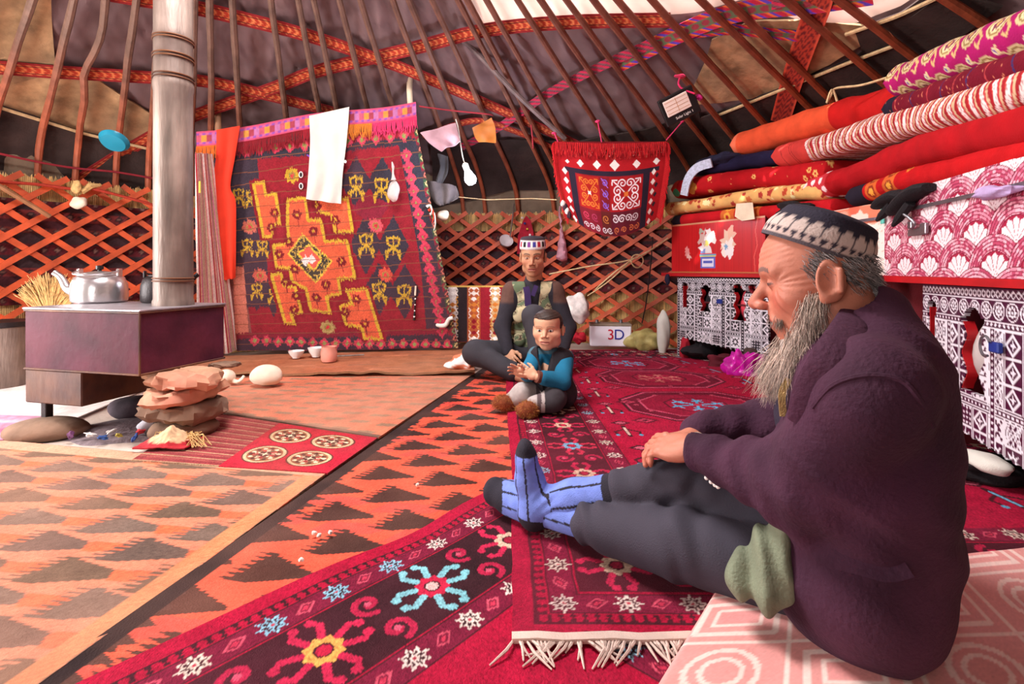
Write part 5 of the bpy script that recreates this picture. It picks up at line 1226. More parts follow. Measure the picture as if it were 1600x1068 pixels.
g = MB(); q = pA + e * .30 - nw * .03; g.tube(smooth_path([Vector((*q, z0 + .295)), Vector((*(q - nw * .02), z0 + .27)), Vector((*(q + e * .03 - nw * .01), z0 + .245)), Vector((*(q + e * .05), z0 + .22)), Vector((*(q + e * .03), z0 + .20))], 16), .006, 8); g.box((*(q + e * .02), z0 + .215), (.03, .014, .03), R, .003); obj('key', g, m_iron, label='bent key hanging from the lid of the pink fan trunk', cat='key')
t2 = tk2; q = tk2[2] - tk2[4] * .012
for k in range(2):
    g = MB(); g.box((*(tk3[1] + tk3[3] * .015 - tk3[4] * .014), .719 + .305 - .045 * k), (.032, .008, .028), R, .002); obj('corner_plate', g, mat('turquoise_paint', '#5fbfb0', bump=.1, rough=.5), tk3[0], label='small turquoise corner plate')
# ---- quilts folded on the trunks
def quilt(pix, thick, depth, painter, label, inset=-.01, m_=None, name='quilt', grp='quilts stacked on the trunks', seed=1, nseg=110, cat='quilt', puff=.012, ends=(1, 1)):
    """pix: [(column, row of the centre line of the front edge)...] in the photo, far end first"""
    pts = []
    for (px, py) in pix:
        q, nw, _ = fc_at(px, inset); pts.append((q[0], q[1], EYE - (py - HOR) * q[1] / FPX))
    p = resample(smooth_path(pts, 60), nseg); t = np.gradient(p, axis=0); t /= np.linalg.norm(t, axis=1, keepdims=True); nw = np.stack([t[:, 1], -t[:, 0], 0 * t[:, 0]], 1); nw *= np.where(nw[:, :1] < 0, -1, 1); nw /= np.linalg.norm(nw, axis=1, keepdims=True)
    L = np.concatenate([[0], np.cumsum(np.linalg.norm(np.diff(p, axis=0), axis=1))]); thick = thick * .95; a = thick / 2; fr = a * .95
    sec = [(depth, a * .96)] + [(x, a) for x in np.linspace(depth * .85, fr, 6)] + [(fr - fr * math.sin(q), a * math.cos(q)) for q in np.linspace(.12, math.pi - .12, 17)] + [(x, -a) for x in np.linspace(fr, depth * .85, 6)] + [(depth, -a * .96)]
    sec = np.array(sec); ns = len(sec); sl = np.concatenate([[0], np.cumsum(np.linalg.norm(np.diff(sec, axis=0), axis=1))])
    X = np.zeros((nseg, ns, 3)); k = np.ones(nseg)
    if ends[0]: k = k * np.clip(1 - (1 - np.clip(L / (a * .6), 0, 1)) ** 3.2, .03, 1) ** (1 / 3.2)
    if ends[1]: k = k * np.clip(1 - (1 - np.clip((L[-1] - L) / (a * .6), 0, 1)) ** 3.2, .03, 1) ** (1 / 3.2)
    bulge = 1 + .10 * noise1(L * 7, seed); wr = puff * noise2(L[:, None] * 9, sl[None, :] * 10, seed) + puff * .35 * np.sin(L[:, None] * 70 + 3 * noise1(sl * 15, seed)[None, :]) * noise1(L * 4, seed + 3)[:, None]
    for i in range(nseg): X[i] = p[i] + nw[i] * (sec[:, :1] + (1 - k[i]) * 0 + wr[i][:, None] * .6) + np.array([0, 0, 1]) * ((sec[:, 1:] * bulge[i]) * k[i] + wr[i][:, None] * np.sign(sec[:, 1:] + 1e-6) * .5)
    c = Canvas(L[-1], sl[-1], 60, '#888888'); c.xs = L.copy(); nv = 96; c.ys = np.linspace(0, sl[-1], nv); c.W, c.H = nseg, nv
    # finer colour grid
    Lf = np.linspace(0, L[-1], int(L[-1] * 190) + 2); vf = np.linspace(0, sl[-1], 110)
    c = Canvas(L[-1], sl[-1], 60, '#888888'); c.xs = Lf; c.ys = vf; c.W, c.H = len(Lf), len(vf); c.a = np.zeros((c.H, c.W, 3), np.float32); painter(c)
    il = np.interp(Lf, L, np.arange(nseg)); iv = np.interp(vf, sl, np.arange(ns)); a0 = np.clip(il.astype(int), 0, nseg - 2); b0 = np.clip(iv.astype(int), 0, ns - 2); fa = (il - a0)[None, :, None]; fb = (iv - b0)[:, None, None]
    G_ = X[a0][:, b0] ; Xf = (X[a0][:, b0].transpose(1, 0, 2) * (1 - fa) * (1 - fb) + X[a0 + 1][:, b0].transpose(1, 0, 2) * fa * (1 - fb) + X[a0][:, b0 + 1].transpose(1, 0, 2) * (1 - fa) * fb + X[a0 + 1][:, b0 + 1].transpose(1, 0, 2) * fa * fb)
    H_, W_ = c.H, c.W; V = Xf.reshape(-1, 3); F = list(map(tuple, grid_faces(H_, W_)))
    F.append(tuple(j * W_ for j in range(H_))); F.append(tuple(j * W_ + W_ - 1 for j in range(H_ - 1, -1, -1)))
    F += [(i, (H_ - 1) * W_ + i, (H_ - 1) * W_ + i + 1, i + 1) for i in range(W_ - 1)]
    return obj(name, (V, F, c.a.reshape(-1, 3)), m_ or m_quilt, label=label, cat=cat, group=grp, smooth=60)
def plain(col, end=None, end_w=.1, end_col=None):
    def f(c):
        c.rect(0, 0, c.w + 1, c.h + 1, col); c.a[:] = lin(col)
        if end_col:
            c.a[:, c.xs < end_w] = lin(end_col)
    return f
def pg(c):                                                            # red with black end, gold medallion bands
    c.a[:] = lin('#b4121c'); c.a[:, c.xs < .10] = lin('#221a26')
    for x in (.50, .72): c.a[:, (c.xs > x) & (c.xs < x + .12)] = lin('#c8602c'); [c.disc(x + .06, y, .03, '#d89a3c') for y in np.arange(.02, c.h, .07)]; [c.disc(x + .06, y, .014, '#a81c1c') for y in np.arange(.02, c.h, .07)]
def pf(c):
    c.a[:] = lin('#dca866'); r_ = np.random.default_rng(2)
    for k in range(260): x, y = r_.uniform(0, c.w), r_.uniform(0, c.h); c.flower(x, y, r_.uniform(.012, .026), 5, ['#b8442c', '#c86a3c', '#ecd8a0', '#a8342c'][k % 4])
def ph(c):
    c.a[:] = lin('#ac1018'); r_ = np.random.default_rng(4); c.a[:, c.xs < .06] = lin('#c83a2a'); c.disc(.05, c.h * .55, .035, '#4a9a6a'); c.flower(.21, c.h * .52, .06, 4, '#dca24c')
    for k in range(22): x, y = r_.uniform(.15, c.w), r_.uniform(0, c.h); c.flower(x, y, .022, 6, '#d8a860', '#a8201c')
    for k in range(40): c.disc(r_.uniform(.1, c.w), r_.uniform(0, c.h), .004, '#d8a860')
def pj(c):
    c.a[:] = lin('#b81614'); c.a[:, c.xs < .86 * c.w * .62] = lin('#d8502e'); c.a[:, c.xs < .05] = lin('#d86a4c')
def pc2(c):
    c.a[:] = lin('#c23a34'); r_ = np.random.default_rng(6)
    x = .34
    while x < c.w:
        wv = .010 * np.sin(c.ys * 40 + x * 9); k0 = 0
        for (w0, cl) in ((.022, '#e6d0cc'), (.010, '#b8343a'), (.012, '#c8a884'), (.018, '#9a1c24')):
            m = (c.xs[None, :] > x + wv[:, None]) & (c.xs[None, :] < x + w0 + wv[:, None]); c.a[m] = lin(cl); x += w0
    s = (r_.random(c.a.shape[:2]) < .22) & (c.xs[None, :] > .34); c.a[s] = c.a[s] * .35 + np.array(lin('#8a2a30')) * .65
    for xx in (.11, .2, .22): m = np.abs(c.xs[None, :] - xx - .02 * np.sin(c.ys[:, None] * 30)) < .003; c.a[m] = lin('#8a2420')
def pb2(c):
    c.a[:] = lin('#a40d16'); c.a[:, c.xs < .22] = lin('#c0303a')
    for x in np.arange(.02, .22, .07):
        for j, y in enumerate(np.arange(.02, c.h, .06)): c.disc(x + (.035 if j % 2 else 0), y, .018, '#ecd8d8')
def pa2(c):
    c.a[:] = lin('#b20e14'); c.a[:, c.xs < .16] = lin('#211a28')
    for x in (.18, .34): c.a[:, (c.xs > x) & (c.xs < x + .10)] = lin('#c8602a'); [c.disc(x + .05, y, .032, '#8a3018') for y in np.arange(.03, c.h, .075)]; [c.flower(x + .05, y, .022, 6, '#dc9a3c') for y in np.arange(.03, c.h, .075)]
    r_ = np.random.default_rng(9)
    for k in range(16): c.flower(r_.uniform(.5, c.w), r_.uniform(0, c.h), .024, 4, '#c8782c', '#a8101a')
def pd2(c):
    c.a[:] = lin('#6a0a20'); c.a[:, c.xs < .10] = lin('#1d1626'); r_ = np.random.default_rng(3)
    for k in range(12): x = .15 + k * .11; m = np.abs(c.xs[None, :] - x - .03 * np.sin(c.ys[:, None] * 14 + k)) < .004; c.a[m] = lin('#3a2a5a' if k % 2 else '#a83a3c')
    s = r_.random(c.a.shape[:2]) < .02; c.a[s] = lin('#c87a5a')
def pe2(c):
    c.a[:] = lin('#a0145c'); r_ = np.random.default_rng(12)
    for i, x in enumerate(np.arange(.05, c.w, .15)):
        for j, y in enumerate(np.arange(.05, c.h, .15)):
            xx = x + (.075 if j % 2 else 0); c.disc(xx, y, .052, '#c8b484'); c.disc(xx, y, .042, '#8a6a3c'); c.disc(xx, y, .034, '#d8c698'); c.flower(xx, y, .026, 6, '#7a2a4c', '#d8b060')
            c.stroke([(xx + .05, y), (xx + .085, y + .03), (xx + .07, y + .065), (xx + .05, y + .05)], .012, '#c8a870'); c.stroke([(xx - .04, y - .03), (xx - .075, y - .045), (xx - .07, y - .07)], .010, '#d2bc8c'); c.disc(xx + .07, y - .05, .016, '#dcd0b0'); c.disc(xx + .07, y - .05, .008, '#6a5aa0')
quilt([(1050, 346), (1120, 338), (1200, 331), (1300, 322)], .105, .33, pg, 'lowest red quilt with black end, on the red trunk', seed=1)
quilt([(1042, 326), (1110, 317), (1190, 304), (1290, 297)], .105, .33, pf, 'yellow flowered quilt above the lowest red one', inset=-.03, seed=2)
quilt([(1050, 296), (1120, 283), (1190, 276), (1290, 268)], .155, .33, ph, 'red quilt with gold flowers above the yellow flowered quilt', seed=3)
quilt([(1078, 264), (1130, 254), (1180, 247), (1260, 238)], .11, .30, plain('#1c1634'), 'thin navy quilt under the terracotta one', inset=.02, seed=4)
quilt([(1137, 226), (1190, 209), (1270, 184), (1340, 168), (1420, 140)], .19, .28, pj, 'terracotta and red velvet quilt on top at the far end', inset=.03, seed=5)
quilt([(1325, 308), (1400, 284), (1500, 262), (1600, 240), (1850, 190)], .105, .36, pa2, 'red quilt with orange banded black end lying on the pink trunk', inset=-.02, seed=6)
quilt([(1262, 296), (1330, 275), (1420, 240), (1500, 217), (1600, 192), (1850, 120)], .15, .36, pb2, 'thick dark red velvet quilt with polka dot end', inset=-.035, seed=7, puff=.02)
quilt([(1212, 244), (1290, 226), (1380, 200), (1480, 176), (1600, 141), (1850, 60)], .155, .36, pc2, 'red quilt with white sequined stripes', inset=-.045, seed=8, puff=.016)
quilt([(1388, 171), (1440, 156), (1520, 128), (1600, 104), (1850, 20)], .11, .36, pd2, 'dark maroon quilt beneath the magenta paisley one', inset=-.03, seed=9)
quilt([(1393, 130), (1440, 110), (1520, 80), (1600, 48), (1850, -60)], .165, .36, pe2, 'magenta paisley quilt on top of the near stack', inset=-.03, seed=10)
# ---- cloths, gloves and scraps lying on the trunks
def lump(name, px, py, s, m_, label, cat, seed, inset=.0, amp=.25, rot=0, grp=None):
    q, nw, t = fc_at(px, inset); g = MB(); g.blob((q[0], q[1], EYE - (py - HOR) * q[1] / FPX), s, seed, amp, 14, Euler((0, 0, math.atan2(t[1], t[0]) + rot)).to_matrix(), freq=3); return obj(name, g, m_, label=label, cat=cat, group=grp)
lump('cloth', 1118, 250, (.16, .09, .045), m_navyc, 'crumpled dark blue cloth left of the terracotta quilt', 'cloth', 3, .05)
lump('cloth', 1252, 326, (.15, .05, .05), m_blackc, 'black cloth squeezed above the old man\'s cap', 'cloth', 4, -.06)
q, nw, t = fc_at(1092, -.06)
def fcp(px, py, inset): q, nw, t = fc_at(px, inset); return Vector((q[0], q[1], EYE - (py - HOR) * q[1] / FPX))
g = MB(); g.bar(smooth_path([fcp(1120, 254, -.05), fcp(1098, 262, -.06), fcp(1085, 280, -.075), fcp(1078, 305, -.07)], 14), .07, .012, lambda i: (nw[0], nw[1], .3)); obj('shirt_sleeve', g, mat('pale_blue_cloth', '#b8bcd0', var=.25, vscale=60, bump=.4), label='pale striped sleeve hanging over the left end of the navy quilt', cat='cloth')
for k, (px, py, px2, py2) in enumerate(((1478, 292, 1420, 335), (1440, 306, 1392, 325))):
    gl = thing('glove', ['black glove nearer the viewer on the lid of the pink trunk', 'black glove farther back on the lid of the pink trunk'][k], 'glove', tuple(fcp((px + px2) / 2, (py + py2) / 2 + 12, -.06)), 'gloves on the pink trunk')
    a, b = fcp(px, py, -.05), fcp(px2, py2, -.07); g = MB(); g.tube(smooth_path([a, a.lerp(b, .3) + Vector((0, 0, .02)), a.lerp(b, .7) + Vector((0, 0, .015)), b], 12), [.03, .036, .042, .046, .048, .048, .046, .044, .04, .035, .028, .014], 12, flat=.55); obj('palm', g, m_blackc, gl)
    g = MB(); g.tube([a.lerp(b, .45) + Vector((0, 0, -.01)), a.lerp(b, .7) + Vector((-.01, 0, -.05)), a.lerp(b, .85) + Vector((-.01, 0, -.065))], [.02, .018, .008], 8); obj('thumb', g, m_blackc, gl)
g = MB(); pp = [fcp(1160, 318, -.055), fcp(1184, 316, -.055), fcp(1187, 342, -.05), fcp(1166, 345, -.05), fcp(1157, 338, -.052)]
g.add([tuple(p) for p in pp] + [tuple(p + Vector((nw[0], nw[1], 0)) * .003) for p in pp], [(0, 1, 2, 3, 4), (9, 8, 7, 6, 5)] + [(k, k + 5, (k + 1) % 5 + 5, (k + 1) % 5) for k in range(5)]); obj('paper_scrap', g, mat('yellowed_paper', '#e4cfb4', var=.15, bump=.4), label='yellowed paper scrap stuck out over the red trunk', cat='paper')
lump('cloth', 1372, 433, (.075, .03, .022), m_blackc, 'small black rag on the red board left of the pink trunk', 'cloth', 6, -.05)
lump('cloth', 1388, 450, (.04, .03, .05), m_navyc, 'small navy rag dangling over the edge of the red board', 'cloth', 7, -.055)
lump('cloth', 1580, 300, (.10, .03, .022), mat('mauve_cloth', '#b8a0cc', var=.2, bump=.4), 'pale mauve cloth on the lid seam of the pink trunk', 'cloth', 8, -.045)
# ---- things stuffed under the far cabinet and beside it
def under(px, py, Y, s, m_, label, cat, seed, name, amp=.3):
    p = P(px, py, Y); g = MB(); g.blob(p, s, seed, amp, 18, freq=3.4); return obj(name, g, m_, label=label, cat=cat)
m_satin = mat('magenta_satin', '#c0189a', var=.35, vscale=22, bump=.5, bscale=25, rough=.28, sheen=.3, spec=.7)
under(1160, 577, 3.55, (.115, .07, .10), m_satin, 'shiny magenta satin bundle under the black and white cabinet', 'bundle', 3, 'satin_bundle', .4)
under(1098, 548, 4.15, (.12, .08, .10), m_blackc, 'black bundle under the left half of the black and white cabinet', 'bundle', 4, 'bundle')
under(1070, 546, 4.22, (.04, .04, .11), mat('red_pouch_cloth', '#a8162a', var=.2, bump=.4), 'red pouch beside the left leg of the black and white cabinet', 'pouch', 5, 'pouch', .15)
under(1130, 567, 3.85, (.10, .07, .07), mat('maroon_cloth', '#5a1220', var=.25, bump=.5), 'dull maroon bundle between the black and magenta ones', 'bundle', 6, 'bundle')
under(1178, 562, 3.60, (.08, .06, .07), mat('brown_cloth', '#4a3630', var=.25, bump=.5), 'brown bundle behind the magenta satin', 'bundle', 7, 'bundle')
under(1196, 585, 3.40, (.05, .04, .085), mat('grey_rubber', '#6d7078', var=.15, bump=.2, rough=.5), 'grey galosh at the right of the magenta satin', 'shoe', 8, 'galosh', .1)
g = MB(); g.box(P(1100, 571, 4.0), (.05, .02, .015), None, .004); obj('lighter', g, mat('turquoise_plastic', '#48b0c8', bump=0, rough=.4), label='tiny turquoise lighter lying before the black bundle', cat='lighter')
under(1540, 722, 1.72, (.05, .09, .03), m_cottonw, 'pale shoe under the maroon and white cabinet', 'shoe', 9, 'shoe', .08)
under(1542, 730, 1.78, (.14, .1, .05), m_blackc, 'black heap under the maroon and white cabinet', 'bundle', 19, 'bundle', .2)
under(1036, 522, 4.45, (.055, .05, .19), m_cottonw, 'white cloth leaning at the left side of the black and white cabinet', 'cloth', 10, 'white_cloth', .12)
under(1008, 532, 4.6, (.16, .10, .085), mat('olive_film', '#a89a60', var=.35, vscale=12, bump=.5, rough=.35), 'crumpled olive plastic sack on the carpet behind the battery', 'sack', 11, 'sack', .3)
under(903, 482, 4.55, (.11, .09, .115), mat('linen_print', '#d8cdc8', var=.3, vscale=20, bump=.5), 'whitish cloth bundle behind the seated man\'s elbow', 'bundle', 12, 'bundle', .2)
under(905, 527, 4.5, (.06, .05, .045), mat('red_bundle_cloth', '#b0182c', var=.3, vscale=25, bump=.4), 'small red bundle on the carpet left of the battery', 'bundle', 13, 'bundle', .25)
bx = thing('battery', 'white battery box with 3D lettering on the carpet by the lattice', 'battery', tuple(G(953, 541, .026)))
bc_ = P(953, 523, 4.72); g = MB(); g.box(bc_, (.37, .17, .19), Euler((0, 0, -.1)).to_matrix(), .008); obj('case', g, mat('white_plastic', '#e6e0ea', var=.04, bump=0, rough=.4), bx)
g = MB(); g.box(bc_ + Vector((0, 0, .10)), (.38, .18, .022), Euler((0, 0, -.1)).to_matrix(), .006); ld = obj('lid', g, mat('dusty_lid', '#8a7a6a', var=.3, bump=.4), bx)
for k in range(2):
    g = MB(); g.lathe([(.016, 0), (.014, .03), (.0001, .03)], bc_ + Vector((-.12 + .22 * k, 0, .111)), 14); obj('terminal', g, m_iron, bx)
def text_geo(s, size, o, ex, ey, ext=.002):
    cu = bpy.data.curves.new('t', 'FONT'); cu.body = s; cu.size = size; cu.extrude = ext; cu.align_x = 'CENTER'; cu.align_y = 'CENTER'; tmp = bpy.data.objects.new('t', cu); COL.objects.link(tmp)
    dg = bpy.context.evaluated_depsgraph_get(); me = bpy.data.meshes.new_from_object(tmp.evaluated_get(dg)); ex = Vector(ex).normalized(); ey = Vector(ey).normalized(); nz = ex.cross(ey); o = Vector(o)
    V = [o + ex * v.co.x + ey * v.co.y + nz * v.co.z for v in me.vertices]; F = [tuple(p.vertices) for p in me.polygons]
    bpy.data.objects.remove(tmp); bpy.data.curves.remove(cu); bpy.data.meshes.remove(me); g = MB(); g.add(V, F); return g
fx = Vector((math.cos(-.1), math.sin(-.1), 0)); fn = Vector((math.sin(-.1), -math.cos(-.1), 0))
obj('lettering', text_geo('3', .13, bc_ + fn * .087 + fx * .0 + Vector((0, 0, .01)), fx, (0, 0, 1)), mat('red_print', '#c01c38', bump=0, var=0), bx, smooth=False)
obj('lettering', text_geo('D', .13, bc_ + fn * .087 + fx * .075 + Vector((0, 0, .01)), fx, (0, 0, 1)), mat('blue_print', '#2a2f8a', bump=0, var=0), bx, smooth=False)
# ================================================================== back wall things
def hang(left, right, Y, fold, folds, material, name, label, cat, cols=None, parent=None, n=30, m=34, thick=.006, seed=1, sag=0):
    def f(x, y, off): p = P(x, y, Y); return p + Vector((0, -off, 0))
    return drape(name, left, right, fold, folds, 0, material, label, cat, parent, cols, ptf=f, n=n, m=m, thick=thick, seed=seed)
# embroidered bag
YB = 4.10
eb = thing('embroidered_bag', 'red embroidered storage bag with fringes hanging from the roof poles', 'bag', tuple(P(955, 368, YB)))
bw, bh = .90, .74; ec = Canvas(bw, bh, 300, '#a80c18')
def E(*p): return [(u * bw, v * bh) for u, v in p]
def erect(u0, v0, u1, v1, col): ec.rect(u0 * bw, v0 * bh, u1 * bw, v1 * bh, col)
r_ = np.random.default_rng(2)
for k in range(200): u = r_.uniform(0, 1); ec.stroke(E((u, .0), (u + .01 * r_.normal(), .17)), .0035, ['#c8202c', '#8a0a14', '#d8453c', '#e09a8c'][int(r_.choice(4, p=[.45, .35, .17, .03]))])
for k in range(70): u = r_.choice([.32, .5, .72, .95]) + .02 * r_.normal(); v = r_.uniform(.04, .14); ec.disc(u * bw, v * bh, .004, '#e4c0b4')
for u, s in ((.09, .018), (.21, .03), (.365, .034), (.53, .042), (.735, .034), (.92, .03)): ec.diamond(u * bw, .235 * bh, s, s * 1.1, '#ece4e0')
erect(.06, .30, .95, .355, '#26182c'); erect(.09, .30, .155, 1, '#26182c'); erect(.80, .30, .865, 1, '#26182c')
erect(.155, .355, .80, 1, '#8e0f1a')
erect(.17, .37, .375, .74, '#a81a14'); erect(.38, .37, .475, .74, '#7a1020'); erect(.48, .37, .80, .74, '#a00c16'); erect(.155, .74, .38, 1, '#7a1024'); erect(.38, .74, .48, 1, '#5e1a18'); erect(.48, .74, .80, 1, '#5a0c20')
def scrolls(u0, v0, u1, v1, col, wid, core):
    cx, cy = (u0 + u1) / 2 * bw, (v0 + v1) / 2 * bh; a, b = (u1 - u0) / 2 * bw, (v1 - v0) / 2 * bh; r = min(a, b) * .36
    for sx in (-1, 1):
        for sy in (-1, 1):
            ec.stroke([(cx, cy), (cx + sx * a * .35, cy + sy * b * .4), (cx + sx * a * .8, cy + sy * b * .8)], wid, col)
            ec.spiral(cx + sx * a * .55, cy + sy * b * .22, r * .85, wid, col, math.pi / 2 * sy, 1.25, -sx * sy); ec.spiral(cx + sx * a * .25, cy + sy * b * .68, r * .8, wid, col, 0 if sx > 0 else math.pi, 1.25, sx * sy)
            ec.stroke([(cx + sx * a * .6, cy + sy * b * .9), (cx + sx * a * .9, cy + sy * b * .9), (cx + sx * a * .92, cy + sy * b * .6)], wid, col)
    ec.star(cx, cy, r * .7, 4, core, .5, .78)
scrolls(.18, .38, .37, .73, '#d8762c', .0085, '#ece4dc'); scrolls(.49, .38, .79, .73, '#eadfe4', .010, '#d8702c')
for v in (.43, .55, .67): ec.spiral(.43 * bw, v * bh, .028, .008, '#7a5ac8', v * 9, 1.3); ec.stroke(E((.40, v - .05), (.46, v + .05)), .006, '#9a6ad0')
for u, cl in ((.22, '#c83a5a'), (.31, '#a83458'), (.43, '#c87a3c')): ec.spiral(u * bw, .82 * bh, .034, .008, cl, 1, 1.4)
for u in (.53, .60, .67, .74): ec.spiral(u * bw, .82 * bh, .034, .009, '#e0d4dc' if u < .7 else '#c8b8c0', u * 20, 1.4, 1 if u < .6 else -1)
for u in (.2, .26, .32, .4, .46, .54, .62, .7, .76): ec.spiral(u * bw, .94 * bh, .027, .007, '#d8ccd4' if u < .5 else '#c86a3c', u * 15, 1.3)
for v in np.arange(.36, .98, .12): ec.diamond(.055 * bw, v * bh, .024, .034, '#ece4e0' if int(v * 100) % 24 < 13 else '#3a2430'); ec.diamond(.90 * bw, v * bh, .020, .030, '#ece4e0'); ec.diamond(.935 * bw, (v + .05) * bh, .018, .026, '#2a1a26')
ec.speckle(.08, 2)
U, V = np.meshgrid(ec.xs / bw, ec.ys / bh)
xl = np.interp(V, [0, .35, .8, 1], [868, 873, 884, 893]); xr = np.interp(V, [0, .3, .6, 1], [1040, 1039, 1034, 1026]); px_ = xl + (xr - xl) * U; py_ = 221 + V * (118 + 27 * np.sin(np.pi * np.clip(U, 0, 1)) ** .8) + 3 * np.sin(np.pi * U)
dep = YB - .10 * np.sin(np.pi * U) * np.clip(V * 1.3, 0, 1) - .01 * noise2(U * 8, V * 5, 3)
sheet('panel', np.stack([(px_ - 800) / FPX * dep, dep, EYE - (py_ - HOR) * dep / FPX], -1), m_cloth, ec.a, thick=.012, nrm=(0, -1, 0), parent=eb)
g = MB(); sh = [P(868, 221, YB + .02), P(1040, 221, YB + .02), P(1024, 338, YB + .02), P(895, 338, YB + .02)]; g.add(sh + [q + Vector((0, .08, 0)) for q in sh], [(0, 1, 2, 3), (7, 6, 5, 4), (0, 4, 5, 1), (1, 5, 6, 2), (2, 6, 7, 3), (3, 7, 4, 0)]); obj('back', g, mat('red_lining', '#7a0c16', var=.1), eb)
g = MB()
for i in range(170):
    u = i / 169; p = P(868 + 172 * u, 221 + 3 * math.sin(math.pi * u), YB - .02 - .03 * math.sin(math.pi * u)); l = .10 + .015 * rng.normal(); g.tube([p, p + Vector((rng.normal() * .004, -.012, -l * .5)), p + Vector((rng.normal() * .006, -.012, -l))], .0028, 4, col=['#b8101c', '#d02c2c', '#90101c'][i % 3])
for sd in (0, 1):
    for i in range(90):
        v = i / 89; x = np.interp(v, [0, .35, .8, 1], [868, 873, 884, 893]) if sd == 0 else np.interp(v, [0, .3, .6, 1], [1040, 1039, 1034, 1026]); p = P(x, 221 + v * 118, YB); g.tube([p, p + Vector(((-.025 if sd == 0 else .025), -.01, -.02)), p + Vector(((-.03 if sd == 0 else .03) + rng.normal() * .006, -.01, -.06))], .003, 4, col=['#b8101c', '#c8242a'][i % 2])
obj('fringe', g, m_band, eb)
g = MB()
for k in range(4): g.blob(P(880 + k * 3, 318 + k * 6, YB - .05), (.02, .02, .03), k, .2, 8, col=['#ece4e0', '#3a2430'][k % 2])
obj('pompom', g, m_cloth, eb)
for k, (a, b) in enumerate((((866, 208), (872, 222)), ((934, 190), (940, 222)), ((1066, 190), (1041, 219)))):
    g = MB(); p, q = P(*a, YB - .02), P(*b, YB - .02); g.tube([p, q], .005, 6, col='#d83a6a'); g.blob(p, (.02, .015, .012), k, .3, 8, col='#d83a6a'); obj('pink_cord', g, m_band, label=['pink cord at the left corner of the red bag', 'pink cord at the top middle of the red bag', 'pink cord from the right corner of the red bag to the solar lamp'][k], cat='ribbon', group='cords of the red bag')  # pink cords that hold up the red bag
# solar lamp
Ysl = 3.35; sl = thing('solar_lamp', 'black framed solar panel lamp tied to a roof pole', 'solar lamp', tuple(P(1062, 195, Ysl)))
th = math.radians(26); ex = Vector((math.cos(th), -.12, math.sin(th))).normalized(); ey = Vector((-math.sin(th), -.25, math.cos(th))); ey = (ey - ex * ey.dot(ex)).normalized(); ez = ex.cross(ey); R = Matrix((ex, ey, ez)).transposed(); cc = P(1061, 166, Ysl)
g = MB(); g.box(cc, (.235, .185, .03), R, .006); obj('frame', g, m_black, sl)
g = MB(); g.box(cc + ez * .017 + ey * .018 - ex * .012, (.165, .105, .006), R, .004); pn = obj('panel', g, mat('solar_glass', '#ecd9cf', bump=0, rough=.12, spec=.8, var=.03), sl)
g = MB()
for k in range(4): g.box(cc + ez * .0205 + ey * (.018 - .035 + .024 * k) - ex * .012, (.15, .0025, .001), R)
g.box(cc + ez * .0205 + ey * .018 - ex * .012, (.003, .09, .001), R); obj('grid_line', g, mat('copper_line', '#c08a5a', bump=0), pn)
obj('lettering', text_geo('Solar Light 1', .024, cc + ez * .0165 - ey * .062 + ex * .01, ex, ey, .0008), m_china, sl, smooth=False)
g = MB(); g.tube(smooth_path([P(1064, 118, Ysl + .1), P(1060, 130, Ysl - .02), cc + ey * .09 + ex * .06, cc + ex * .11 + ey * .03 + ez * .03], 12), .006, 6, col='#d82c60'); g.blob(P(1063, 119, Ysl + .06), (.035, .02, .014), 4, .3, 10, col='#e0406c'); g.blob(P(1093, 152, Ysl), (.022, .02, .02), 5, .4, 10, col='#c02878'); obj('ribbon', g, m_band, sl)
# bulb
Yb = 4.05; bl_ = thing('light_bulb', 'glowing bare light bulb hanging left of the red bag', 'light bulb', tuple(P(737, 290, Yb)))
g = MB(); bp0 = P(737, 285, Yb); g.lathe([(.0001, -.02), (.03, -.012), (.046, .015), (.045, .04), (.03, .08), (.022, .1), (.0001, .1)], bp0, 24, axis=(-.35, 0, .94)); obj('glass', g, mat('bulb_glow', '#cfdcff', emit=26, bump=0, var=0), bl_)
g = MB(); g.lathe([(.024, .095), (.026, .15), (.014, .165), (.0001, .165)], bp0, 20, axis=(-.35, 0, .94)); obj('socket', g, m_china, bl_)
g = MB(); g.tube(smooth_path([bp0 + Vector((-.055, 0, .15)), P(722, 240, Yb), P(716, 200, Yb), P(712, 186, Yb)], 12), .004, 6); obj('cable', g, m_cottonw, bl_)
pl_ = light('bulb_light', 'POINT', tuple(bp0 + Vector((0, -.10, 0))), tuple(bp0), 14, .06, col=(.82, .89, 1)); pl_.data.shadow_soft_size = .06
# scraps around the bulb
hang([(657, 208), (670, 222), (690, 236)], [(712, 192), (716, 210), (720, 222)], 4.0, .02, 1.4, mat('pink_rag', '#b08a94', var=.2, bump=.4), 'rag', 'pinkish white rag slung from the cord left of the bulb', 'rag')
hang([(738, 200), (742, 214), (748, 222)], [(768, 184), (774, 200), (775, 223)], 4.12, .006, 1, mat('amber_film', '#dc8a40', var=.15, bump=.2, transl=.5, rough=.4), 'plastic_scrap', 'orange translucent scrap stuck between the roof poles', 'plastic')
hang([(668, 282), (672, 300), (680, 316), (690, 322)], [(712, 290), (716, 300), (716, 310), (706, 316)], 4.25, .03, 2, mat('grey_rag_cloth', '#4a4040', var=.3, bump=.5), 'rag', 'grey striped rag bundled below the bulb', 'rag', seed=4)
hang([(684, 240), (688, 262), (680, 285)], [(700, 244), (700, 270), (690, 288)], 4.27, .015, 1, mat('dark_rag_cloth', '#3a3638', var=.3, bump=.5), 'rag', 'narrow grey rag hanging left of the bulb', 'rag', seed=6)
g = MB(); g.blob(P(692, 336, 4.35), (.05, .04, .045), 8, .1, 12); obj('clay_pot', g, m_chalk, label='small pale pot hung at the top of the back lattice beside the rug', cat='pot')
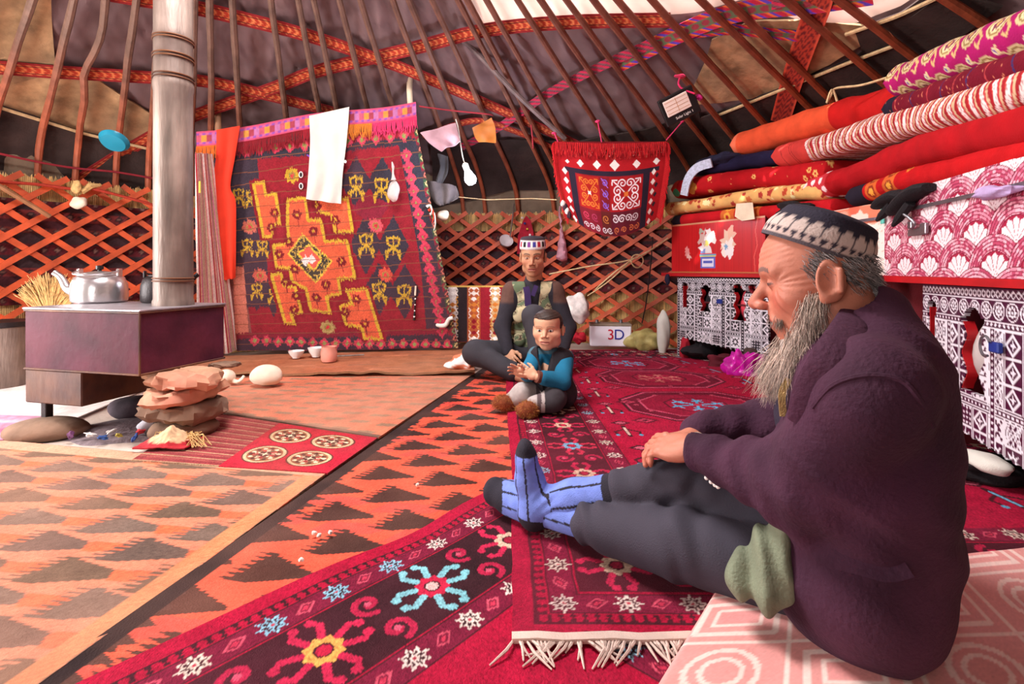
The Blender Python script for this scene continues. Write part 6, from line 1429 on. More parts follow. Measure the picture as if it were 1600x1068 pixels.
g = MB(); g.tube([P(700, 306, 4.4), P(760, 312, 4.45), P(830, 310, 4.5), P(870, 312, 4.3)], .004, 5); obj('cord', g, m_rope, label='thin cord strung across the poles below the bulb', cat='cord')
# red pouch, dipper, bag on the lattice
po = thing('pouch', 'red tasselled pouch hung on the back lattice above the man\'s cap', 'pouch', tuple(on_lat(822, 400, .2)))
Ypo = on_lat(822, 350, .2).y; g = MB(); g.prism([(-.09, -.28), (.10, -.30), (.07, -.05), (.045, .05), (0, .10), (-.03, .05), (-.08, -.10)], P(822, 352, Ypo), (1, 0, 0), (0, 0, 1), -.03); obj('body', g, mat('red_pouch_felt', '#9c1228', var=.3, vscale=25, bump=.5), po)
g = MB()
for k in range(5): g.blob(P(816 + 4 * k, 340 + 9 * k, Ypo - .02), (.012, .008, .012), k, .2, 8, col=['#e4d8d8', '#3a2a6a', '#c8a23c'][k % 3])
obj('beads', g, m_cloth, po)
dp = thing('dipper', 'white enamel dipper hooked on the back lattice left of the man', 'dipper', tuple(on_lat(793, 386, .22)))
Yd = on_lat(793, 375, .2).y; g = MB(); g.lathe([(.0001, -.055), (.04, -.05), (.065, -.02), (.07, .01), (.066, .01), (.0001, -.04)], P(791, 376, Yd), 28, axis=(.25, -.8, .5)); obj('bowl', g, mat('grey_enamel', '#c9bcbc', bump=0, rough=.3), dp)
g = MB(); g.tube([P(797, 370, Yd), P(801, 340, Yd), P(803, 318, Yd + .03)], .007, 8); obj('handle', g, m_pipe, dp)
pk = thing('plastic_bag', 'pinkish clear plastic bag hanging on the lattice right of the man', 'plastic bag', tuple(on_lat(878, 406, .22)))
Yk = on_lat(878, 385, .2).y; g = MB(); g.tube(smooth_path([P(874, 322, Yk), P(876, 345, Yk), P(877, 360, Yk), P(878, 380, Yk), P(878, 398, Yk), P(877, 408, Yk)], 16), [.01, .02, .022, .02, .018, .02, .03, .045, .06, .075, .09, .10, .108, .11, .10, .02], 16, flat=.5); g.v = [(x + .008 * math.sin(z * 90 + x * 60), y + .012 * math.sin(x * 80 + z * 50), z) for x, y, z in g.v]; obj('film', g, mat('pink_film', '#e0a8b8', var=.2, vscale=20, bump=.5, bscale=40, rough=.25, transl=.5), pk)
tx = Canvas(.62, .55, 170, '#8a1022'); cols_ = [('#2a1a22', 0, .03), ('#d8c8c0', .03, .10), ('#2a1c20', .10, .20), ('#a8502c', .20, .32), ('#8a1022', .32, .42), ('#c8a070', .42, .49), ('#8a1022', .49, .62)]
for cl, x0, x1 in cols_: tx.rect(x0, 0, x1, .55, cl)
for x in (.065, .26, .455, .6):
    for k, y in enumerate(np.arange(.02, .55, .055)): tx.diamond(x, y, .032, .024, ['#ece0d8', '#c8742c', '#8a1020'][(k // 3) % 3]); tx.stroke([(x - .045, y + .02), (x - .03, y), (x - .045, y - .02)], .010, '#e8d8cc' if k % 4 < 2 else '#c88a3c'); tx.stroke([(x + .045, y + .02), (x + .03, y), (x + .045, y - .02)], .010, '#e8d8cc' if k % 4 < 2 else '#c88a3c')
tx.rect(0, .0, .62, .012, '#c8a050'); tx.speckle(.12, 4)
U, V = np.meshgrid(tx.xs / .62, tx.ys / .55); pxx = 696 + U * 106; Yt = 4.62 + .015 * noise2(U * 5, V * 3, 2); pyy = 446 + V * 88
sheet('woven_textile', np.stack([(pxx - 800) / FPX * Yt, Yt, EYE - (pyy - HOR) * Yt / FPX], -1), m_cloth, tx.a, thick=.03, nrm=(0, -1, 0), label='red textile with white and orange columns standing behind the man\'s shoulder', cat='textile')
# ropes across the lattice on the right
kn = P(990, 404, 4.3)
for k, pts in enumerate(([P(858, 428, 4.5), P(920, 416, 4.42), kn, P(1044, 372, 4.25)], [kn, P(950, 440, 4.4), P(918, 462, 4.5)], [kn, P(962, 424, 4.35), P(930, 452, 4.48)])):
    g = MB(); g.tube(smooth_path(pts, 20), .006, 6); obj('rope', g, m_rope, label=['pale rope tied level across the lattice towards the red trunk', 'left one of two pale ropes slanting down to the white bundle', 'right one of two pale ropes slanting down to the white bundle'][k], cat='rope')
g = MB(); g.tube([kn + Vector((.05 * math.cos(a) + .03, -.012 * math.sin(a * 2), .055 * math.sin(a) - .02)) for a in np.linspace(0, 7.5, 30)], .006, 6); obj('rope_loop', g, m_rope, label='loop of pale rope knotted on the lattice left of the red trunk', cat='rope')
g = MB(); g.tube(smooth_path([P(1020, 370, 4.3), P(1017, 410, 4.32), P(1010, 470, 4.4), P(1003, 505, 4.5)], 16), .005, 6); obj('cable', g, m_black, label='black cable hanging in front of the lattice left of the cabinets', cat='cable')
lp = fcp(1303, 156, .02); g = MB(); g.tube(smooth_path([P(1390, 120, 2.5), P(1345, 133, 2.62), P(1306, 138, 2.72), P(1298, 150, 2.74), P(1292, 160, 2.72), P(1300, 140, 2.72), P(1308, 158, 2.72)], 40), .006, 6); obj('rope', g, m_rope, label='pale rope looped round a roof pole above the terracotta quilt', cat='rope')
g = MB(); g.tube(smooth_path([P(830, 195, 4.0), P(832, 215, 4.0), P(833, 232, 4.0)], 8), .006, 6); obj('ribbon', g, mat('red_cord', '#8e2430'), label='short red ribbon dangling from the roof band left of the red bag', cat='ribbon')
g = MB(); g.tube(smooth_path([P(655, 166, 4.02), P(700, 172, 4.0), P(760, 178, 4.0), P(770, 180, 4.05)], 14), .006, 6); obj('cord', g, mat('red_cord', '#8e2430'), label='red cord tied from the hanging rug corner towards the bulb', cat='cord')

g = MB(); q = P(1043, 436, 4.28); g.blob(q, (.022, .012, .05), 4, .15, 10); obj('tassel', g, m_navyc, label='small navy tassel hanging at the left end of the red board', cat='tassel')
# ================================================================== people: smooth-blended solids turned into one continuous surface
class Solid:
    def __init__(self, h): self.h = h; self.ops = []
    def cap(self, a, b, ra, rb=None, k=.03, sub=False): self.ops.append(('c', np.array(a, float), np.array(b, float), ra, ra if rb is None else rb, k, sub)); return self
    def ell(self, c, r, R=None, k=.03, sub=False): self.ops.append(('e', np.array(c, float), np.array(r, float), None if R is None else np.array(R, float), None, k, sub)); return self
    def chain(self, pts, rs, k=.03):
        for (a, b), (ra, rb) in zip(zip(pts[:-1], pts[1:]), zip(rs[:-1], rs[1:])): self.cap(a, b, ra, rb, k)
        return self
    def bounds(self):
        lo = np.full(3, 9e9); hi = -lo
        for o in self.ops:
            if o[6]: continue
            if o[0] == 'c': r = max(o[3], o[4]); lo = np.minimum(lo, np.minimum(o[1], o[2]) - r); hi = np.maximum(hi, np.maximum(o[1], o[2]) + r)
            else: r = np.max(o[2]); r = o[2] if o[3] is None else np.array([r] * 3); lo = np.minimum(lo, o[1] - r); hi = np.maximum(hi, o[1] + r)
        return lo - .03, hi + .03
    def build(self, disp=None, cut=None):
        h = self.h; lo, hi = self.bounds(); n = np.ceil((hi - lo) / h).astype(int) + 1
        ax_ = [lo[k] + h * np.arange(n[k]) for k in range(3)]; D = np.full(n, 1.0, np.float32)
        for o in self.ops:
            if o[0] == 'c': r = max(o[3], o[4]); a = np.minimum(o[1], o[2]) - r; b = np.maximum(o[1], o[2]) + r
            else: r = np.max(o[2]); a = o[1] - r; b = o[1] + r
            m = .035 + o[5]; sl = tuple(slice(max(0, int((a[k] - m - lo[k]) / h)), min(n[k], int((b[k] + m - lo[k]) / h) + 2)) for k in range(3))
            if any(s.start >= s.stop for s in sl): continue
            X = ax_[0][sl[0]][:, None, None]; Y = ax_[1][sl[1]][None, :, None]; Z = ax_[2][sl[2]][None, None, :]
            if o[0] == 'c':
                d = o[2] - o[1]; L2 = float(d @ d) + 1e-12; px, py, pz = X - o[1][0], Y - o[1][1], Z - o[1][2]
                t = np.clip((px * d[0] + py * d[1] + pz * d[2]) / L2, 0, 1); v = np.sqrt((px - t * d[0]) ** 2 + (py - t * d[1]) ** 2 + (pz - t * d[2]) ** 2) - (o[3] + (o[4] - o[3]) * t)
            else:
                px, py, pz = X - o[1][0], Y - o[1][1], Z - o[1][2]
                if o[3] is not None: R = o[3]; px, py, pz = px * R[0, 0] + py * R[1, 0] + pz * R[2, 0], px * R[0, 1] + py * R[1, 1] + pz * R[2, 1], px * R[0, 2] + py * R[1, 2] + pz * R[2, 2]
                r = o[2]; q = np.sqrt((px / r[0]) ** 2 + (py / r[1]) ** 2 + (pz / r[2]) ** 2); q2 = np.sqrt((px / r[0] ** 2) ** 2 + (py / r[1] ** 2) ** 2 + (pz / r[2] ** 2) ** 2); v = q * (q - 1) / (q2 + 1e-9)
            v = v.astype(np.float32); w_ = D[sl]; k = max(o[5], 1e-5)
            if o[6]: hh_ = np.maximum(k - np.abs(w_ + v), 0) / k; D[sl] = np.maximum(w_, -v) + hh_ * hh_ * k * .25
            else: hh_ = np.maximum(k - np.abs(w_ - v), 0) / k; D[sl] = np.minimum(w_, v) - hh_ * hh_ * k * .25
        if disp is not None:
            nb = np.abs(D) < .03; ii = np.nonzero(nb); D[nb] += disp(ax_[0][ii[0]], ax_[1][ii[1]], ax_[2][ii[2]]).astype(np.float32)
        if cut is not None:
            D = np.maximum(D, cut(ax_[0][:, None, None], ax_[1][None, :, None], ax_[2][None, None, :]).astype(np.float32))
        D[0] = D[-1] = 1; D[:, 0] = D[:, -1] = 1; D[:, :, 0] = D[:, :, -1] = 1
        return surface_nets(D, lo, h)
def surface_nets(D, lo, h):
    S = D < 0; nx, ny, nz = D.shape; c = np.zeros((nx - 1, ny - 1, nz - 1), np.uint8)
    for i in (0, 1):
        for j in (0, 1):
            for k in (0, 1): c += S[i:nx - 1 + i, j:ny - 1 + j, k:nz - 1 + k]
    act = (c > 0) & (c < 8); I, J, K = np.nonzero(act); idx = np.full(act.shape, -1, np.int64); idx[I, J, K] = np.arange(len(I)); acc = np.zeros((len(I), 3)); cnt = np.zeros(len(I))
    for axis in range(3):
        o1, o2 = [a for a in range(3) if a != axis]
        for u in (0, 1):
            for v in (0, 1):
                off = [0, 0, 0]; off[o1] = u; off[o2] = v; e = [0, 0, 0]; e[axis] = 1
                d0 = D[I + off[0], J + off[1], K + off[2]]; d1 = D[I + off[0] + e[0], J + off[1] + e[1], K + off[2] + e[2]]; m = (d0 < 0) != (d1 < 0); t = np.where(m, d0 / np.where(m, d0 - d1, 1), 0)
                p = np.array(off, float)[None] + np.array(e, float)[None] * t[:, None]; acc += p * m[:, None]; cnt += m
    V = np.stack([I, J, K], 1) + acc / cnt[:, None]; V = np.array(lo) + V * h; Fs = []
    for axis in range(3):
        o1, o2 = (axis + 1) % 3, (axis + 2) % 3; s0 = [slice(None)] * 3; s1 = [slice(None)] * 3; s0[axis] = slice(0, -1); s1[axis] = slice(1, None)
        A, B = S[tuple(s0)], S[tuple(s1)]
        for flip in (False, True):
            m = (A & ~B) if not flip else (~A & B); p = np.array(np.nonzero(m)).T; p = p[(p[:, o1] > 0) & (p[:, o2] > 0)]
            if len(p) == 0: continue
            def g(d1, d2): q = p.copy(); q[:, o1] -= d1; q[:, o2] -= d2; return idx[q[:, 0], q[:, 1], q[:, 2]]
            q = np.stack([g(1, 1), g(0, 1), g(0, 0), g(1, 0)], 1); Fs.append(q[:, ::-1] if flip else q)
    F = np.concatenate(Fs); F = F[(F >= 0).all(1)]; return V, F
def smooth_mesh(V, F, it=2, lam=.5):
    n = len(V); e = np.concatenate([F[:, [0, 1]], F[:, [1, 2]], F[:, [2, 3]], F[:, [3, 0]]]); e = np.concatenate([e, e[:, ::-1]]); deg = np.bincount(e[:, 0], minlength=n)[:, None]
    for _ in range(it):
        s = np.stack([np.bincount(e[:, 0], weights=V[e[:, 1], k], minlength=n) for k in range(3)], 1); V = V + lam * (s / np.maximum(deg, 1) - V)
    return V
def join(parts):
    V = []; F = []; C = []; o = 0
    for v, f, c in parts: V.append(v); F.append(f + o); C.append(c); o += len(v)
    return np.concatenate(V), np.concatenate(F), np.concatenate(C)
def colv(V, c): return np.tile(np.array(lin(c)), (len(V), 1))
def mixc(C, m, c): m = np.clip(m, 0, 1)[:, None]; return C * (1 - m) + np.array(lin(c)) * m
def frame(fwd, up=(0, 0, 1), pitch=0.0, roll=0.0):
    f = Vector(fwd).normalized(); r = f.cross(Vector(up)).normalized(); u = r.cross(f); R = Matrix((r, f, u)).transposed() @ Euler((pitch, roll, 0)).to_matrix(); return np.array(R)
m_skin = mat('skin', attr=True, var=.06, vscale=60, bump=.12, bscale=220, rough=.5, spec=.4)
m_jack = mat('maroon_corduroy', '#331128', var=.3, vscale=6, bump=.5, bscale=110, rough=.9, sheen=.3, dust='#5c3448', dust_amt=.5)
m_trou = mat('grey_twill', '#37323d', var=.15, vscale=8, bump=.3, bscale=300, rough=.85, sheen=.15)
m_knit = mat('knit', attr=True, var=.12, vscale=40, bump=.45, bscale=350, rough=.95, sheen=.2)
m_hair = mat('hair', attr=True, var=.25, vscale=60, bump=0, rough=.6)
m_olive = mat('olive_vest', '#6e745f', var=.25, vscale=10, bump=.4, bscale=200, rough=.85)
def head(scale, skin, kind, h=.0022):
    s = Solid(h); ch = kind == 'child'; old = kind == 'old'
    s.ell((0, .004, .045), (.074, .083, .084), k=.01); s.ell((0, .028, -.030), (.060, .066, .088), k=.04); s.ell((0, .016, .052), (.064, .078, .060), k=.03)
    s.ell((0, .060, -.098), (.028, .026, .021) if not ch else (.026, .024, .02), k=.035)
    for q in (-1, 1):
        s.ell((q * .044, .050, -.018), (.025, .026, .024) if not ch else (.033, .032, .034), k=.025); s.ell((q * .050, .012, -.072), (.02, .035, .028), k=.03)
        s.cap((q * .014, .087, .033), (q * .046, .073, .034), .011 if not ch else .007, .009 if not ch else .006, k=.018)
    if ch: s.ell((0, .05, .075), (.062, .05, .05), k=.03)
    for q in (-1, 1): s.ell((q * .031, .099, .010), (.0165, .016, .0125), k=.012, sub=True)
    nl = .108 if ch else .116 if not old else .121
    s.cap((0, .088, .020), (0, nl, -.022), .0085, .0118 if old else .010, k=.012)
    for q in (-1, 1): s.ell((q * .013, nl - .012, -.028), (.009, .011, .0085), k=.008)
    s.ell((0, .082, -.056), (.03, .017, .024), k=.02)
    s.cap((-.021, .090, -.0565), (.021, .090, -.0565), .0062, k=.008); s.cap((-.017, .090, -.069), (.017, .090, -.069), .0072, k=.008); s.cap((-.025, .098, -.0628), (.025, .098, -.0628), .0022, k=.004, sub=True)
    for q in (-1, 1):
        s.ell((q * .031, .0765, .011), (.0145, .0145, .0135), k=.003)                      # lid and eyeball
        R = np.array(Euler((.12, 0, q * -.35)).to_matrix()); s.ell((q * .079, -.008, .002), (.0105, .024, .037), R, k=.008); s.ell((q * .089, -.004, .006), (.008, .015, .025), R, k=.006, sub=True)
        s.cap((q * .086, -.024, .018), (q * .086, -.02, -.016), .005, .004, k=.006); s.ell((q * .081, .006, -.026), (.006, .008, .010), k=.006)
        if old: s.cap((q * .028, .098, -.040), (q * .043, .078, -.068), .003, .002, k=.010, sub=True)
    s.cap((0, -.022, -.055), (0, -.045, -.20), .054 if not ch else .042, .060 if not ch else .05, k=.03)
    def wr(x, y, z):
        d = 0 * x
        if old:
            d = d + .0007 * np.sin((z - .12 * x * x / .05) * 620) * np.exp(-((z - .068) / .022) ** 2) * (y > .04)            # forehead lines
            e = np.hypot((np.abs(x) - .050), (z - .008)); a = np.arctan2(z - .008, np.abs(x) - .05); d = d + .0010 * np.sin(a * 13) * np.exp(-((e - .016) / .010) ** 2) * (np.abs(x) > .048)
            d = d + .0010 * np.sin((np.abs(x) * .8 + z * .35 - y * .3) * 420) * np.exp(-((np.abs(x) - .056) / .016) ** 2 - ((z + .04) / .028) ** 2)
        return d
    V, F = s.build(wr); V = smooth_mesh(V, F, 1); x, y, z = V.T; C = colv(V, skin)
    ck = np.exp(-((np.abs(x) - .042) / .022) ** 2 - ((z + .022) / .024) ** 2) * (y > .02); C = mixc(C, ck * (.45 if old else .35), '#b0483c' if old else '#cc7058'); C = mixc(C, np.exp(-(x / .013) ** 2 - ((z + .022) / .014) ** 2) * (y > .09) * .35, '#b84a3e')
    lip = (np.abs(x) < .026) * np.exp(-((z + .0625) / .0085) ** 4) * (y > .083); C = mixc(C, lip * .75, '#a8484a'); C = mixc(C, (np.exp(-((z + .0628) / .0022) ** 2) * (np.abs(x) < .024) * (y > .08)), '#4a1a1a')
    for q in (-1, 1):
        ex, ez = (x - q * .031), (z - .0105); e = (ex / .0130) ** 2 + (ez / (.0068 if ch else .0034 if kind == 'down' else .0030)) ** 2; on = (y > .078)
        C = mixc(C, (e < 1.35) * on * .8, '#5a2e28'); C = mixc(C, (e < 1) * on, '#5e3e38' if old else '#dcd4cc'); C = mixc(C, (np.hypot(ex, ez * 1.0) < (.0066 if ch else .0056)) * (e < 1) * on, '#1c100e')
        br = np.abs(x - q * .032) < .020; zb = .034 + .006 * np.cos((np.abs(x) - .032) / .02 * 1.5); C = mixc(C, br * (np.abs(z - zb) < (.0042 if not ch else .0022)) * (y > .06) * (.8 if not ch else .5), '#2a1c1a' if not old else '#5a4a48')
        C = mixc(C, np.exp(-((x - q * .013) / .004) ** 2 - ((z + .034) / .003) ** 2) * (y > .09), '#5a2420')
    if kind == 'down': C = mixc(C, np.exp(-((z + .048) / .0035) ** 2) * (np.abs(x) < .022) * (y > .085) * .45, '#3a2a26')
    return V * scale, F, C
def place(part, R, o): V, F, C = part; return V @ np.asarray(R).T + np.array(o), F, C
def hand(skin, side, curl=(.5, .55, .6, .65), spread=.10, thumb=.5, h=.0020, scale=1.0):
    """local: x towards the thumb for side=+1, y along the fingers, palm towards -z; wrist at the origin"""
    s = Solid(h); q = side
    s.cap((0, -.07, 0), (0, .0, 0), .027, .024, k=.02); s.ell((0, .045, 0), (.040, .050, .0155), k=.025); s.ell((q * .024, .03, -.006), (.017, .034, .015), k=.02); s.ell((-q * .026, .035, -.004), (.013, .034, .013), k=.02)
    for i, (L, c) in enumerate(zip((.070, .078, .072, .056), curl)):
        o = np.array([q * (.029 - .0195 * i), .082 - (0, -.003, .0, .009)[i], .002]); a = spread * (1.5 - i) * q; ang = 0.10; p = o; r = .0094 - .0006 * i; s.ell(o, (.0105, .011, .0105), k=.008)
        for seg, f in enumerate((.45, .31, .24)):
            ang += c * (.55 if seg == 0 else 1.0); d = np.array([math.sin(a) * math.cos(ang), math.cos(a) * math.cos(ang), -math.sin(ang)]); p2 = p + d * L * f; s.cap(p, p2, r, r * .92, k=.005); p = p2; r *= .92
    p0 = np.array([q * .026, .018, -.006]); p1 = p0 + np.array([q * .026, .028, -.010]); p2 = p1 + np.array([q * (.016 - .018 * thumb), .026, -.008 - .010 * thumb]); p3 = p2 + np.array([q * (.006 - .022 * thumb), .022, -.006]); s.chain([p0, p1, p2, p3], [.0145, .0118, .0105, .0085], k=.010)
    V, F = s.build(); V = smooth_mesh(V, F, 1); C = colv(V, skin); C = mixc(C, np.clip((V[:, 1] - .085) / .06, 0, 1) * .3, '#c0604c'); return V * scale, F, C
def person_part(name, s, material, parent, col=None, cf=None, it=2, disp=None, cut=None, **kw):
    V, F = s.build(disp, cut); V = smooth_mesh(V, F, it); C = None
    if cf is not None: C = cf(V)
    elif col: C = colv(V, col)
    o = obj(name, (V, F, C), material, parent, smooth=True, **kw); return V, F, o
def nearest_px(V, px, py, r=5):
    X = 800 + FPX * V[:, 0] / V[:, 1]; Y = HOR - FPX * (V[:, 2] - EYE) / V[:, 1]; d = (X - px) ** 2 + (Y - py) ** 2; m = d < r * r
    if not m.any(): return Vector(V[np.argmin(d)])
    i = np.nonzero(m)[0]; return Vector(V[i[np.argmin(V[i, 1])]])
def strands(roots, dirs, lens, wave, r0, cols, seed, nseg=6, sides=3, grav=.5):
    r_ = np.random.default_rng(seed); Vs = []; Fs = []; Cs = []; o = 0
    for k in range(len(roots)):
        p = np.array(roots[k], float); d = np.array(dirs[k], float); d /= np.linalg.norm(d); pts = [p.copy()]; st_ = lens[k] / nseg; ph = r_.normal(size=3)
        for i in range(nseg): d = d + np.array([0, 0, -grav / nseg]) + wave * r_.normal(size=3) + wave * .8 * ph * math.sin(i * 1.3 + ph[0]); d /= np.linalg.norm(d); p = p + d * st_; pts.append(p.copy())
        pts = np.array(pts); t = np.gradient(pts, axis=0); u = np.cross(t, [.3, .8, .5]); u /= np.linalg.norm(u, axis=1, keepdims=True) + 1e-9; w_ = np.cross(t, u); w_ /= np.linalg.norm(w_, axis=1, keepdims=True) + 1e-9
        for i in range(nseg + 1):
            r = r0 * (1 - .75 * i / nseg)
            for q in range(sides): a = 2 * math.pi * q / sides; Vs.append(pts[i] + u[i] * r * math.cos(a) + w_[i] * r * math.sin(a)); Cs.append(cols[k])
        for i in range(nseg):
            for q in range(sides): q2 = (q + 1) % sides; Fs.append((o + i * sides + q, o + i * sides + q2, o + (i + 1) * sides + q2, o + (i + 1) * sides + q))
        o += (nseg + 1) * sides
    return np.array(Vs), np.array(Fs), np.array(Cs)
def skullcap(s, r, hgt, taper, colf, lean=0.0, n=64):
    """local cap: opening at z=0"""
    prof = [(1.0, -.004), (1.015, .006), (1.0, hgt * .5), (taper, hgt), (taper * .93, hgt + .010), (taper * .7, hgt + .017), (taper * .35, hgt + .021), (.0, hgt + .022)]
    p = np.array(smooth_path(prof, 30)); V = []; C = []
    for rr_, z in p:
        for k in range(n):
            a = 2 * math.pi * k / n; pu = 1 + .03 * math.cos(4 * a) * (z > hgt * .9); V.append((r[0] * rr_ * pu * math.cos(a), r[1] * rr_ * pu * math.sin(a) + lean * z, z)); C.append(lin(colf(a, z / hgt, rr_)))
    return np.array(V) * s, grid_faces(30, n, True), np.array(C)
# ------------------------------------------------------------------ the old man
om = thing('person', 'old bearded man in dark purple jacket, skullcap and blue socks, sitting on the pink mat', 'person', (.66, 1.0, .06))
f_t = np.array([-.83, .56, 0]); f_t /= np.linalg.norm(f_t); l_t = np.array([-.56, -.83, 0]); l_t /= np.linalg.norm(l_t); RT_ = np.stack([-l_t, f_t, [0, 0, 1]], 1)
Hc = np.array([.629, 1.033, .724]); R_h = frame((-.87, .49, 0), pitch=-.17); SKO = '#b4705a'; hs = 1.10
shL, shR = np.array([.577, .83, .545]), np.array([.773, 1.12, .545]); elL, wrL = np.array([.535, .935, .345]), np.array([.424, 1.165, .340]); elR, wrR = np.array([.675, 1.30, .345]), np.array([.475, 1.31, .338])
hpL, hpR, knL, knR = np.array([.655, 1.02, .125]), np.array([.70, 1.08, .135]), np.array([.385, 1.175, .118]), np.array([.430, 1.26, .228]); anL, anR = np.array([.035, 1.475, .072]), np.array([.085, 1.42, .098])
bs = Solid(.008); bs.ell((.665, .98, .17), (.12, .10, .10), RT_).ell((.67, .975, .42), (.13, .09, .17), RT_).cap((.65, .99, .52), (.64, 1.01, .66), .052)
for a, b, c in ((shL, elL, wrL), (shR, elR, wrR)): bs.chain([a, b, c], [.048, .04, .027])
for a, b, c in ((hpL, knL, anL), (hpR, knR, anR)): bs.chain([a, b, c], [.06, .044, .028])
bs.cap((.055, 1.43, .06), (.038, 1.437, .225), .024, .018).cap((.05, 1.49, .06), (-.04, 1.55, .062), .03, .024)
V, F = bs.build(); V = smooth_mesh(V, F, 2)
dL = np.array([-.62, .78, -.16]); hL = place(hand(SKO, 1, (.30, .34, .42, .55), .12, .35), frame(dL, up=(-.25, -.35, .9)), wrL + dL * .02)
dR = np.array([-.98, -.12, -.08]); hR = place(hand(SKO, -1, (.45, .5, .5, .55), .08, .4), frame(dR, up=(-.1, .25, .95)), wrR + np.array([-.02, -.02, -.012]))
hd = place(head(hs, SKO, 'old'), R_h, Hc)
obj('body', join([(V, F, colv(V, SKO)), hd, hL, hR]), m_skin, om, smooth=True)
def hl(p): return Hc + R_h @ (np.array(p) * hs)
# jacket
js = Solid(.0052)
js.ell((.680, 1.0, .215), (.178, .140, .20), RT_, k=.05).ell((.672, .972, .40), (.19, .143, .21), RT_, k=.06).ell((.672, .968, .535), (.165, .112, .095), RT_, k=.06).ell((.666, .988, .155), (.168, .140, .118), RT_, k=.05)
js.chain([shL, elL, wrL + (elL - wrL) * .06], [.079, .069, .047], k=.035).chain([shR, elR, wrR + (elR - wrR) * .05], [.079, .066, .047], k=.035)
js.cap(shL, (.672, .965, .575), .07, .075, k=.05).cap(shR, (.672, .965, .575), .07, .075, k=.05)
js.cap((.70, .955, .60), (.69, .975, .655), .062, .055, k=.04)
def jd(x, y, z):
    d = .005 * noise2(x * 9 + z * 12, y * 9 - z * 8, 5) - .011 * np.clip(1 - 1.6 * np.abs(noise2(x * 5.5 + z * 8, y * 5.5 - z * 4, 31)), 0, 1) ** 2
    for a, b, n_, s_ in ((elL, wrL, 150, .0055), (shL, elL, 110, .005), (elR, wrR, 150, .005)):
        ab = b - a; L2 = ab @ ab; t = ((x - a[0]) * ab[0] + (y - a[1]) * ab[1] + (z - a[2]) * ab[2]) / L2; dist = np.sqrt((x - a[0] - t * ab[0]) ** 2 + (y - a[1] - t * ab[1]) ** 2 + (z - a[2] - t * ab[2]) ** 2)
        d = d + s_ * np.sin(t * math.sqrt(L2) * n_ * .62 + 5 * noise2(x * 9, z * 9 + y * 5, 7)) * (.35 + .9 * np.clip(noise2(x * 14 + y * 6, z * 14, 12) + .3, 0, 1)) * np.exp(-(dist / .09) ** 6) * np.clip(1.2 - np.abs(t - .35) * 1.5, 0, 1)
    return d + .004 * np.sin(z * 60 + (x - y) * 25 + 3 * noise2(x * 6, y * 6, 3)) * np.exp(-((z - .33) / .10) ** 2)
def jcut(x, y, z):
    base = .064 - z + 0 * x + 0 * y                                     # rests on the mat
    neck = .066 - np.sqrt((x - .640) ** 2 + (y - 1.005) ** 2 + ((z - .69) * .72) ** 2); fx_ = (x - .665) * f_t[0] + (y - .98) * f_t[1]; sd = (x - .665) * l_t[0] + (y - .98) * l_t[1]
    opn = np.minimum(fx_ - .07, (.030 + .13 * np.clip(.40 - z, 0, .5) * 0 + .10 * np.clip(z - .38, 0, .25)) - np.abs(sd + .03)); cf = .0 * x - 1
    return np.maximum(np.maximum(base, neck), opn)
JV, JF, jo = person_part('jacket', js, m_jack, om, it=2, disp=jd, cut=jcut)
for (pts, wd) in (([(1338, 466), (1315, 520), (1290, 560), (1255, 610), (1232, 660)], .046),):
    q = [nearest_px(JV, *p, 9) for p in pts]; g = MB(); toc = (Vector((0, 0, EYE)) - q[2]).normalized(); g.tube(smooth_path([p + toc * .004 for p in q], 22), [.010 + .020 * math.sin(math.pi * (.18 + .80 * k / 21)) for k in range(22)], 14, flat=.22, up=tuple(toc)); obj('lapel', g, m_jack, jo)
q = [nearest_px(JV, *p, 7) for p in ((1302, 868), (1340, 884), (1380, 894), (1418, 890))]; g = MB(); toc = (Vector((0, 0, EYE)) - q[1]).normalized(); g.bar(smooth_path([p + toc * .003 for p in q], 12), .032, .006, tuple(toc)); obj('pocket_flap', g, m_jack, jo)
q = [nearest_px(JV, *p, 7) for p in ((1265, 632), (1300, 596), (1350, 580), (1400, 588), (1440, 620), (1462, 670))]; g = MB(); g.tube(smooth_path(q, 24), .0045, 6); obj('shoulder_seam', g, m_jack, jo)
for k in range(4):
    p = nearest_px(JV, 1090 + 8 * k, 763 + 4 * k, 8); g = MB(); g.blob(p + (Vector((0, 0, EYE)) - p).normalized() * .003, (.005, .005, .005), k, 0, 7); obj('sleeve_button', g, m_china, jo)
vs_ = Solid(.006); vs_.ell((.655, .992, .36), (.13, .115, .20), RT_, k=.05).cap((.60, 1.02, .46), (.625, 1.02, .60), .07, .055, k=.04)
VV, VF, vo = person_part('vest', vs_, mat('dark_vest', '#241a2c', var=.25, bump=.4), om)
hm = Solid(.005); a0, b0 = np.array(P(1222, 790, .985)), np.array(P(1205, 925, .945)); c0, d0 = np.array(P(1165, 850, 1.01)), np.array(P(1150, 905, .99))
hm.chain([a0, b0], [.024, .036], k=.03).chain([np.array(P(1195, 850, .99)), d0], [.028, .024], k=.03).cap(np.array(P(1148, 905, .985)), np.array(P(1205, 930, .95)), .016, .020, k=.02)
person_part('vest_hem', hm, m_olive, vo, disp=lambda x, y, z: .007 * np.sin((x * 120 - y * 60 + z * 30) + 3 * noise2(x * 14, z * 14, 2)) + .003 * noise2(x * 20, z * 20, 3), cut=lambda x, y, z: .062 - z + 0 * x + 0 * y)
g = MB(); q = [P(1232, 592, 1.0), P(1222, 615, .99), P(1224, 650, .985)]; g.bar(smooth_path(q, 10), .012, .006, (-.3, -1, .2)); obj('zip', g, mat('brass_zip', '#a88a5a', var=.3, vscale=120, bump=.6, bscale=400, metal=.6, rough=.5), vo)
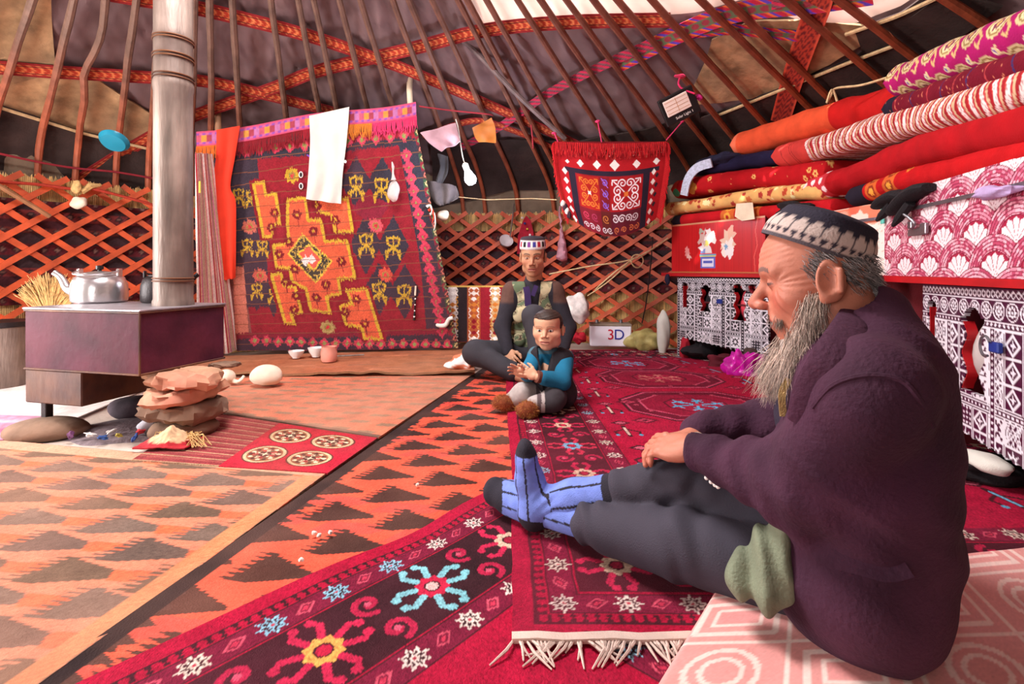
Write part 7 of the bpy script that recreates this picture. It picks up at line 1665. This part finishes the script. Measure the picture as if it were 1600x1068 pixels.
# trousers, one leg flat, the other with the knee up
ts = Solid(.0052); cuL = knL + (anL - knL) * .50; cuR = knR + (anR - knR) * .40
ts.ell((.67, 1.01, .15), (.11, .09, .08), RT_, k=.03).chain([hpL, knL, cuL], [.085, .078, .058], k=.02).chain([hpR, knR, cuR], [.088, .066, .058], k=.008)
def td(x, y, z):
    d = .005 * noise2(x * 11 + z * 9, y * 11, 8); e = np.exp(-(((x - knL[0]) ** 2 + (y - knL[1]) ** 2 + (z - .15) ** 2) / .018)); e2 = np.exp(-(((x - cuL[0]) ** 2 + (y - cuL[1]) ** 2) / .006)); e3 = np.exp(-(((x - knR[0]) ** 2 + (y - knR[1]) ** 2 + (z - knR[2]) ** 2) / .008))
    return d + .007 * e * np.sin(x * 62 - y * 44 + z * 40 + 4 * noise2(x * 8, y * 8 + z * 9, 3)) * np.clip(.4 + noise2(x * 12, y * 12, 15), 0, 1) + .006 * e2 * np.sin(x * 90 + z * 60 + 3 * noise2(x * 12, y * 12, 5)) + .004 * e3 * np.sin(x * 100 - z * 90)
person_part('trousers', ts, m_trou, om, disp=td, cut=lambda x, y, z: .030 - z + 0 * x + 0 * y)
# socks
BLU, DRK = '#6f82cc', '#26222c'
def sock_cols(ax0, ax1, toe_fn, heel_fn, cuff_fn, foot0=None, foot1=None):
    def f(V):
        C = colv(V, BLU)
        def lines(V, a, b, n_):
            d = (b - a) / np.linalg.norm(b - a); u = np.cross(d, [0, 0, 1.0]) if abs(d[2]) < .9 else np.cross(d, [0, 1.0, 0]); u /= np.linalg.norm(u); w_ = np.cross(d, u); q = V - a; ph = np.arctan2(q @ w_, q @ u) / (2 * np.pi) * n_; return np.abs((ph % 1) - .5) < .07
        t = (V - ax0) @ (ax1 - ax0) / ((ax1 - ax0) @ (ax1 - ax0))
        if foot0 is not None:
            onf = ((V - ax1) @ (ax0 - ax1) / np.linalg.norm(ax0 - ax1) < .045); C = mixc(C, (lines(V, ax0, ax1, 7) & ~onf) * 1.0, DRK); C = mixc(C, (lines(V, foot0, foot1, 7) & onf) * 1.0, DRK)
        else: C = mixc(C, lines(V, ax0, ax1, 7) * 1.0, DRK)
        C = mixc(C, toe_fn(V) * 1.0, DRK); C = mixc(C, heel_fn(V) * 1.0, DRK); return mixc(C, cuff_fn(V) * 1.0, DRK)
    return f
s1 = Solid(.0036); legd = (anR - knR) / np.linalg.norm(anR - knR); top = knR + (anR - knR) * .36
s1.chain([top, knR + (anR - knR) * .75, anR], [.050, .048, .044], k=.03).ell((.062, 1.425, .065), (.042, .042, .042), k=.03).chain([(.058, 1.43, .085), (.046, 1.436, .16), (.040, 1.438, .225)], [.040, .034, .028], k=.025).ell((.040, 1.440, .215), (.026, .046, .030), k=.02).ell((.036, 1.440, .248), (.020, .036, .024), k=.015).cap((.075, 1.425, .11), (.060, 1.432, .17), .03, .026, k=.02)
person_part('sock', s1, m_knit, om, cf=sock_cols(top, anR, lambda V: V[:, 2] > .232, lambda V: (V[:, 0] < .095) & (V[:, 2] < .068), lambda V: (V - top) @ legd < .062, np.array([.055, 1.432, .08]), np.array([.038, 1.44, .25])), disp=lambda x, y, z: .0022 * np.sin((x - z) * 190) * np.exp(-(((x - .095) ** 2 + (z - .13) ** 2) / .0012)), cut=lambda x, y, z: .026 - z + 0 * x + 0 * y, label='blue ribbed sock with dark heel and toe, standing upright')
s2 = Solid(.0040); s2.cap(knL + (anL - knL) * .55, anL, .047, .042, k=.03).chain([(.055, 1.475, .068), (.0, 1.52, .070), (-.048, 1.553, .072)], [.044, .044, .036], k=.03).ell((-.052, 1.556, .076), (.030, .030, .040), k=.02)
person_part('sock', s2, m_knit, om, cf=sock_cols(knL, anL, lambda V: V[:, 0] < -.028, lambda V: V[:, 2] < -1, lambda V: V[:, 2] < -1), cut=lambda x, y, z: .028 - z + 0 * x + 0 * y, label='blue sock with dark toe, lying flat behind the other')
# watch, cap, hair, beard
g = MB(); wd = (wrL - elL) / np.linalg.norm(wrL - elL); wc = wrL + wd * -.002; g.lathe([(.034, -.012), (.0365, -.012), (.0365, .012), (.034, .012)], wc, 28, axis=tuple(wd)); obj('watch', g, mat('pale_metal_strap', '#d8cdb8', var=.2, vscale=90, bump=.5, bscale=300, rough=.35, metal=.3), om, label='pale wrist watch')
def capc(a, t, rr_):
    if t < .06: return '#4a4248'
    if t < .34: return '#b09a92' if abs(((a * 18 / math.pi) % 1) - .5) > (t - .06) * 1.6 else '#2c2430'
    if t < .78 and abs(((a * 11 / math.pi) % 1) - .5) < .46 * math.sqrt(max(0, 1 - ((t - .34) / .44) ** 2)) + .02: return '#b8a49c'
    return '#241e2c'
R_c = R_h @ np.array(Euler((.56, 0, 0)).to_matrix()); cp = skullcap(1.0, (.0905, .101), .058, .84, capc, lean=-.10, n=220); V, F, C = cp; V = V @ R_c.T + hl((0, .006, .064)); obj('skullcap', (V, F, C), m_cloth, om, smooth=True, label='dark skullcap with pale scalloped band')
r_ = np.random.default_rng(3); roots = []; dirs = []; lens = []; cols = []
for k in range(5200):
    q = r_.choice([-1, 1]); t = r_.random() ** 1.1
    pth = np.array([(.073, .010, -.026), (.070, .018, -.044), (.064, .026, -.065), (.052, .045, -.088), (.032, .068, -.102), (.008, .085, -.108), (.0, .088, -.098)]); i = min(int(t * 6), 5); p = pth[i] + (pth[i + 1] - pth[i]) * (t * 6 - i); inn = r_.random()
    p = p * np.array([q, 1, 1]) + r_.normal(size=3) * .004 + np.array([-q * .018 * inn * (t > .25), -.004 + .024 * r_.random() * (t < .62), .006 - .02 * inn * (t > .3) + .012 * r_.random() * (t > .12)]); w0 = hl(p); out = R_h @ np.array([q * .30, .22, -.8]) if t < .7 else R_h @ np.array([q * .10, .45, -.8])
    roots.append(w0); dirs.append(out + r_.normal(size=3) * .16); lens.append((.035 + .085 * min(1, t * 1.5)) * (.65 + .5 * r_.random())); gr = .50 + .47 * r_.random(); cols.append(lin((int(255 * gr * (1.0)), int(255 * gr * .89), int(255 * gr * .82))) if r_.random() < .9 else lin('#6a5650'))
for k in range(330):
    q = r_.choice([-1, 1]); t = r_.random(); p = np.array([q * (.004 + .030 * t), .101 - .020 * t - .003, -.044 - .014 * t]) + r_.normal(size=3) * .0018; roots.append(hl(p)); dirs.append(R_h @ np.array([q * .9, .12, -.5 - .4 * t])); lens.append(.014 + .02 * r_.random()); cols.append(lin('#6a584e') if r_.random() < .6 else lin('#a8988c'))
obj('beard', strands(roots, dirs, lens, .15, .0008, cols, 5, grav=.9), m_hair, om, smooth=True, label='long greyish white beard')
bv = Solid(.004)
for q in (-1, 1): bv.chain([(q * .064, .022, -.058), (q * .050, .042, -.086), (q * .024, .062, -.112)], [.006, .015, .022], k=.02)
bv.chain([(0, .066, -.108), (0, .070, -.150), (0, .066, -.185)], [.023, .018, .008], k=.03); V, F = bv.build(); V = V * hs @ R_h.T + Hc
obj('beard_under_hair', (V, F, colv(V, '#b0a198')), m_hair, om, smooth=True)
roots, dirs, lens, cols = [], [], [], []
for k in range(2600):
    q = r_.choice([-1, 1])
    if r_.random() < .55: y_, z_ = r_.uniform(-.012, .040), r_.uniform(.006, .074)
    else: y_, z_ = r_.uniform(-.080, -.026), r_.uniform(-.035, .045)
    if z_ < .028 and y_ > .026: y_ = .018
    v_ = 1 - ((y_ - .004) / .083) ** 2 - ((z_ - .045) / .084) ** 2; x_ = .0765 * math.sqrt(max(v_, .02)); roots.append(hl((q * x_, y_, z_))); dirs.append(R_h @ np.array([q * .22, -.62, -.65])); lens.append(.014 + .018 * r_.random()); gr = r_.choice([.30, .45, .62]); cols.append(lin((int(255 * gr), int(255 * gr * .93), int(255 * gr * .92))))
obj('hair', strands(roots, dirs, lens, .10, .0009, cols, 6, grav=.2), m_hair, om, smooth=True, label='short grey hair below the cap')
# ------------------------------------------------------------------ the man at the back
mn = thing('person', 'seated man at the back in camouflage vest and white banded cap, looking down', 'person', (.15, 3.68, .03))
SKM = '#c08c6c'; Hm = np.array([.150, 3.655, .835]); R_m = frame((-.12, -.98, 0), pitch=-.22); q3 = lambda *p: np.array(p, float)
sL, sR, eL, eR, wL, wR = q3(.300, 3.72, .585), q3(.005, 3.72, .585), q3(.40, 3.67, .33), q3(-.070, 3.63, .34), q3(.33, 3.45, .17), q3(-.03, 3.50, .18)
pL, pR, kL, kR, aL, aR = q3(.25, 3.74, .14), q3(.06, 3.74, .14), q3(.145, 3.42, .43), q3(-.245, 3.45, .185), q3(.20, 3.22, .08), q3(.05, 3.30, .065)
b2 = Solid(.008); b2.ell((.155, 3.76, .17), (.13, .10, .10)).ell((.152, 3.75, .42), (.135, .09, .18)).cap((.152, 3.74, .58), (.15, 3.69, .74), .05)
for a, b, c in ((sL, eL, wL), (sR, eR, wR)): b2.chain([a, b, c], [.05, .04, .028])
for a, b, c in ((pL, kL, aL), (pR, kR, aR)): b2.chain([a, b, c], [.075, .05, .036])
b2.chain([aR, q3(.12, 3.235, .045), q3(.17, 3.20, .04)], [.036, .032, .022]).chain([aL, q3(.19, 3.14, .05)], [.036, .028])
V, F = b2.build(); V = smooth_mesh(V, F, 2)
h1 = place(hand(SKM, -1, (.5, .55, .6, .6), h=.003), frame((.3, -.8, -.4), up=(-.6, -.3, .7)), wR); h2 = place(hand(SKM, 1, (.5, .55, .6, .6), h=.003), frame((-.6, -.6, -.2), up=(.3, -.4, .8)), wL)
obj('body', join([(V, F, colv(V, SKM)), place(head(1.08, SKM, 'down', .0028), R_m, Hm), h1, h2]), m_skin, mn, smooth=True)
sw = Solid(.007); sw.ell((.155, 3.76, .20), (.175, .135, .16), k=.05).ell((.152, 3.75, .43), (.175, .125, .20), k=.05).cap(sL, sR, .075, k=.05).chain([sL, eL, wL], [.070, .056, .042], k=.03).chain([sR, eR, wR], [.070, .056, .042], k=.03).cap((.152, 3.74, .62), (.151, 3.715, .69), .065, .056, k=.03)
def swc(V): C = colv(V, '#2c2830'); z = V[:, 2]; arm = (np.abs(V[:, 0] - .152) > .14); return mixc(C, np.clip((z - .50) / .02, 0, 1) * arm, '#5c4038')
person_part('sweater', sw, m_knit, mn, cf=swc, disp=lambda x, y, z: .005 * noise2(x * 16 + z * 14, y * 14 + z * 7, 4), cut=lambda x, y, z: np.maximum(.05 - np.sqrt((x - .15) ** 2 + (y - 3.66) ** 2 + (z - .72) ** 2), .03 - z + 0 * x))
vst = Solid(.006); vst.ell((.155, 3.755, .22), (.185, .145, .16), k=.05).ell((.152, 3.745, .43), (.184, .138, .20), k=.05).cap(sL + q3(-.03, 0, .01), sR + q3(.03, 0, .01), .078, k=.05)
for x, z in ((.05, .42), (.05, .25), (.255, .42), (.255, .25)): vst.ell((x, 3.615, z), (.045, .022, .05), k=.012)
def camo(V): n_ = noise2(V[:, 0] * 24 + V[:, 1] * 9, V[:, 2] * 24, 9); C = colv(V, '#a09878'); C = mixc(C, (n_ > .15) * 1.0, '#5e6a50'); C = mixc(C, (n_ < -.28) * 1.0, '#c8b894'); return mixc(C, (np.abs(n_ - .02) < .06) * 1.0, '#5a4438')
person_part('vest', vst, m_cloth, mn, cf=camo, cut=lambda x, y, z: np.maximum(np.maximum(.14 - z + 0 * x + 0 * y, np.minimum(.032 + .12 * np.clip(z - .45, 0, .2) - np.abs(x - .15) + 0 * y, 3.72 - y + 0 * x + 0 * z)), np.maximum(.085 - np.sqrt((y - 3.72) ** 2 + (z - .56) ** 2) - 9 * (np.abs(x - .152) < .15), z - .66 + 0 * x)), label='green and tan camouflage vest with pockets')
tr2 = Solid(.007); tr2.ell((.155, 3.74, .14), (.18, .14, .11), k=.05).chain([pL, kL, aL + (kL - aL) * .12], [.10, .078, .062], k=.04).chain([pR, kR, aR + (kR - aR) * .16], [.10, .080, .062], k=.04)
person_part('trousers', tr2, mat('charcoal_trousers', '#39363c', var=.15, bump=.35, bscale=250, rough=.9), mn, disp=lambda x, y, z: .006 * noise2(x * 16 - z * 12, y * 14 + z * 10, 6), cut=lambda x, y, z: .028 - z + 0 * x + 0 * y)
g = MB(); g.bar([P(822, 448, 3.595), P(824, 458, 3.58), P(825, 478, 3.57)], .045, .012, (0, -1, .2)); g.bar([P(838, 446, 3.595), P(832, 462, 3.58)], .03, .012, (0, -1, .2)); obj('shirt_collar', g, mat('violet_cotton', '#34204e', var=.15, bump=.3), mn)
def capm(a, t, rr_):
    if rr_ < .9 and t > .9: return '#2a2028'
    if t < .10 or t > .88: return '#c8c0c0' if t < .1 else '#3a2c34'
    u = (a * 8 / math.pi) % 4
    if abs((u % 1) - .5) < .33 and .25 < t < .75: return ['#3a3a8a', '#b01c34', '#1c1a20', '#7a3a8a'][int(u)]
    return '#e6deda'
V, F, C = skullcap(1.0, (.092, .101), .066, .93, capm, n=200); Rm2 = R_m @ np.array(Euler((.10, 0, 0)).to_matrix()); V = V @ Rm2.T + Hm + R_m @ np.array([0, .004, .060]) * 1.08; obj('skullcap', (V, F, C), m_cloth, mn, smooth=True, label='white banded cap with coloured motifs')
hv = Solid(.005); hv.ell((0, .003, .045), (.079, .089, .089), k=.01).ell((0, .016, .05), (.069, .083, .065), k=.03); V, F = hv.build(cut=lambda x, y, z: np.maximum(y - .028 + .25 * np.abs(z - .02) + 0 * x, -.045 - z + 0 * x + 0 * y)); V = V * 1.08 @ R_m.T + Hm; obj('hair', (V, F, colv(V, '#1c1516')), m_hair, mn, smooth=True)
# ------------------------------------------------------------------ the toddler
kd = thing('person', 'toddler in dark waistcoat with teal sleeves and brown furry slippers, looking at the viewer', 'person', (.20, 2.74, .03))
SKC = '#dba888'; Hk = np.array([.196, 2.735, .425]); R_k = frame((-.30, -.95, 0), pitch=-.05)
sl_, sr_, el_, er_, wl_, wr_ = q3(.285, 2.745, .275), q3(.130, 2.765, .285), q3(.255, 2.60, .180), q3(.085, 2.66, .21), q3(.125, 2.545, .215), q3(.075, 2.575, .225)
b3 = Solid(.006); b3.ell((.21, 2.79, .09), (.085, .075, .07)).ell((.208, 2.775, .20), (.085, .07, .10)).cap((.205, 2.765, .28), (.20, 2.75, .37), .038)
for a, b, c in ((sl_, el_, wl_), (sr_, er_, wr_)): b3.chain([a, b, c], [.034, .03, .02])
hl_, hr_, kl_, kr_, al_, ar_ = q3(.25, 2.72, .085), q3(.17, 2.74, .085), q3(.205, 2.56, .095), q3(.06, 2.66, .10), q3(.105, 2.545, .075), q3(.0, 2.655, .07)
for a, b, c in ((hl_, kl_, al_), (hr_, kr_, ar_)): b3.chain([a, b, c], [.05, .038, .028])
V, F = b3.build(); V = smooth_mesh(V, F, 2)
h1 = place(hand(SKC, 1, (.12, .15, .2, .25), .16, .1, h=.0022, scale=.62), frame((-.85, .05, .45), up=(.25, -.9, .3)), wl_ + q3(-.01, 0, .004)); h2 = place(hand(SKC, -1, (.15, .2, .25, .3), .14, .1, h=.0022, scale=.62), frame((-.8, -.2, .35), up=(-.35, .75, .4)), wr_ + q3(-.012, -.01, .0))
obj('body', join([(V, F, colv(V, SKC)), place((lambda t: (t[0] * np.array([.95, .93, .82]), t[1], t[2]))(head(1.0, SKC, 'child', .0024)), R_k, Hk), h1, h2]), m_skin, kd, smooth=True)
shs = Solid(.0048); shs.ell((.208, 2.785, .19), (.09, .075, .115), k=.01).chain([sl_, el_, wl_ + (el_ - wl_) * .25], [.050, .045, .036], k=.008).chain([sr_, er_, wr_ + (er_ - wr_) * .2], [.048, .044, .034], k=.008).cap((.205, 2.765, .27), (.202, 2.755, .315), .05, .046, k=.02)
person_part('shirt', shs, m_cloth, kd, cf=lambda V: mixc(colv(V, '#17688a'), (V[:, 2] > .30) * 1.0, '#4a6a78'), disp=lambda x, y, z: .004 * noise2(x * 30 + z * 22, y * 26, 4), label='teal shirt')
vk = Solid(.0048); vk.ell((.205, 2.750, .185), (.120, .118, .118), k=.03).ell((.215, 2.77, .09), (.132, .125, .085), k=.04).ell((.265, 2.70, .085), (.075, .10, .07), k=.04).cap((.150, 2.742, .272), (.264, 2.735, .268), .064, k=.03)
person_part('waistcoat', vk, mat('dark_waistcoat', '#221c22', var=.25, bump=.4, bscale=180, sheen=.1), kd, disp=lambda x, y, z: .004 * noise2(x * 24, z * 24 + y * 14, 7), cut=lambda x, y, z: np.maximum(np.maximum(.028 - z + 0 * x + 0 * y, .050 - np.sqrt((x - .20) ** 2 + (y - 2.735) ** 2 + (z - .325) ** 2)), np.minimum(.012 + .25 * np.clip(z - .2, 0, .1) - np.abs(x - .172) + 0 * y, 2.74 - y + 0 * x + 0 * z)))
g = MB(); bc0 = wl_ + (el_ - wl_) * .12; g.lathe([(.026, -.022), (.031, -.02), (.031, .02), (.026, .022)], bc0, 20, axis=tuple(el_ - wl_)); bc0 = wr_ + (er_ - wr_) * .1; g.lathe([(.024, -.02), (.029, -.018), (.029, .018), (.024, .02)], bc0, 20, axis=tuple(er_ - wr_)); obj('cuff', g, mat('brown_knit', '#6a3a2e', var=.25, bump=.6, bscale=300), kd)
tk = Solid(.0048); tk.chain([hl_, kl_, al_ + (kl_ - al_) * .05], [.070, .056, .042], k=.03).chain([hr_, kr_, ar_ + (kr_ - ar_) * .05], [.070, .056, .042], k=.03)
person_part('leggings', tk, m_knit, kd, cf=lambda V: mixc(mixc(colv(V, '#3a3438'), (V[:, 0] < .16) * 1.0, '#b0a4a0'), (np.abs(V[:, 0] - .135) < .010) * 1.0, '#5a4a4c'), disp=lambda x, y, z: .003 * noise2(x * 34, z * 30 + y * 20, 3), cut=lambda x, y, z: .027 - z + 0 * x + 0 * y, label='grey and pale striped leggings')
for a, tip in ((al_, q3(.075, 2.50, .062)), (ar_, q3(-.045, 2.63, .062))):
    s = Solid(.004); d = tip - a; s.chain([a + q3(.0, 0, -.012), a + d * .6 + q3(0, 0, -.008), tip], [.036, .037, .030], k=.02).ell(tip + q3(-.012, -.012, .006), (.042, .030, .034), k=.02)
    V, F = s.build(cut=lambda x, y, z: .026 - z + 0 * x + 0 * y); V = smooth_mesh(V, F, 1); sp_ = obj('slipper', (V, F, colv(V, '#8a4a2c')), m_knit, kd, smooth=True)
    sel = r_.choice(len(V), 900); cen = V.mean(0); obj('fur', strands(V[sel], (V[sel] - cen), [.014] * 900, .25, .0009, [lin(['#9a4a28', '#b86a3a', '#7a3420', '#c8903c'][k % 4]) for k in range(900)], 8, nseg=3, grav=.3), m_hair, sp_, smooth=True)
g = MB(); g.blob(nearest_px(V, 828, 592, 30) * 0 + P(828, 590, 2.55), (.010, .006, .010), 2, 0, 8); obj('button', g, m_china, kd)
hk_ = Solid(.0045); hk_.ell((0, .002, .046), (.0785, .088, .089), k=.01).ell((0, .014, .053), (.069, .080, .066), k=.03).ell((0, .050, .076), (.0655, .0535, .0535), k=.03); V, F = hk_.build(lambda x, y, z: .0012 * np.sin(x * 420 + y * 300) + .001 * np.sin(z * 380 + x * 120), cut=lambda x, y, z: np.maximum(np.minimum(y - .040, .082 + .06 * np.abs(x) - z) + 0 * x, -.035 - z + .5 * np.clip(y, -.03, .05) + 0 * x)); V = V * np.array([.95, .93, .82]) @ R_k.T + Hk; obj('hair', (V, F, colv(V, '#33221c')), m_hair, kd, smooth=True, label='very short dark brown hair')
